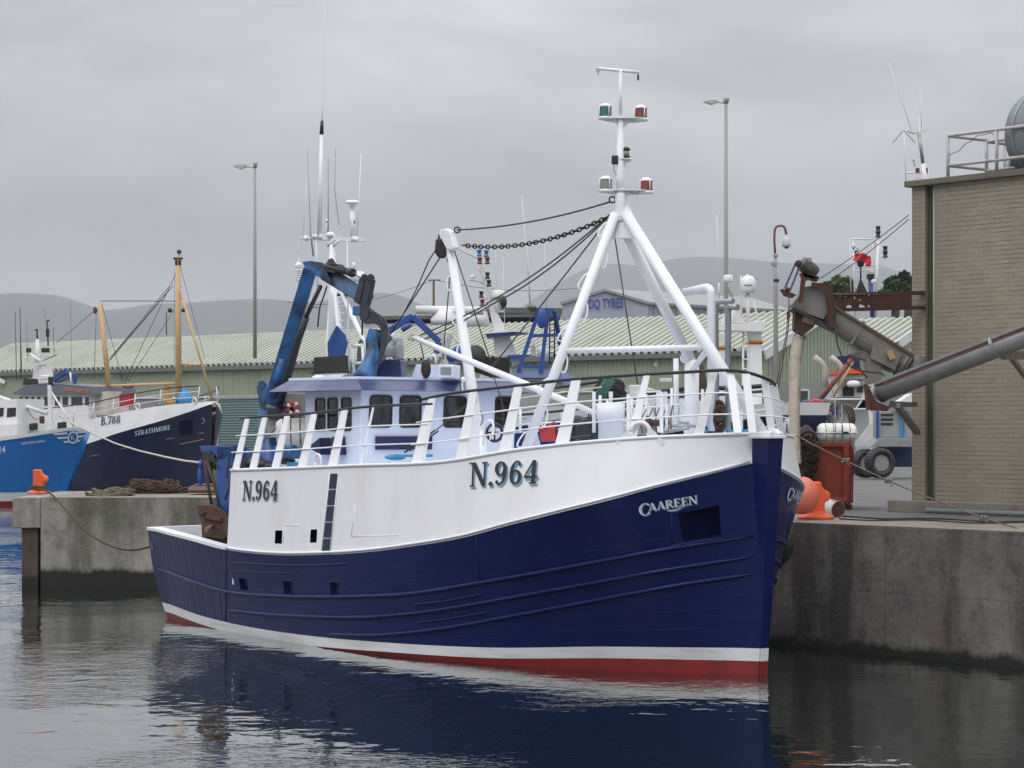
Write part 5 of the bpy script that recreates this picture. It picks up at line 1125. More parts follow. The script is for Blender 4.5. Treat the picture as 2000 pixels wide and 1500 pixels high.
for y0, y1, w_, k in ((1009, 1019, .02, 0), (1013, 1022, .016, 1)):
    pts = [V((at(x, 0, 47).x, (CZ-QZ-.03)*F/(lerp(y0, y1, (x-1640)/360) - HZ + 1.6*math.sin(x*.03 + k)), QZ+.03)) for x in range(1640, 2060, 15)]
    pts = [V(((x-1000)/F*p.y, p.y, p.z)) for x, p in zip(range(1640, 2060, 15), pts)]
    T(pts, w_, 6).build('ground_cable', BLACK, label='thin black cable lying along the quay edge, nearest the water' if k else 'black cable lying along the quay edge, farther from the water', cat='cable', group='cables on the quay edge')
# ropes
ROPE = mat('mooring_rope', (.24, .19, .14), .95, var=.3, vs=20, bump=.01, bs=60)
ROPEB = mat('brown_rope', (.09, .05, .032), .95, var=.4, vs=12, bump=.01, bs=50)
ROPEG = mat('olive_rope', (.17, .15, .095), .95, var=.3, vs=12, bump=.01, bs=50)
def rope3(pts, r, mb, lay=2.2):          # three-strand look: two thin strands wound round the line
    tot = 0; out = [[], []]
    for i, p in enumerate(pts):
        if i: tot += (pts[i]-pts[i-1]).length
        d = (pts[min(i+1, len(pts)-1)] - pts[max(0, i-1)]).normalized(); a, b2 = frame(d)
        for k in range(2):
            an = tot*2*math.pi/(r*12) + k*math.pi; out[k].append(p + (a*math.cos(an) + b2*math.sin(an))*r*.5)
    for o in out: mb.tube(o, r*.62, 5)
def fine(pts, n=200):
    seg = [(pts[i+1]-pts[i]).length for i in range(len(pts)-1)]; T_ = sum(seg); out = []
    for k in range(n+1):
        s = T_*k/n; i = 0
        while i < len(seg)-1 and s > seg[i]: s -= seg[i]; i += 1
        out.append(pts[i].lerp(pts[i+1], min(1, s/seg[i])))
    return out
r0 = cb(1556, 851, -1.2); r1 = at(2060, 1052, 42.3)
g = MB(); pts = fine(sag(r0, r1, .16, 30), 420); rope3(pts, .014, g)
mr_ = thing('mooring_rope', r0, 'pale knotted mooring rope running from the bow down across the right of the quay', 'rope', 'mooring ropes'); g.build('rope', ROPE, mr_)
for px, py, D_ in ((1651, 901, 44.6), (1735, 940, 44.2), (1920, 1003, 43.1)):
    # the point of the rope nearest that pixel
    best = min(pts, key=lambda p: abs((p.x/p.y*F+1000)-px)); g = MB()
    for k in range(4): g.torus(best + V((.03*(k-1.5), 0, 0)), .035, .014, (1, .3*(-1)**k, -.45), 10, 5)
    g.tube([best, best + V((.06, -.05, -.10))], .012, 5); g.build('knot', ROPE, mr_)
s_ = cb(312, 1051, 1.9); m2_ = thing('mooring_rope', at(76, 955, 65), 'thin brown mooring rope sagging from the left bollard to the stern', 'rope', 'mooring ropes')
g = MB(); pa_ = [at(70, 955, 65.2), at(90, 958, 63.2), at(103, 967, 61.5)] + [at(x, y, lerp(61.4, 52.6, (x-103)/205)) for x, y in ((125, 992), (150, 1022), (180, 1048), (215, 1067), (250, 1076), (285, 1071), (309, 1061))]
rope3(fine(bend(pa_, 4, 1.0), 260), .026, g); g.build('rope', ROPEB, m2_)
g = MB()
for k in range(3): g.torus(at(76, 950 + k*2, 65.2), .21, .022, (0.1, .0, 1), 20, 5)
g.build('turns', ROPEB, m2_)
m3_ = thing('mooring_rope', at(180, 845, 130), 'white mooring rope sagging from the bright blue boat across to the pier', 'rope', 'mooring ropes')
g = MB(); a = at(120, 822, 130); b2 = at(392, 905, 66); g.tube([at(x, y, lerp(129, 66.5, ((x-115)/277)**.8)) for x, y in ((115, 812), (140, 826), (180, 846), (225, 866), (270, 880), (320, 892), (360, 900), (395, 904))], [.035]*8, 6); g.build('rope', mat('pale_rope', (.50, .47, .40), .9), m3_)
def heap(cx0, cx1, D, n, r, m_, lab, hgt, seed):
    random.seed(seed); g = MB(); c = at((cx0+cx1)/2, 0, D); L0 = (cx1-cx0)/F*D/2
    for k in range(n):
        a = L0*random.uniform(.75, 1.0); b2 = random.uniform(.35, .75); z = QZ + .03 + hgt*(k/n); ph = random.uniform(0, 6.28); pts = []; ox, oy = random.uniform(-.12, .12)*L0, random.uniform(-.3, .3)
        for i in range(33):
            t = i/32*2*math.pi; pts.append(V((c.x + ox + a*math.cos(t)*(1-hgt*k/n), D + oy + b2*math.sin(t), max(QZ+.03, z + .05*math.sin(3*t+ph)*(.5+k/n)))))
        rope3(pts, r, g)
    return g.build('rope_coil', m_, label=lab, cat='rope', group='rope heaps on the pier')
heap(170, 262, 63.2, 12, .022, ROPEG, 'flattened coil of olive rope on the pier, the left and paler heap', .12, 2)
heap(236, 362, 65.6, 20, .026, ROPEB, 'larger dark brown rope heap on the pier, the right one', .32, 5)
td2 = thing('trawl_door', at(400, 955, 64.5), 'curved rusty trawl door lying flat on the pier behind the blue gantry', 'trawl door', 'trawl doors')
MB().prism([V((at(368, 0, 64.5).x, 64.3, QZ+.12)), V((at(374, 0, 64.5).x, 63.9, QZ+.06)), V((at(430, 0, 64.5).x, 63.8, QZ+.06)), V((at(436, 0, 64.5).x, 64.6, QZ+.14)), V((at(420, 0, 64.5).x, 65.4, QZ+.2)), V((at(375, 0, 64.5).x, 65.3, QZ+.2))], U*.09).build('plate', RUSTM, td2, bevel=.02)
g = MB(); g.box(at(400, 952, 64.8), (.5, .25, .14)); g.build('shoe', RUSTM, td2)
# rust red skip on the quay
SKIP = mat('skip_red_paint', (.25, .034, .015), .6, var=.2, vs=1.5, dirt=(.06, .022, .015), damt=.7, ds=2, bump=.005, bs=8)
sk_t = thing('skip', V((at(1600, 0, 52).x, 52.5, QZ)), 'rust red open steel skip standing on the quay behind the orange bollard', 'skip')
D1 = 52.0
def sp(x, y, D=D1): return at(x, y, D)
g = MB(); g.prism([sp(1560, 984), sp(1654, 984), sp(1658, 872), sp(1560, 868)], V((.1, .05, 0))); g.build('front_panel', SKIP, sk_t)
g = MB(); g.prism([sp(1654, 986), sp(1661, 980), sp(1662, 866), sp(1654, 866)], V((.35, 2.2, 0))); g.build('side_panel', SKIP, sk_t, bevel=.01)
g = MB(); g.bar(sp(1556, 868, 51.95), sp(1662, 868, 51.95), .12, .10); g.build('top_rim', SKIP, sk_t, bevel=.01)
g = MB(); g.bar(sp(1652, 985, 51.9), sp(1653, 870, 51.9), .12, .08, V((1, 0, 0))); g.build('corner_post', SKIP, sk_t, bevel=.01)
g = MB(); g.bar(sp(1560, 975, 51.9), sp(1652, 975, 51.9), .09, .3, U); g.build('bottom_rail', mat('skip_rail', (.26, .05, .02), .6, dirt=(.1, .03, .02), ds=3), sk_t)
g = MB(); g.prism([sp(1560, 982, 54.2), sp(1666, 982, 54.2), sp(1668, 880, 54.2), sp(1560, 872, 54.2)], V((0, .05, 0))); g.build('back_panel', SKIP, sk_t)
g = MB(); g.box(sp(1648, 990, 52.3), (.3, .5, .12)); g.box(sp(1580, 988, 52.3), (.2, .4, .12)); g.build('skid', RUSTM, sk_t)
NETM = mat('dark_net', (.035, .022, .016), .98, var=.5, vs=8, bump=.03, bs=12)
nh = MB(); random.seed(9)
for k in range(60):
    a = random.random()*6.28; rr = random.random(); p = sp(1576 + 16*rr*math.cos(a), lerp(975, 850, random.random()), 51.5 + random.random()*.4); nh.torus(p, random.uniform(.05, .16), random.uniform(.015, .03), (random.random()-.5, random.random()-.5, random.random()-.5), 10, 4)
for k in range(10): nh.sph(sp(1574 + random.uniform(-6, 8), 960 - k*11, 51.8), .22, (1, .9, .8), 8, 6)
nh.build('net_pile', NETM, label='tall dark brown heap of netting against the left side of the red skip', cat='net')
# ------------------------------------------------------------------ grain handling gear
AUG = mat('auger_grey_paint', (.19, .18, .16), .55, metal=.1, var=.15, vs=2, dirt=(.07, .05, .04), damt=.6, ds=2)
IRON = mat('rusted_iron', (.085, .028, .016), .85, var=.35, vs=6, bump=.006, bs=16, dirt=(.03, .018, .014), damt=.7, ds=3, dlo=.42, dhi=.6)
DG = 49.0
def gp(x, y, D=DG): return at(x, y, D)
up = thing('upper_auger', gp(1600, 700), 'grey inclined screw conveyor with a motor on top, held by a rusty beam', 'conveyor')
a, b2 = gp(1600, 607), gp(1772, 712)
dvec = (b2-a).normalized(); nvec = V((dvec.z, 0, -dvec.x)); nvec = nvec if nvec.z > 0 else -nvec
g = MB(); n = 10; prof = []
for k in range(n+1):
    an = math.pi + math.pi*k/n; prof.append((math.cos(an)*.25, math.sin(an)*.25))
prof = prof + [(.25, .18), (-.25, .18)]
g.add([p + V((0, 1, 0))*x + nvec*z for p in (a, b2) for x, z in prof], [(i, (i+1) % 13, (i+1) % 13 + 13, i+13) for i in range(13)] + [tuple(range(13)), tuple(range(25, 12, -1))]); g.build('trough', AUG, up)
g = MB(); g.bar(a + nvec*.2, b2 + nvec*.2, .62, .05, V((0, 1, 0))); g.build('trough_lid', mat('rust_lid', (.13, .07, .045), .8, dirt=RUST, ds=3), up)
for f in (.42, .8): g = MB(); g.bar(a.lerp(b2, f) - dvec*.02, a.lerp(b2, f) + dvec*.02, .55, .55, V((0, 1, 0))); g.build('flange', AUG, up)
g = MB(); g.prism([gp(1572, 560, 48.7), gp(1594, 557, 48.7), gp(1618, 575, 48.7), gp(1616, 612, 48.7), gp(1608, 624, 48.7), gp(1552, 604, 48.7), gp(1548, 594, 48.7)], V((0, .62, 0))); g.build('head_box', AUG, up, bevel=.012)
g = MB(); g.prism([gp(1550, 600, 48.66), gp(1632, 640, 48.66), gp(1630, 645, 48.66), gp(1546, 604, 48.66)], V((0, .7, 0))); g.build('head_flange', DARK, up)
g = MB(); g.prism([gp(1553, 606, 48.8), gp(1598, 622, 48.8), gp(1588, 640, 48.8), gp(1568, 656, 48.8), gp(1552, 644, 48.8)], V((0, .45, 0))); g.build('spout_hood', IRON, up)
g = MB(); g.add([gp(1572, 615, 48.75), gp(1597, 623, 48.75), gp(1568, 658, 48.9), gp(1551, 655, 48.9), gp(1572, 615, 49.2), gp(1597, 623, 49.2), gp(1568, 658, 49.15), gp(1551, 655, 49.15)], [(0,1,2,3), (4,7,6,5), (0,3,7,4), (1,5,6,2), (0,4,5,1), (3,2,6,7)]); g.build('spout', mat('worn_spout', (.27, .22, .18), .7, dirt=RUST, damt=.7, ds=4), up, bevel=.02)
g = MB(); g.bar(gp(1618, 562, 48.6), gp(1626, 642, 48.6), .14, .12, V((1, 0, 0))); g.build('hanger_frame', IRON, up); g = MB(); g.bar(gp(1585, 556, 48.6), gp(1626, 562, 48.6), .1, .1); g.build('hanger_frame', IRON, up)
g = MB(); g.prism([gp(1560, 592, 48.5), gp(1567, 590, 48.5), gp(1574, 548, 48.5), gp(1600, 543, 48.5), gp(1566, 532, 48.5)], V((0, .08, 0))); g.prism([gp(1566, 532, 48.5), gp(1600, 540, 48.5), gp(1598, 548, 48.5), gp(1570, 540, 48.5)], V((0, .5, 0))); g.build('motor_bracket', IRON, up)
mo = MB(); mo.lathe([(0, -.22), (.10, -.22), (.15, -.18), (.155, .14), (.12, .2), (0, .2)], gp(1579, 524, 48.8), V((.75, .1, -.6)), 18); mr = mo.build('motor', mat('motor_green_grey', (.09, .10, .075), .5, dirt=RUST, damt=.6, ds=5), up)
g = MB()
for k in range(9): g.torus(gp(1579, 524, 48.8) + V((.75, .1, -.6)).normalized()*(-.15 + k*.034), .158, .006, (.75, .1, -.6), 18, 4)
g.build('cooling_fins', DARK, mr); g = MB(); g.box(gp(1578, 508, 48.75), (.14, .16, .1)); g.build('terminal_box', GREY, mr, bevel=.01)
g = MB(); g.lathe([(0, 0), (.07, 0), (.07, .05), (0, .05)], gp(1559, 515, 48.5), (0, -1, 0), 16); g.lathe([(0, 0), (.05, 0), (.05, .05), (0, .05)], gp(1538, 566, 48.5), (0, -1, 0), 16); g.build('pulley_wheel', IRON, up)
g = MB(); g.bar(gp(1555, 512, 48.47), gp(1533, 563, 48.47), .02, .04); g.bar(gp(1563, 517, 48.47), gp(1543, 568, 48.47), .02, .04); g.build('drive_belt', mat('belt_slate', (.05, .07, .13), .6), up)
g = MB(); g.prism([gp(1524, 566, 48.45), gp(1530, 564, 48.45), gp(1556, 576, 48.45), gp(1548, 582, 48.45), gp(1532, 578, 48.45)], V((0, .12, 0))); g.build('belt_guard', IRON, up)
g = MB(); g.prism([gp(1707, 666, 48.7), gp(1762, 692, 48.7), gp(1748, 723, 48.7), gp(1700, 700, 48.7)], V((0, .06, 0))); g.build('side_plate', AUG, up, bevel=.01)
g = MB(); g.box(gp(1740, 693, 48.6), (.12, .05, .18), Matrix.Rotation(R(-25), 3, 'Y')); g.build('wooden_block', mat('wood_block', (.42, .26, .13), .7), up)
g = MB(); g.prism([gp(1690, 683, 48.9), gp(1712, 692, 48.9), gp(1752, 722, 48.9), gp(1745, 727, 48.9), gp(1700, 706, 48.9), gp(1658, 692, 48.9)], V((0, .5, 0))); g.build('support_plate', AUG, up)
g = MB(); g.prism([gp(1694, 700, 48.8), gp(1722, 706, 48.8), gp(1722, 745, 48.8), gp(1694, 752, 48.8)], V((0, .4, 0))); g.build('transfer_chute', AUG, up, bevel=.01)
g = MB(); g.lathe([(.30, -.03), (.31, 0), (.30, .03)], b2 + V((-.08, 0, .05)), dvec, 22); g.tube([b2 - V((.1, 0, 0)), b2 + V((.25, .3, -.1))], .3, 16); g.build('tail_housing', AUG, up)
for pts in ([(1632, 642), (1634, 668), (1645, 700), (1668, 722), (1700, 727), (1720, 728), (1728, 735)], [(1664, 700), (1680, 722), (1694, 738)], [(1632, 590), (1634, 612), (1630, 622)]): T(bend([gp(x, y, 48.5) for x, y in pts], 5, .3), .016, 6).build('electric_cable', BLACK, up)
rbm = thing('rusty_beam', gp(1700, 590, 49.6), 'rusted through steel beam running level from the brick building to the grey conveyor', 'beam')
def holes():
    m = IRON.copy(); m.name = 'holed_iron'; N = m.node_tree.nodes; L = m.node_tree.links; b = N['Principled BSDF']
    tc = N.new('ShaderNodeTexCoord'); n = N.new('ShaderNodeTexNoise'); n.inputs['Scale'].default_value = 7; n.inputs['Detail'].default_value = 3; L.new(tc.outputs['Object'], n.inputs[0])
    sx = N.new('ShaderNodeSeparateXYZ'); L.new(tc.outputs['Object'], sx.inputs[0])
    r = N.new('ShaderNodeMapRange'); r.inputs[1].default_value = .25; r.inputs[2].default_value = .5; r.inputs[3].default_value = 0; r.inputs[4].default_value = .22; L.new(sx.outputs[0], r.inputs[0])
    ad = N.new('ShaderNodeMath'); L.new(n.outputs[0], ad.inputs[0]); L.new(r.outputs[0], ad.inputs[1])
    ls = N.new('ShaderNodeMath'); ls.operation = 'GREATER_THAN'; ls.inputs[1].default_value = .41; L.new(ad.outputs[0], ls.inputs[0]); L.new(ls.outputs[0], b.inputs['Alpha']); return m
bl, br_ = gp(1624, 590, 49.0), gp(1810, 588, 50.05)
bn = V((0, 0, 1))
g = MB(); g.prism([gp(1612, 572, 49), gp(1806, 568, 50.2), gp(1806, 575, 50.2), gp(1632, 575, 49)], V((.05, .22, 0))); g.build('top_flange', IRON, rbm)
g = MB(); g.prism([gp(1630, 602, 49), gp(1808, 597, 50.2), gp(1808, 603, 50.2), gp(1630, 608, 49)], V((.05, .22, 0))); g.build('bottom_flange', IRON, rbm)
g = MB(); g.prism([gp(1630, 575, 49.05), gp(1778, 575, 50.0), gp(1778, 598, 50.0), gp(1630, 603, 49.05)], V((0, .012, 0))); g.build('web', holes(), rbm)
# corrugated filling hose
hs = thing('filling_hose', gp(1553, 660, 49), 'white ribbed filling hose hanging down from the grey conveyor spout', 'hose')
hp = fine(bend([gp(1560, 655, 49), gp(1554, 700, 48.9), gp(1552, 760, 48.7), gp(1551, 830, 48.6), gp(1552, 880, 48.5), gp(1554, 905, 48.5)], 6, .4), 300)
g = MB(); g.tube(hp, [(.098 if (k % 3) else .128)*(1.0 if k > 8 else .85) for k in range(301)], 16, smooth=False); g.build('hose', mat('hose_grey_white', (.80, .74, .66), .6, dirt=(.28, .25, .22), damt=.5, ds=4), hs)
g = MB(); g.lathe([(.13, 0), (.14, .04), (.13, .08)], gp(1561, 658, 49) - U*.03, (.3, 0, 1), 18); g.build('clamp', STEEL, hs)
hl = MB(); hl.tube([gp(1541, 575, 48.4), gp(1540, 640, 48.4), gp(1530, 700, 48.2), gp(1508, 830, 47)], .012, 5); hl.tube([gp(1541, 590, 48.4), gp(1536, 650, 48.4), gp(1526, 700, 48.2), gp(1503, 830, 47)], .010, 5); hl.box(gp(1540, 615, 48.4), (.07, .06, .14))
hl.build('hoist_rope', ROPEB, label='thin brown hoist rope with a small pulley hanging left of the white ribbed hose', cat='rope')
# lower conveyor
lo_ = thing('lower_conveyor', gp(1850, 720, 46), 'grey round conveyor tube sloping up to the right in front of the brick building', 'conveyor')
la, lb_ = gp(1722, 766, 47.6), gp(2080, 628, 43.6)
dl_ = (lb_-la).normalized()
GT = mat('galvanised_conveyor', (.23, .235, .23), .5, metal=.2, var=.15, vs=3, dirt=(.10, .09, .08), damt=.5, ds=2, dst=(1, 1, 1))
g = MB(); g.tube([la, lb_], .19, 28); g.build('tube', GT, lo_)
jn = la.lerp(lb_, .66); g = MB(); g.lathe([(.19, -.02), (.225, -.015), (.225, .015), (.19, .02)], jn, dl_, 28); g.build('joint_ring', GT, lo_)
hp_ = V((dl_.y, -dl_.x, 0)).normalized(); nn_ = dl_.cross(hp_); nn_ = nn_ if nn_.z > 0 else -nn_; yo = hp_*-.185
g = MB(); g.prism([la + nn_*.135 - yo, lb_ + nn_*.135 - yo, lb_ + nn_*.19 - yo, la + nn_*.19 - yo], yo*2); g.build('lid', GT, lo_, bevel=.006)
g = MB(); g.bar(la + nn_*.115 - yo*.93 + dl_*.12, lb_ + nn_*.115 - yo*.93, .02, .036, hp_); g.build('black_seal', BLACK, lo_)
g = MB(); g.bar(la + nn_*.085 - yo*.95 + dl_*.25, lb_ + nn_*.085 - yo*.95, .02, .030, hp_); g.build('rusty_seam', mat('rust_orange', (.17, .055, .025), .85, var=.3, vs=4), lo_)
g = MB(); g.lathe([(0, -.03), (.19, -.03), (.21, 0), (.19, .03)], la - dl_*.02, dl_, 28); g.build('end_plate', GT, lo_)
g = MB(); g.prism([gp(1693, 750, 47.4), gp(1698, 800, 47.4), gp(1734, 803, 47.4), gp(1738, 795, 47.4), gp(1712, 784, 47.4), gp(1700, 760, 47.4)], V((0, .45, 0))); g.build('end_guard', IRON, lo_)
g = MB(); g.prism([gp(1738, 783, 47.8), gp(1790, 786, 50.0), gp(1790, 794, 50.0), gp(1735, 796, 47.8)], V((.05, .15, 0))); g.build('support_arm', AUG, lo_)
g = MB(); g.bar(gp(1752, 792, 48.3), gp(1792, 845, 50.2), .12, .10); g.build('support_strut', AUG, lo_)
g = MB(); g.bar(gp(1960, 694, 45), gp(2010, 694, 46.5), .08, .16); g.bar(gp(1976, 700, 45.3), gp(2020, 760, 47.2), .08, .08); g.build('support_strut', AUG, lo_)
g = MB(); g.prism([gp(1930, 660, 44.9), gp(1936, 659, 44.9), gp(1937, 671, 44.9), gp(1931, 672, 44.9)], V((0, .01, 0))); g.build('label_plate', SILV, lo_)
# two overhead wires to the brick building
for a_, b_ in (((1600, 545), (1775, 420)), ((1625, 545), (1775, 428))): T(sag(at(*a_, 56), at(*b_, 51.2), .04), .010, 5).build('overhead_wire', WIRE, label='thin dark wire slanting to the brick building, the ' + ('upper' if a_[0] == 1600 else 'lower') + ' of two', cat='wire', group='wires to the brick building')
# ================================================================== boats behind
DNAVY = mat('dark_navy_paint', (.004, .008, .045), .4, var=.25, vs=.8, dirt=(.02, .02, .03), damt=.6, ds=.7)
BRB = mat('vivid_blue_paint', (.007, .145, .46), .35, var=.08, vs=.5, dirt=(.01, .08, .3), damt=.4, ds=.6)
CREAM = mat('buff_mast_paint', (.52, .34, .15), .5, var=.1, vs=1, dirt=(.35, .25, .15), damt=.4, ds=2)
WSUP = mat('white_superstructure', (.70, .70, .69), .45, var=.04, dirt=(.45, .42, .37), damt=.35, ds=.9)
LAV = mat('lavender_paint', (.22, .28, .48), .45, var=.1)
def simple_hull(h, root, blue, white, zlo=-1.0, boot=None, bz=(.25, .7), end=None, deck=True):
    zb_ = (lambda s: bz[1]) if boot else (lambda s: zlo)
    for sg in (1, -1):
        g = MB(); rows, _ = h.strip(zb_, h.zs, nu=44, nv=6, sg=sg); g.grid(rows); g.build('hull', blue, root)
        g = MB(); rows, _ = h.strip(h.zs, h.zt, nu=44, nv=3, sg=sg); g.grid(rows); g.build('bulwark', white, root)
        if boot:
            g = MB(); rows, _ = h.strip(lambda s: bz[0], zb_, nu=40, nv=1, sg=sg); g.grid(rows); g.build('boot_top', boot[0], root)
            g = MB(); rows, _ = h.strip(lambda s: zlo, lambda s: bz[0], nu=40, nv=1, sg=sg); g.grid(rows); g.build('antifouling', boot[1], root)
    g = MB(); rows = []
    L_ = h.send[0]
    for i in range(24):
        s = .2 + (L_-.2)*i/23; z = h.zt(s) - .25; rows.append([h.P(s, h.half(s, h.zt(s))*k/3, z) for k in (-3, 0, 3)])
    g.grid(rows); g.build('deck', GREY, root)
    z0, z1 = zlo, h.zt(L_); t = h.half(L_, z1); g = MB(); g.add([h.P(h.s1(z0), -h.half(L_, .5), z0), h.P(h.s1(z0), h.half(L_, .5), z0), h.P(h.s1(z1), t, z1), h.P(h.s1(z1), -t, z1)], [(0, 1, 2, 3)]); g.build('transom', blue, root)
def lev_top(h): return lambda s: h.half(s, h.zt(s))
def hull_rail(h, s0, s1, hh, root, n=9, black=True, inw=.15, sg=1, bars=(.33, .66), ztop=None):
    ss = [lerp(s0, s1, i/24) for i in range(25)]
    tp = lambda s, f=1: h.P(s, sg*max(0, h.half(s, h.zt(s)) - inw*f), h.zt(s) + hh*f)
    T([tp(s) for s in ss], .04, 6).build('top_rail', BLACK if black else WSUP, root)
    for f in bars: T([tp(s, f) for s in ss], .025, 5).build('guard_rail', WSUP, root)
    for i in range(n): s = lerp(s0, s1, i/(n-1)); T([tp(s, 0), tp(s)], .035, 5).build('rail_post', WSUP, root)
# ---- navy and white boat with buff masts (left)
B0 = 142.0
SH = Hull((at(411, 0, B0).x, B0, 0), (-.80, .60, 0), (-.60, -.80, 0), [(0, .1), (1, .8), (3, 2.2), (7, 3.3), (14, 3.5), (22, 2.6)], [(0, .15), (.5, 1.0), (1.2, 1.95), (2.5, 2.9), (5, 3.5), (12, 3.7), (22, 3.2)], [(0, 4), (22, 4)], [(0, 5), (22, 5)], .06, (22, .6), [(0, .2), (3, .2), (9, .1)])
lv = lambda s: itp(SH.H, s+.3)
SH.zsT = sorted(SH.solve(x, y, lv) for x, y in ((413, 789), (380, 801), (340, 814), (300, 826), (250, 840), (220, 849), (185, 862), (120, 880), (0, 900)))
SH.ztT = sorted(SH.solve(x, y, lv) for x, y in ((413, 783.5), (380, 786.5), (330, 790), (280, 797), (240, 804), (200, 813), (150, 822), (60, 832), (0, 836)))
strb = thing('fishing_boat', SH.P(10, 0, 0), 'dark navy boat with buff masts and B.788 on its side, behind the pier', 'fishing boat')
simple_hull(SH, strb, DNAVY, WSUP)
S_ = lambda px, py, t=0: SH.at(px, py, t)
def sp_(mb, name, m=None, **k): return mb.build(name, m or WSUP, strb, **k)
fS = mapper(SH, (264, 851), (333, 838), (264, 842), (333, 829)); paint(MB(), 'STRATHMORE', fS, .06).build('name_lettering', mat('white_blue_lettering', (.6, .72, .85), .5), strb)
fS2 = mapper(SH, (197, 831), (236, 826), (198, 815), (237, 810)); paint(MB(), 'B.788', fS2, .05).build('registration_number', mat('navy_lettering', (.01, .03, .12), .5), strb)
q = [SH.solve(x, y) for x, y in ((350, 822), (376, 820), (376, 848), (350, 850))]; g = MB(); g.add([SH.side(s, z, 1, .05) for s, z in q], [(0, 1, 2, 3)]); sp_(g, 'hawse_recess_shade', PORTB)  # flat dark sheet on the plating, a recess's shade painted as colour
for pts in (((175, 892), (250, 874), (330, 857), (398, 845)), ((350, 868), (380, 862), (398, 858))): T([SH.side(*SH.solve(x, y), 1, .02) for x, y in pts], .025, 5).build('moulding', mat('tan_line', (.3, .18, .10), .6), strb)
g = MB()
for sg in (1,): g.torus(SH.side(*SH.solve(395, 822), 1, .05), .16, .025, SH.m, 14, 5)
g.build('round_emblem', mat('emblem_pinkish', (.45, .25, .2), .6), strb)
g = MB(); c = SH.side(1.5, 2.6, -1, .2)
for k in range(4): g.sph(c + V((.02*k, -.05*k, -.7 + k*.27)), .22, (1, 1, 1), 10, 7)
g.build('bow_fender', BLACK, strb)
hull_rail(SH, .2, 11.2, 1.0, strb, 8); hull_rail(SH, .2, 8, 1.0, strb, 6, sg=-1)
hull_rail(SH, 11.2, 18, .9, strb, 10, black=False)
part2 = lambda pts, r, name, m=CREAM: sp_(T([S_(*p) for p in pts], r, 10), name, m)
part2([(349, 795), (348, 500)], [.20, .15], 'fore_mast'); part2([(350, 560), (416, 785)], [.07, .08], 'mast_strut'); part2([(350, 508), (350, 483)], .05, 'mast_strut'); part2([(352, 711), (393, 713)], .07, 'mast_strut'); part2([(352, 714), (393, 713)], .05, 'mast_strut')
part2([(196, 592), (214, 772)], [.14, .17], 'after_mast'); part2([(172, 755), (345, 749)], [.07, .09], 'boom')
g = MB(); g.box(S_(348, 505), (.55, .3, .12)); g.box(S_(348, 513), (.35, .3, .3)); sp_(g, 'mast_lamps', DARK); g = MB(); g.box(S_(350, 492), (.25, .2, .2)); sp_(g, 'mast_lamps', DARK)
g = MB(); g.sph(S_(186, 606), .17, (.8, .6, 1.3)); sp_(g, 'pulley_block', RUSTM); sp_(MB().sph(S_(332, 606), .15), 'pulley_block', DARK); sp_(MB().sph(S_(358, 606), .13), 'pulley_block', DARK)
part2([(325, 610), (325, 655)], .03, 'lamp_stem', DARK)
for a, b2, r_ in (((196, 588), (345, 588), .025), ((215, 700), (330, 560), .02), ((213, 706), (338, 558), .02), ((348, 525), (243, 748), .02), ((340, 606), (250, 745), .018), ((199, 595), (240, 745), .018), ((188, 612), (184, 740), .018), ((352, 520), (400, 700), .015), ((341, 530), (341, 720), .012), ((183, 608), (110, 670), .018), ((330, 566), (214, 702), .02)):
    sp_(T([S_(*a), S_(*b2)], r_, 5), 'rigging', WIRE)
for k in range(9): sp_(T([S_(349, 560 + k*24) , S_(356, 560 + k*24)], .02, 4), 'rung', CREAM); sp_(T([S_(199 + k*2, 615 + k*17), S_(206 + k*2, 615 + k*17)], .02, 4), 'rung', CREAM)
g = MB(); g.tube(sag(S_(236, 752), S_(262, 753), .15, 8), .05, 6); sp_(g, 'rope_turns', mat('dark_rope', (.06, .04, .028), .95))
# wheelhouse
def SW(px, py, t): return SH.at(px, py, t)
wz = SH.P(0, 0, 0)
g = MB(); g.prism([SW(34, 800, 1.6), SW(40, 767, 1.6), SW(172, 768, 1.6), SW(174, 830, 1.6), SW(34, 830, 1.6)], -SH.m*3.4); hw = sp_(g, 'wheelhouse', WSUP); ORG[hw.name] = ORG[strb.name]
g = MB(); g.prism([SW(22, 770, 1.9), SW(52, 752, 1.8), SW(90, 748, 1.8), SW(176, 755, 1.8), SW(178, 770, 1.9), SW(100, 769, 1.9)], -SH.m*3.8); g.build('visor', mat('grey_visor', (.085, .09, .115), .5), hw)
def svf(u, v): return SH.at(lerp(124, 174, u), lerp(765 + 3*u, 756 + 3*u, v) - math.sin(u*6.3)*1.5, 1.95)
sign(MB(), 'STRATHMORE', svf, .01).build('name_board', mat('scroll_red_cream', (.45, .18, .10), .5), hw)
for x0, x1 in ((38, 44), (49, 55), (61, 66), (72, 78), (85, 96), (107, 116), (122, 132), (139, 160), (166, 173)): g = MB(); g.prism([SW(x0, 792 if x0 < 120 else 791, 1.64), SW(x1, 792 if x0 < 120 else 791, 1.64), SW(x1, 775, 1.64), SW(x0, 775, 1.64)], -SH.m*.03); g.build('window', GLASS, hw)
g = MB(); g.prism([SW(62, 752, .3), SW(66, 714, .3), SW(84, 712, .3), SW(92, 752, .3)], -SH.m*.7); sp_(g, 'mast_tower'); part2([(74, 715), (73, 662)], [.22, .10], 'mast_pole', WSUP)
g = MB(); g.prism([SW(54, 690, .3), SW(75, 702, .3), SW(107, 690, .3), SW(107, 693, .3), SW(78, 706, .3), SW(54, 694, .3)], -SH.m*.3); sp_(g, 'lamp_arms')
for x, y, w_ in ((56, 684, .3), (89, 684, .5)): g = MB(); g.box(S_(x, y, .4), (w_, .3, .3)); sp_(g, 'floodlight', DARK, bevel=.05)
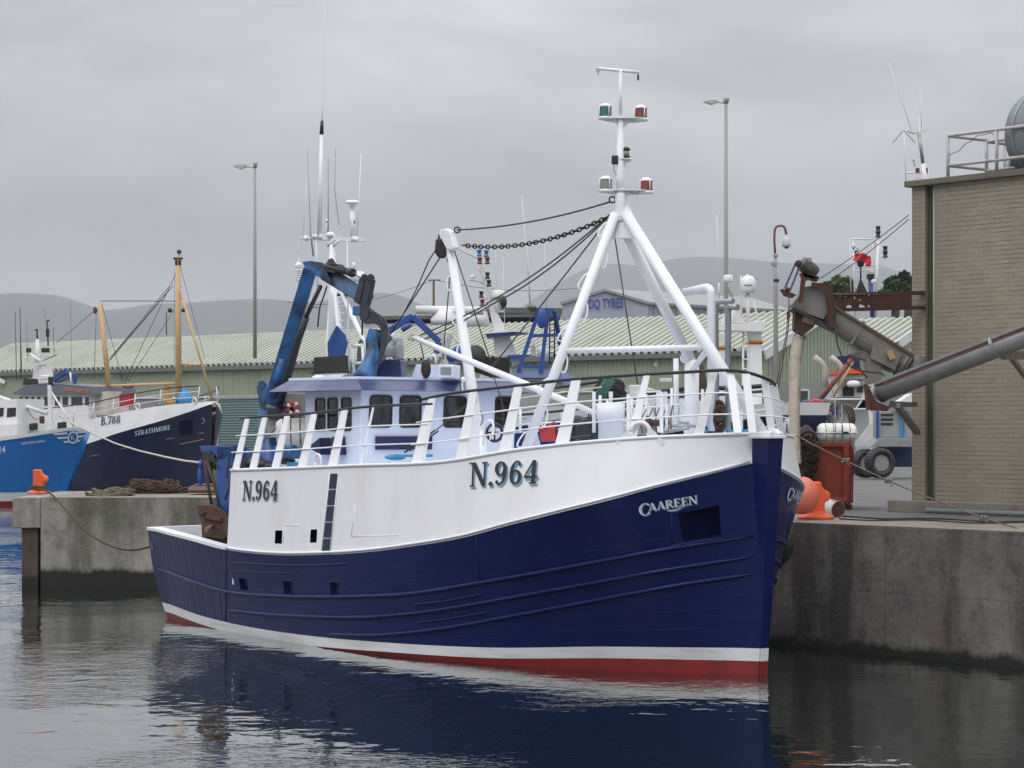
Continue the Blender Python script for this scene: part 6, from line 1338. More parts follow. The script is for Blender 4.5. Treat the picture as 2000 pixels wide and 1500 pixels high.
g = MB(); g.box(S_(72, 711, .5), (1.2, .12, .12)); sp_(g, 'radar_scanner', WSUP); g = MB(); g.lathe([(0, 0), (.12, 0), (.14, .05), (0, .09)], S_(71, 645, .3), n=12); g.tube([S_(73, 662, .3), S_(72, 645, .3)], .06, 6); sp_(g, 'aerial_head', DARK)
for x, y0, y1, r_ in ((94, 676, 627, .05), (42, 725, 648, .03), (32, 740, 610, .025), (41, 740, 600, .03), (54, 706, 630, .012), (106, 692, 640, .02), (140, 760, 590, .012), (89, 640, 600, .012)): sp_(T([S_(x, y0, .5), S_(x-2, y1, .5)], r_, 5), 'aerial', WIRE if r_ < .04 else DARK)
g = MB(); g.sph(S_(94, 626, .5), .10, (1, 1, .7)); g.box(S_(93, 650, .5), (.2, .15, .5)); sp_(g, 'aerial_head', DARK)
g = MB(); g.prism([SW(44, 752, .8), SW(47, 738, .8), SW(62, 740, .8), SW(64, 752, .8)], -SH.m*.6); sp_(g, 'funnel', DARK)
g = MB(); g.bar(S_(104, 742, -.4), S_(132, 724, -.4), .25, .3); g.bar(S_(105, 750, -.4), S_(135, 738, -.4), .12, .15); g.prism([S_(140, 730, -.4), S_(152, 734, -.4), S_(146, 756, -.4), S_(140, 748, -.4)], V((0, .2, 0))); sp_(g, 'deck_crane', BLUE2)
part2([(137, 727), (141, 757)], .06, 'crane_post', WSUP)
g = MB(); g.prism([SW(176, 812, 1.0), SW(176, 768, 1.0), SW(209, 764, 1.0), SW(209, 810, 1.0)], -SH.m*1.2); sp_(g, 'deck_house', mat('cream_panel', (.55, .52, .45), .5))
g = MB(); g.prism([SW(233, 795, 1.0), SW(233, 770, 1.0), SW(254, 768, 1.0), SW(254, 793, 1.0)], -SH.m*.4); g2_ = sp_(g, 'red_locker', mat('crimson_paint', (.35, .015, .03), .4))
g = MB(); g.box(S_(327, 775, -.2), (.5, .3, .7)); g.box(S_(327, 758, -.2), (.35, .25, .3)); g.tube([S_(322, 788, -.2), S_(344, 785, -.2)], .12, 8); sp_(g, 'windlass', mat('buff_winch', (.45, .25, .1), .6), bevel=.03)
for x, y in ((380, 784), (269, 794)): g = MB(); g.torus(S_(x, y, 1.5), .17, .05, SH.m, 16, 6); sp_(g, 'fairlead')
BT_ = mat('blue_tarpaulin', (.035, .23, .50), .55, var=.2, vs=3, bump=.05, bs=5)
g = MB(); c = S_(361, 788, 0); rows = []
for zz, rr in ((0, .46), (.15, .50), (.35, .47), (.55, .38), (.68, .24), (.80, .19), (.95, .14), (1.05, .03)):
    rows.append([c + V((rr*math.cos(a*.4488)*(1 + .10*math.sin(a*2.3+zz*9)), rr*math.sin(a*.4488)*(1+.1*math.cos(a*3+zz*7)), zz)) for a in range(15)])
g.grid(rows); g.build('cover', BT_, label='bright blue tarpaulin cover tied over gear on the navy boat behind the pier', cat='tarpaulin')
g = MB(); c = S_(348, 789, .3); g.sph(c + U*.2, .22, (.6, 1, 1.3)); sp_(g, 'blue_drum', BLUE2)
# ---- bright blue boat (far left, nearest of the two)
B1 = 128.0
NV = Hull((at(122, 0, B1).x, B1, 0), (-.92, .39, 0), (-.39, -.92, 0), [(0, .1), (1, .7), (3, 1.8), (6, 2.6), (16, 2.6)], [(0, .15), (.5, .8), (1.4, 1.6), (2.6, 2.3), (4.4, 2.9), (7, 3.1), (18, 3)], [(0, 3.6), (18, 3)], [(0, 4), (18, 3.4)], .43, (16, .4), .0, flare=1.0)
lv1 = lambda s: itp(NV.H, s+1.5)
NV.zsT = sorted(NV.solve(x, y, lv1) for x, y in ((179, 848), (170, 843.5), (155, 841), (130, 842.5), (90, 848), (50, 854), (0, 861)))
NV.ztT = sorted(NV.solve(x, y, lv1) for x, y in ((180, 842), (170, 837.5), (155, 835), (130, 836), (90, 841.5), (50, 847), (0, 854)))
NV.zsT = [p for i, p in enumerate(NV.zsT) if i == 0 or p[0]-NV.zsT[i-1][0] > .1]; NV.ztT = [p for i, p in enumerate(NV.ztT) if i == 0 or p[0]-NV.ztT[i-1][0] > .1]
nvb = thing('fishing_boat', NV.P(6, 0, 0), 'bright blue boat with a white winged emblem on its bow at the far left', 'fishing boat')
simple_hull(NV, nvb, BRB, WSUP, boot=(BAND, RED), bz=(.28, .75))
def np_(mb, name, m=None, **k): return mb.build(name, m or WSUP, nvb, **k)
N_ = lambda px, py, t=0: NV.at(px, py, t)
def nvf(x0, y0, x1, y1, h_):             # a straight strip of plating between two pixels
    return lambda u, v, off=.05: NV.side(*NV.solve(lerp(x0, x1, u), lerp(y0, y1, u) - h_*v), 1, off)
f = nvf(42, 868, 87, 863, 4.5); sign(MB(), 'NORTHERN VIKING', f, .02).build('name_lettering', SILV, nvb)
f = nvf(-30, 888, 11, 884, 14); sign(MB(), 'BA 314', f, .03).build('registration_number', SILV, nvb)
f = nvf(100, 868, 174, 862, 22); g = MB()
for u0, u1, u2, u3, v0, v1 in ((.02, .42, .46, .10, 1.0, .82), (.14, .42, .42, .2, .62, .44), (.30, .46, .48, .36, .24, .06)):
    g.add([f(u0, v0), f(u1, v0), f(u1, v1), f(u3, v1)], [(0, 1, 2, 3)])
for u0, u1, u3, v0, v1 in ((.66, .98, .90, 1.0, .82), (.68, .90, .82, .62, .44), (.64, .78, .72, .24, .06)): g.add([f(u0, v0), f(u1, v0), f(u3, v1), f(u0, v1)], [(0, 1, 2, 3)])
g.build('wing_emblem', SILV, nvb)
g = MB(); n = 22; ring = lambda k, c, d: [f(.565 + c*math.cos(i*2*math.pi/n), .5 + d*math.sin(i*2*math.pi/n), k) for i in range(n)]
a, b2 = ring(.07, .14, .56), ring(.07, .10, .40); g.add(a + b2, [(i, (i+1) % n, (i+1) % n + n, i+n) for i in range(n)]); sign(g, 'K', lambda u, v: f(.52 + u*.09, .28 + v*.44, .07)); g.build('round_emblem', SILV, nvb)
hull_rail(NV, 2.2, 12, .95, nvb, 9, black=False); hull_rail(NV, 2.2, 12, .95, nvb, 7, black=False, sg=-1)
np_(MB().bar(N_(99, 838), N_(97, 752), .26, .2), 'fore_post'); np_(T([N_(98, 762), N_(152, 845)], .05, 8), 'post_stay'); np_(T([N_(92, 808), N_(-10, 772)], .10, 10), 'derrick_boom')
g = MB(); g.box(N_(99, 745), (.25, .2, .5)); np_(g, 'post_head', DARK, bevel=.03); g = MB(); g.box(N_(88, 737), (.5, .3, .25)); np_(g, 'radar', WSUP, bevel=.05)
g = MB(); g.prism([N_(-20, 850, .9), N_(34, 842, .9), N_(33, 779, .9), N_(-20, 783, .9)], -NV.m*2.6); hv = np_(g, 'wheelhouse'); ORG[hv.name] = ORG[nvb.name]
for a, b2 in ((-4, 6), (13, 30)): g = MB(); g.prism([N_(a, 815, .93), N_(b2, 813, .93), N_(b2+1, 796, .93), N_(a+1, 797, .93)], -NV.m*.03); g.build('window', GLASS, hv)
g = MB(); g.prism([N_(-20, 860, 1.5), N_(33, 852, 1.5), N_(33, 828, 1.5), N_(-20, 832, 1.5)], -NV.m*1.0); np_(g, 'deck_locker')
for x, y, m_ in ((82, 820, RUSTM), (62, 834, DARK), (69, 833, DARK), (117, 832, DARK), (125, 831, DARK), (40, 806, mat('crimson_paint', (.35, .015, .03), .4))): g = MB(); g.box(N_(x, y, .3), (.26, .2, .4)); np_(g, 'deck_fitting', m_, bevel=.04)
np_(T(sag(N_(50, 788), N_(75, 818), .3), .02, 5), 'cable', WIRE)
# ---- boats in the basin behind the quay, drawn from their visible upper works
def hull2(root, px, D, back, near, L_, bow_z, mid_z, beam, m_, boot=True):
    h = Hull((at(px, 0, D).x, D, 0), back, near, [(0, .1), (2, beam*.4), (5, beam*.8), (9, beam), (L_, beam*.7)], [(0, .15), (.6, beam*.35), (2, beam*.75), (4.5, beam), (L_, beam*.9)], [(0, bow_z-.5), (4, mid_z+.1), (L_, mid_z-.2)], [(0, bow_z), (4, mid_z+.7), (L_, mid_z+.4)], .3, (L_, .4))
    simple_hull(h, root, m_, WSUP, boot=(BAND, RED), bz=(.2, .6)); return h
# blue and white trawler behind the wheelhouse
tr1 = thing('trawler', at(930, 900, 98), 'white and blue trawler with a pyramid mast and blue lattice frame, behind the front boat', 'trawler')
h1 = hull2(tr1, 1130, 92, V((-.86, .5, 0)).normalized(), V((-.5, -.86, 0)).normalized(), 9.5, 5.0, 3.6, 3.1, BLUEP)
D2 = 97.0; X_ = lambda x, y, d=0: at(x, y, D2 + d)
def tp_(mb, name, m=None, **k): return mb.build(name, m or WSUP, tr1, **k)
tp_(MB().pp([(1000, 860), (1095, 860), (1095, 744), (1096, 741), (1000, 741)], 95, 3.5), 'grey_deckhouse', GREY)
tp_(MB().pp([(998, 745), (1098, 744), (1098, 739), (998, 740)], 94.8, 4), 'deckhouse_edge', mat('dark_fascia', (.1, .1, .1), .6))
tp_(MB().pp([(1002, 738), (1090, 738), (1087, 722), (1002, 722)], 96, 2.5), 'lavender_coaming', LAV)
tp_(MB().pp([(1095, 746), (1096, 726), (1104, 727), (1150, 752), (1096, 756)], 95.3, 2.0), 'sloping_awning', LAV)
tp_(MB().pp([(960, 738), (995, 738), (996, 698), (905, 698), (908, 720)], 95, .15), 'black_board', mat('black_board', (.008, .009, .009), .25, var=.4))
g = MB()
for a, b2 in (((1013, 725), (1053, 606)), ((1056, 728), (1071, 606)), ((1094, 672), (1083, 606)), ((1078, 728), (1078, 606))):
    if a[0] == 1078: continue
    g = MB(); g.bar(X_(*a, -1 if a[0] < 1090 else 0), X_(*b2, -1), .16, .16); tp_(g, 'lattice_leg', BLUEP)
for a, b2 in (((1037, 656), (1092, 654)), ((1050, 604), (1084, 606)), ((1022, 716), (1072, 717))): tp_(MB().bar(X_(*a, -1), X_(*b2, -1), .13, .13), 'lattice_rail', BLUEP)
g = MB(); g.tube([X_(1073, 712, -.7), X_(1074, 608, -.7)], .03, 5); g.tube([X_(1083, 712, -.7), X_(1083, 608, -.7)], .03, 5)
for k in range(9): g.tube([X_(1073, 612 + k*11, -.7), X_(1083, 612 + k*11, -.7)], .02, 4)
tp_(g, 'ladder', DARK)
g = MB(); g.sph(X_(1058, 622, -1.5), .24, (.9, .5, 1.7)); tp_(g, 'blue_pulley_block', BLUEP); g = MB(); g.prism([X_(1029, 600, -1.3), X_(1046, 600, -1.3), X_(1052, 609, -1.3), X_(1037, 610, -1.3)], V((0, .3, .1))); tp_(g, 'floodlight', DARK)
# pyramid mast
tp_(MB().pp([(966, 697), (1012, 697), (997, 660), (966, 600), (957, 560), (938, 520), (935, 524), (950, 572), (962, 640)], 97, .8), 'pyramid_mast', bevel=.05)
tp_(MB().pp([(892, 482), (930, 492), (942, 497), (944, 524), (938, 522), (932, 504), (896, 487)], 97.2, .5), 'mast_head')
for x, y, m_ in ((936, 497, 'blue'), (950, 498, 'blue'), (937, 512, 'red'), (952, 512, 'red'), (952, 541, 'dark'), (940, 578, 'dark'), (942, 594, 'red'), (955, 556, 'dark')):
    g = MB(); g.lathe([(0, 0), (.11, 0), (.11, .05), (.08, .06), (.08, .22), (.11, .23), (.11, .27), (0, .28)], X_(x, y+4, -.3), n=10); tp_(g, 'signal_lamp', {'blue': mat('blue_lens', (.03, .13, .3), .3), 'red': mat('dark_red_lens', (.16, .01, .015), .3), 'dark': DARK}[m_])
for pts in (((914, 546), (935, 549), (947, 556)), ((938, 580), (955, 584)), ((958, 609), (984, 608)), ((940, 598), (955, 602)), ((933, 525), (946, 530))): tp_(T([X_(*p, .2) for p in pts], .05, 6), 'lamp_arm')
g = MB(); g.lathe([(0, 0), (.28, 0), (.3, .05), (.28, .28), (.15, .33), (0, .33)], X_(972, 582), n=18); g.tube([X_(972, 608), X_(972, 582)], .1, 8); tp_(g, 'radome'); g = MB(); g.sph(X_(983, 590, -.3), .22, (.7, .7, 1.2)); tp_(g, 'horn_speaker', DARK)
g = MB(); g.lathe([(0, 0), (.1, 0), (.1, .12), (0, .2)], X_(923, 545), n=12); tp_(g, 'dome')
tp_(MB().pp([(948, 651), (1003, 647), (1030, 650), (952, 660)], 96.5, 1.6), 'blue_wing', BLUEP); tp_(MB().pp([(946, 649), (1003, 645), (1032, 647), (1032, 650), (1003, 648), (947, 652)], 96.4, 1.7), 'wing_top')
tp_(MB().pp([(990, 694), (1022, 692), (1040, 694), (995, 703)], 96.5, 1.4), 'blue_wing', BLUEP)
g = MB(); g.tube([X_(812, 605, -3), X_(945, 607, -3)], .17, 10); tp_(g, 'radar_scanner')
g = MB(); g.lathe([(0, 0), (.55, 0), (.6, .2), (.35, .5), (.3, .6), (0, .6)], X_(870, 634, -3), n=20); tp_(g, 'radar_base')
g = MB(); g.lathe([(0, 0), (.7, 0), (.55, .6), (0, .7)], X_(925, 637, 0), n=20); tp_(g, 'radome_large')
tp_(MB().pp([(852, 648), (885, 648), (884, 652), (872, 700), (876, 712), (858, 712), (862, 700)], 95, .8), 'radar_pedestal', bevel=.03)
for a, b2 in (((884, 655), (910, 690)), ((856, 660), (850, 708)), ((872, 655), (862, 708))): tp_(T([X_(*a, -2), X_(*b2, -2)], .05, 6), 'pedestal_strut')
g = MB(); g.tube([X_(1049, 690), X_(1062, 690), X_(1075, 697)], .25, 10); tp_(g, 'raft_drum')
tp_(MB().pp([(1040, 697), (1048, 692), (1044, 672), (1042, 668), (1039, 672), (1036, 692)], 97, .4), 'small_mast')
tp_(MB().bar(X_(1026, 677), X_(1052, 677), .08, .08), 'small_scanner')
tp_(MB().pp([(935, 745), (1002, 745), (1000, 720), (960, 712), (940, 722)], 97.5, 4), 'wheelhouse_block')
tp_(MB().pp([(1000, 715), (1020, 706), (1018, 697), (1000, 700)], 97, 1), 'vent_cowl')
g = MB()
for a, b2 in (((758, 648), (796, 622)), ((796, 622), (806, 618)), ((806, 618), (858, 668)), ((858, 668), (852, 690))): tp_(MB().bar(X_(*a, -4), X_(*b2, -4), .30, .25), 'folding_crane', BLUEP, bevel=.03)
tp_(T([X_(785, 645, -4.3), X_(803, 633, -4.3)], .1, 8), 'crane_ram', BLUEP)
g = MB(); g.sph(X_(900, 690, -4), .35); tp_(g, 'blue_drum', BLUEP); g = MB(); g.lathe([(.38, -.1), (.42, 0), (.38, .1), (0, .1)], X_(930, 694, -4), (.5, -1, .2), 20); tp_(g, 'cable_reel', DARK)
g = MB(); g.sph(X_(882, 697, -4), .22); tp_(g, 'blue_drum', BLUEP)
for px0, py0, px1, py1, r_ in ((1037, 603, 1019, 380, .03), (1067, 602, 1064, 470, .02), (986, 648, 982, 500, .02), (1034, 603, 1030, 480, .02), (970, 575, 967, 470, .015), (909, 480, 905, 430, .012)): tp_(T([X_(px0, py0), X_(px1, py1)], [r_, r_*.4], 5), 'whip_aerial', WSUP)
for y in (757, 768, 808, 822): tp_(T([X_(1000, y+12, -6), X_(1175, y-12, -6)], .06 if y < 760 else .035, 6), 'boat_rail', BLACK if y < 760 else WSUP)
tp_(MB().pp([(1000, 832), (1100, 822), (1160, 812), (1160, 835), (1000, 850)], 90.5, 1), 'blue_gear', BLUEP)
tp_(MB().pp([(940, 850), (1240, 830), (1240, 868), (940, 880)], 93, 1), 'bulwark_side')
# green and black nets on its deck
random.seed(11); g = MB()
for k in range(26): g.sph(at(1190 + random.uniform(-14, 20), lerp(745, 800, random.random()), 100 + random.random()), random.uniform(.3, .5), (1, .8, .9), 8, 6)
g.build('net_heap', mat('black_net', (.012, .014, .014), .95, var=.5, vs=6, bump=.05, bs=8), label='black net heap on the boat behind the front boat rail', cat='net')
g = MB()
for k in range(30):
    x = 1173 + random.uniform(-6, 12); g.tube([at(x + 14, 742 + random.random()*4, 99), at(x, 765, 98.8), at(x - 8 + random.uniform(-4, 4), 810, 98.6)], random.uniform(.05, .10), 5)
g.build('net_heap', mat('green_net', (.03, .10, .085), .9, var=.4, vs=6), label='green net draped left of the black net heap behind the front boat rail', cat='net')
# white trawler with domes and banded columns
tr2 = thing('trawler', at(1400, 880, 100), 'white trawler with a satellite dome and red and yellow banded columns, behind the bow', 'trawler')
h2 = hull2(tr2, 1560, 96, V((-.80, .6, 0)).normalized(), V((-.6, -.8, 0)).normalized(), 20, 5.2, 4.0, 3.1, DNAVY)
def t2(mb, name, m=None, **k): return mb.build(name, m or WSUP, tr2, **k)
t2(MB().pp([(1462, 800), (1489, 800), (1488, 645), (1464, 645)], 99, .9), 'banded_column', bevel=.02); t2(MB().pp([(1397, 800), (1418, 800), (1418, 650), (1402, 650)], 101, .9), 'banded_column', bevel=.02)
for x0, x1, y, D_ in ((1462, 1489.5, 664, 98.97), (1399, 1419, 675, 100.97)):
    t2(MB().pp([(x0-.3, y+4), (x1, y+4), (x1, y), (x0-.3, y)], D_, .96), 'yellow_band', mat('band_yellow', (.6, .42, .03), .5)); t2(MB().pp([(x0-.3, y+8), (x1, y+8), (x1, y+4), (x0-.3, y+4)], D_, .96), 'red_band', mat('band_red', (.4, .02, .015), .5))
t2(MB().pp([(1400, 645), (1492, 648), (1495, 626), (1470, 628), (1455, 634), (1400, 632)], 98.5, 1.2), 'top_platform', bevel=.02)
g = MB(); g.lathe([(0, 0), (.26, 0), (.33, .12), (.34, .35), (.30, .55), (.18, .70), (0, .74)], at(1461, 572, 99), n=22); dm = t2(g, 'satellite_dome'); ORG[dm.name] = ORG[tr2.name]
def intf(u, v):
    a = lerp(-.55, .45, u); return at(1461, 572, 99) + V((math.sin(a)*.345, -math.cos(a)*.345, .26 + v*.09))
sign(MB(), 'Intellian', intf, .01).build('dome_lettering', mat('navy_lettering', (.01, .03, .12), .5), dm)
g = MB(); g.lathe([(0, 0), (.18, 0), (.20, .05), (.20, .24), (.14, .30), (0, .31)], at(1422, 551, 99), n=18); t2(g, 'small_dome'); t2(MB().bar(at(1418, 556, 99), at(1430, 580, 99), .16, .1), 'dome_bracket', GREY)
for a, b2, r_ in (((1461, 630), (1461, 572), .09), ((1458, 618), (1459, 535), .035), ((1449, 620), (1447, 538), .03), ((1470, 585), (1482, 627), .04), ((1405, 585), (1400, 420), .015), ((1404, 552), (1404, 580), .04), ((1430, 583), (1460, 577), .03), ((1436, 640), (1465, 637), .03), ((1450, 800), (1452, 640), .05), ((1460, 800), (1461, 640), .03)):
    t2(T([at(*a, 99), at(*b2, 99)], r_, 6), 'strut')
g = MB(); g.lathe([(.30, 0), (.33, .15), (.3, .3), (0, .32)], at(1420, 620, 99), (.9, -.4, 0), 20); t2(g, 'searchlight'); t2(MB().pp([(1410, 632), (1455, 632), (1448, 600), (1424, 598)], 99.5, .8), 'equipment_box')
for y in (701, 655, 720): t2(MB().bar(at(1451, y, 98.9), at(1462, y, 98.9), .06, .05), 'ladder_rung')
t2(MB().pp([(1230, 860), (1500, 860), (1500, 800), (1340, 780), (1250, 752), (1230, 752)], 97, 2), 'forward_house', bevel=.03)
for x in (1285, 1320): t2(T([at(x, 830, 96.5), at(x-6, 800, 96.5), at(x+6, 765, 96.5)], .06, 6), 'bent_pipe', GREY)
t2(T([at(1250, 770, 94), at(1340, 758, 94), at(1440, 758, 94), at(1510, 752, 94)], .09, 8), 'boat_rail', BLACK)
for x0, x1, y in ((1290, 1312, 741), (1314, 1330, 727)): t2(MB().pp([(x0, y+4), (x1, y+4), (x1, y-3), (x0, y-3)], 96, .6), 'white_fitting')
t2(MB().pp([(1500, 870), (1565, 870), (1560, 845), (1500, 838)], 95, 1.5), 'foredeck_side')
t2(MB().pp([(1440, 850), (1470, 850), (1466, 812), (1445, 812)], 95, .5), 'rusty_gear', RUSTM)
# right hand white boat with orange topped wheelhouse, past the road
tr3 = thing('trawler', at(1680, 880, 100), 'white trawler with an orange topped wheelhouse and tall pole mast, seen past the red skip', 'trawler')
def t3(mb, name, m=None, **k): return mb.build(name, m or WSUP, tr3, **k)
h3 = Hull((at(1850, 0, 104).x, 104, 0), V((-.97, .24, 0)).normalized(), V((-.24, -.97, 0)).normalized(), [(0, .1), (3, 2), (8, 3), (16, 2.2)], [(0, .2), (2, 2.2), (6, 3.2), (16, 3)], [(0, 2.9), (16, 2.7)], [(0, 4.2), (16, 3.6)], .3, (16, .4))
simple_hull(h3, tr3, DNAVY, WSUP, boot=(WSUP, RED), bz=(1.9, 2.7))
t3(MB().pp([(1626, 890), (1720, 890), (1720, 768), (1626, 760)], 101, 3), 'superstructure', GREY and mat('grey_white_panel', (.5, .51, .53), .5))
t3(MB().pp([(1636, 776), (1712, 776), (1710, 742), (1634, 740)], 100, 2.4), 'wheelhouse')
for x0, x1, y0, y1 in ((1646, 1668, 753, 773), (1674, 1686, 752, 766)): t3(MB().pp([(x0, y1), (x1, y1), (x1, y0), (x0, y0)], 99.9, .1), 'window', GLASS)
t3(MB().pp([(1630, 731), (1696, 729), (1696, 723), (1660, 719), (1630, 724)], 99, 2.8), 'orange_roof_edge', ORNG)
t3(MB().pp([(1634, 741), (1694, 740), (1694, 731), (1634, 732)], 99.3, 2.6), 'wheelhouse_brow'); t3(MB().pp([(1636, 724), (1680, 722), (1678, 694), (1636, 696)], 99.6, .2), 'black_screen', NAVYF)
t3(MB().pp([(1668, 872), (1712, 870), (1712, 812)], 96.5, .3), 'white_ramp'); t3(MB().pp([(1698, 765), (1672, 800), (1696, 800), (1697, 812), (1700, 860), (1713, 868), (1713, 812), (1699, 802)], 97, .12), 'white_gusset')
t3(MB().pp([(1672, 797), (1692, 762), (1697, 800)], 97, .12), 'white_gusset')
g = MB(); g.lathe([(0, 0), (.2, 0), (.27, .08), (.25, .2), (.12, .26), (0, .26)], at(1667, 756, 95), n=16); t3(g, 'radome'); t3(MB().bar(at(1672, 754, 95), at(1700, 756, 99), .06, .06), 'radome_arm', RUSTM)
for a, b2, r_, m_ in (((1599, 785), (1663, 702), .10, mat('red_oxide_pole', (.2, .045, .03), .6)), ((1628, 775), (1666, 706), .05, CREAM), ((1618, 780), (1690, 780), .04, WSUP)): t3(T([at(*a, 97), at(*b2, 97)], r_, 8), 'raking_pole', m_)
for a in ((1590, 697), (1622, 697)): g = MB(); g.tube(bend([at(a[0], a[1], 99), at(a[0]+22, a[1]+18, 99), at(a[0]+22, a[1]+60, 99)], 6, .35), .13, 10); t3(g, 'exhaust_pipe', mat('pale_pipe', (.42, .38, .34), .6))
for x in (1590, 1612): t3(MB().bar(at(x, 880, 96), at(x, 796, 96), .07, .05), 'rail_post')
t3(T([at(1520, 800, 96), at(1698, 799, 96)], .045, 6), 'guard_rail'); t3(T([at(1520, 829, 96), at(1600, 829, 96)], .035, 6), 'guard_rail')
# mast rig with the red ensign
for pts, r_ in ((((1708, 620), (1716, 470)), [.10, .07]), (((1671, 620), (1666, 466)), .035), (((1662, 575), (1660, 467)), .02), (((1660, 467), (1706, 467)), .04), (((1708, 574), (1672, 531)), .02), (((1668, 530), (1718, 525)), .035), (((1700, 467), (1714, 480)), .03), (((1710, 540), (1702, 465)), .02), (((1716, 503), (1729, 500)), .03), (((1718, 520), (1730, 503)), .02)):
    t3(T([at(x, y, 102) for x, y in pts], r_, 6), 'mast_tube')
t3(T([at(1704, 620, 101.5), at(1700, 545, 101.5)], .10, 8), 'blue_post', BLUEP); t3(T([at(1681, 545, 101.5), at(1681, 514, 101.5)], .04, 8), 'blue_post', BLUEP)
g = MB(); g.lathe([(0, -.25), (.12, -.2), (.17, -.05), (.18, .05), (0, .08)], at(1681, 511, 101.5), n=14); t3(g, 'black_ball_shape', DARK); g = MB(); g.prism([at(1673, 570, 101.3), at(1694, 570, 101.3), at(1681, 544, 101.3)], V((0, .3, 0))); t3(g, 'black_cone_shape', DARK)
for x, y in ((1715, 453), (1729, 492)):
    g = MB(); g.lathe([(0, -.24), (.13, -.24), (.13, -.20), (.09, -.19), (.09, -.03), (.12, -.02), (.12, .02), (.09, .03), (.09, .2), (.12, .21), (.1, .25), (0, .25)], at(x, y, 102), n=12); t3(g, 'signal_lamp', DARK)
g = MB(); g.box(at(1700, 540, 101.5), (.3, .3, .2)); t3(g, 'camera_box', DARK); g = MB(); g.lathe([(0, 0), (.15, 0), (.12, .06), (0, .08)], at(1702, 532, 101.5), n=14); t3(g, 'dome'); t3(MB().sph(at(1706, 550, 101.4), .12), 'dome')
fl_t = thing('flag', at(1668, 520, 101), 'red ensign flag hanging from the mast rig left of the brick building', 'flag')
def flag_grid(x0, x1, y0, y1, n, m2):
    rows = []
    for i in range(n+1):
        u = i/n; row = []
        for j in range(m2+1):
            v = j/m2; x = lerp(x0, x1, u); y = lerp(y0, y1, v) + 8*u*u*(1 if v < .5 else 1.1) + 2*math.sin(u*7 + v)
            row.append(at(x + 2*math.sin(v*5), y, 101 + .12*math.sin(u*9 + v*2)))
        rows.append(row)
    return rows
MB().grid(flag_grid(1668, 1698, 493, 508, 14, 6)).build('fly', mat('ensign_red', (.5, .015, .02), .8, var=.1), fl_t)
MB().grid([[at(1690 + 6*math.sin(k*.5)*.3 + u*10, 500 + k*3.4, 101.05 + .05*math.sin(k)) for u in (0, .5, 1)] for k in range(7)]).build('fly', mat('ensign_red', (.5, .015, .02), .8, var=.1), fl_t)
MB().prism([at(1664, 479, 101), at(1675, 484, 101), at(1679, 492, 101), at(1668, 494, 101)], V((0, .01, 0))).build('union_canton', mat('union_navy', (.02, .025, .12), .8), fl_t)
g = MB(); g.prism([at(1664, 480, 100.98), at(1665, 479, 100.98), at(1678, 491, 100.98), at(1676, 492, 100.98)], V((0, .004, 0))); g.prism([at(1666, 490, 100.975), at(1673, 482, 100.975), at(1675, 484, 100.975), at(1668, 492, 100.975)], V((0, .004, 0))); g.build('canton_cross', WHT2, fl_t)
# gear on its rail: liferaft, netting, buoys
raft = liferaft(at(1634, 845, 94), (1, .05, 0), .38, 1.50, 'large white liferaft canister strapped above the rusty red skip', 'liferaft canisters')
T([at(1632, 888, 93.6), at(1631, 780, 93.6)], .02, 5).build('lashing', GREY, raft); T([at(1645, 865, 93.6), at(1644, 790, 93.6)], .02, 5).build('lashing', GREY, raft)
MB().pp([(1612, 848), (1658, 848), (1658, 843), (1612, 843)], 93.61, .02).build('label_strip', NAVYF, raft)
MB().pp([(1596, 882), (1672, 882), (1668, 862), (1600, 862)], 94.2, .6).build('cradle', GREY, raft)
wm = thing('net_winch', at(1610, 830, 96), 'heap of blue and grey gear with hose coils above the white canister', 'winch')
random.seed(5)
MB().sph(at(1605, 806, 96), .75, (1.1, .8, .75), 14, 9).build('drum', mat('patchy_blue_cover', (.015, .03, .13), .6, dirt=(.3, .31, .33), damt=1.0, ds=1.6, dlo=.52, dhi=.55), wm)
g = MB(); g.torus(at(1630, 812, 95.6), .42, .05, (.1, -1, 0), 24, 6); g.torus(at(1628, 812, 95.6), .25, .04, (.1, -1, 0), 20, 6); g.build('hose_reel', mat('reel_grey', (.28, .29, .28), .6), wm)
for k in range(7): T(bend([at(1580 + k*4, 800 + k*2, 95.5), at(1610 + k*5, 780 + k, 95.4), at(1650 + k*3, 795, 95.4), at(1664 + k, 840 - k*3, 95.5)], 5, .8), .03, 5).build('hose', BLACK if k % 2 else ROPE, wm)
T([at(1578, 790, 95.3), at(1590, 782, 95.3), at(1608, 786, 95.3)], .08, 6).build('pink_bag', mat('pink_red', (.6, .05, .07), .6), wm)
MB().sph(at(1576, 792, 95.8), .3, (1, 1, .8)).build('dark_bundle', NAVYF, wm)
g = MB()
for k in range(14): g.sph(at(1572 + random.uniform(-8, 10), 850 + random.uniform(-12, 10), 93.5), random.uniform(.15, .28), (1, 1, 1), 8, 6)
g.build('net_heap', mat('mottled_net', (.06, .05, .045), .95, var=.6, vs=10, bump=.05, bs=8), label='mottled dark net heap left of the large white canister', cat='net')
# bar low on the road edge
T([at(1662, 934, 88.5), at(1676, 934, 88.5)], .05, 8).build('marker_bar', mat('marker_red', (.6, .04, .02), .5), label='short bright red bar lying on the far edge of the road', cat='bar')
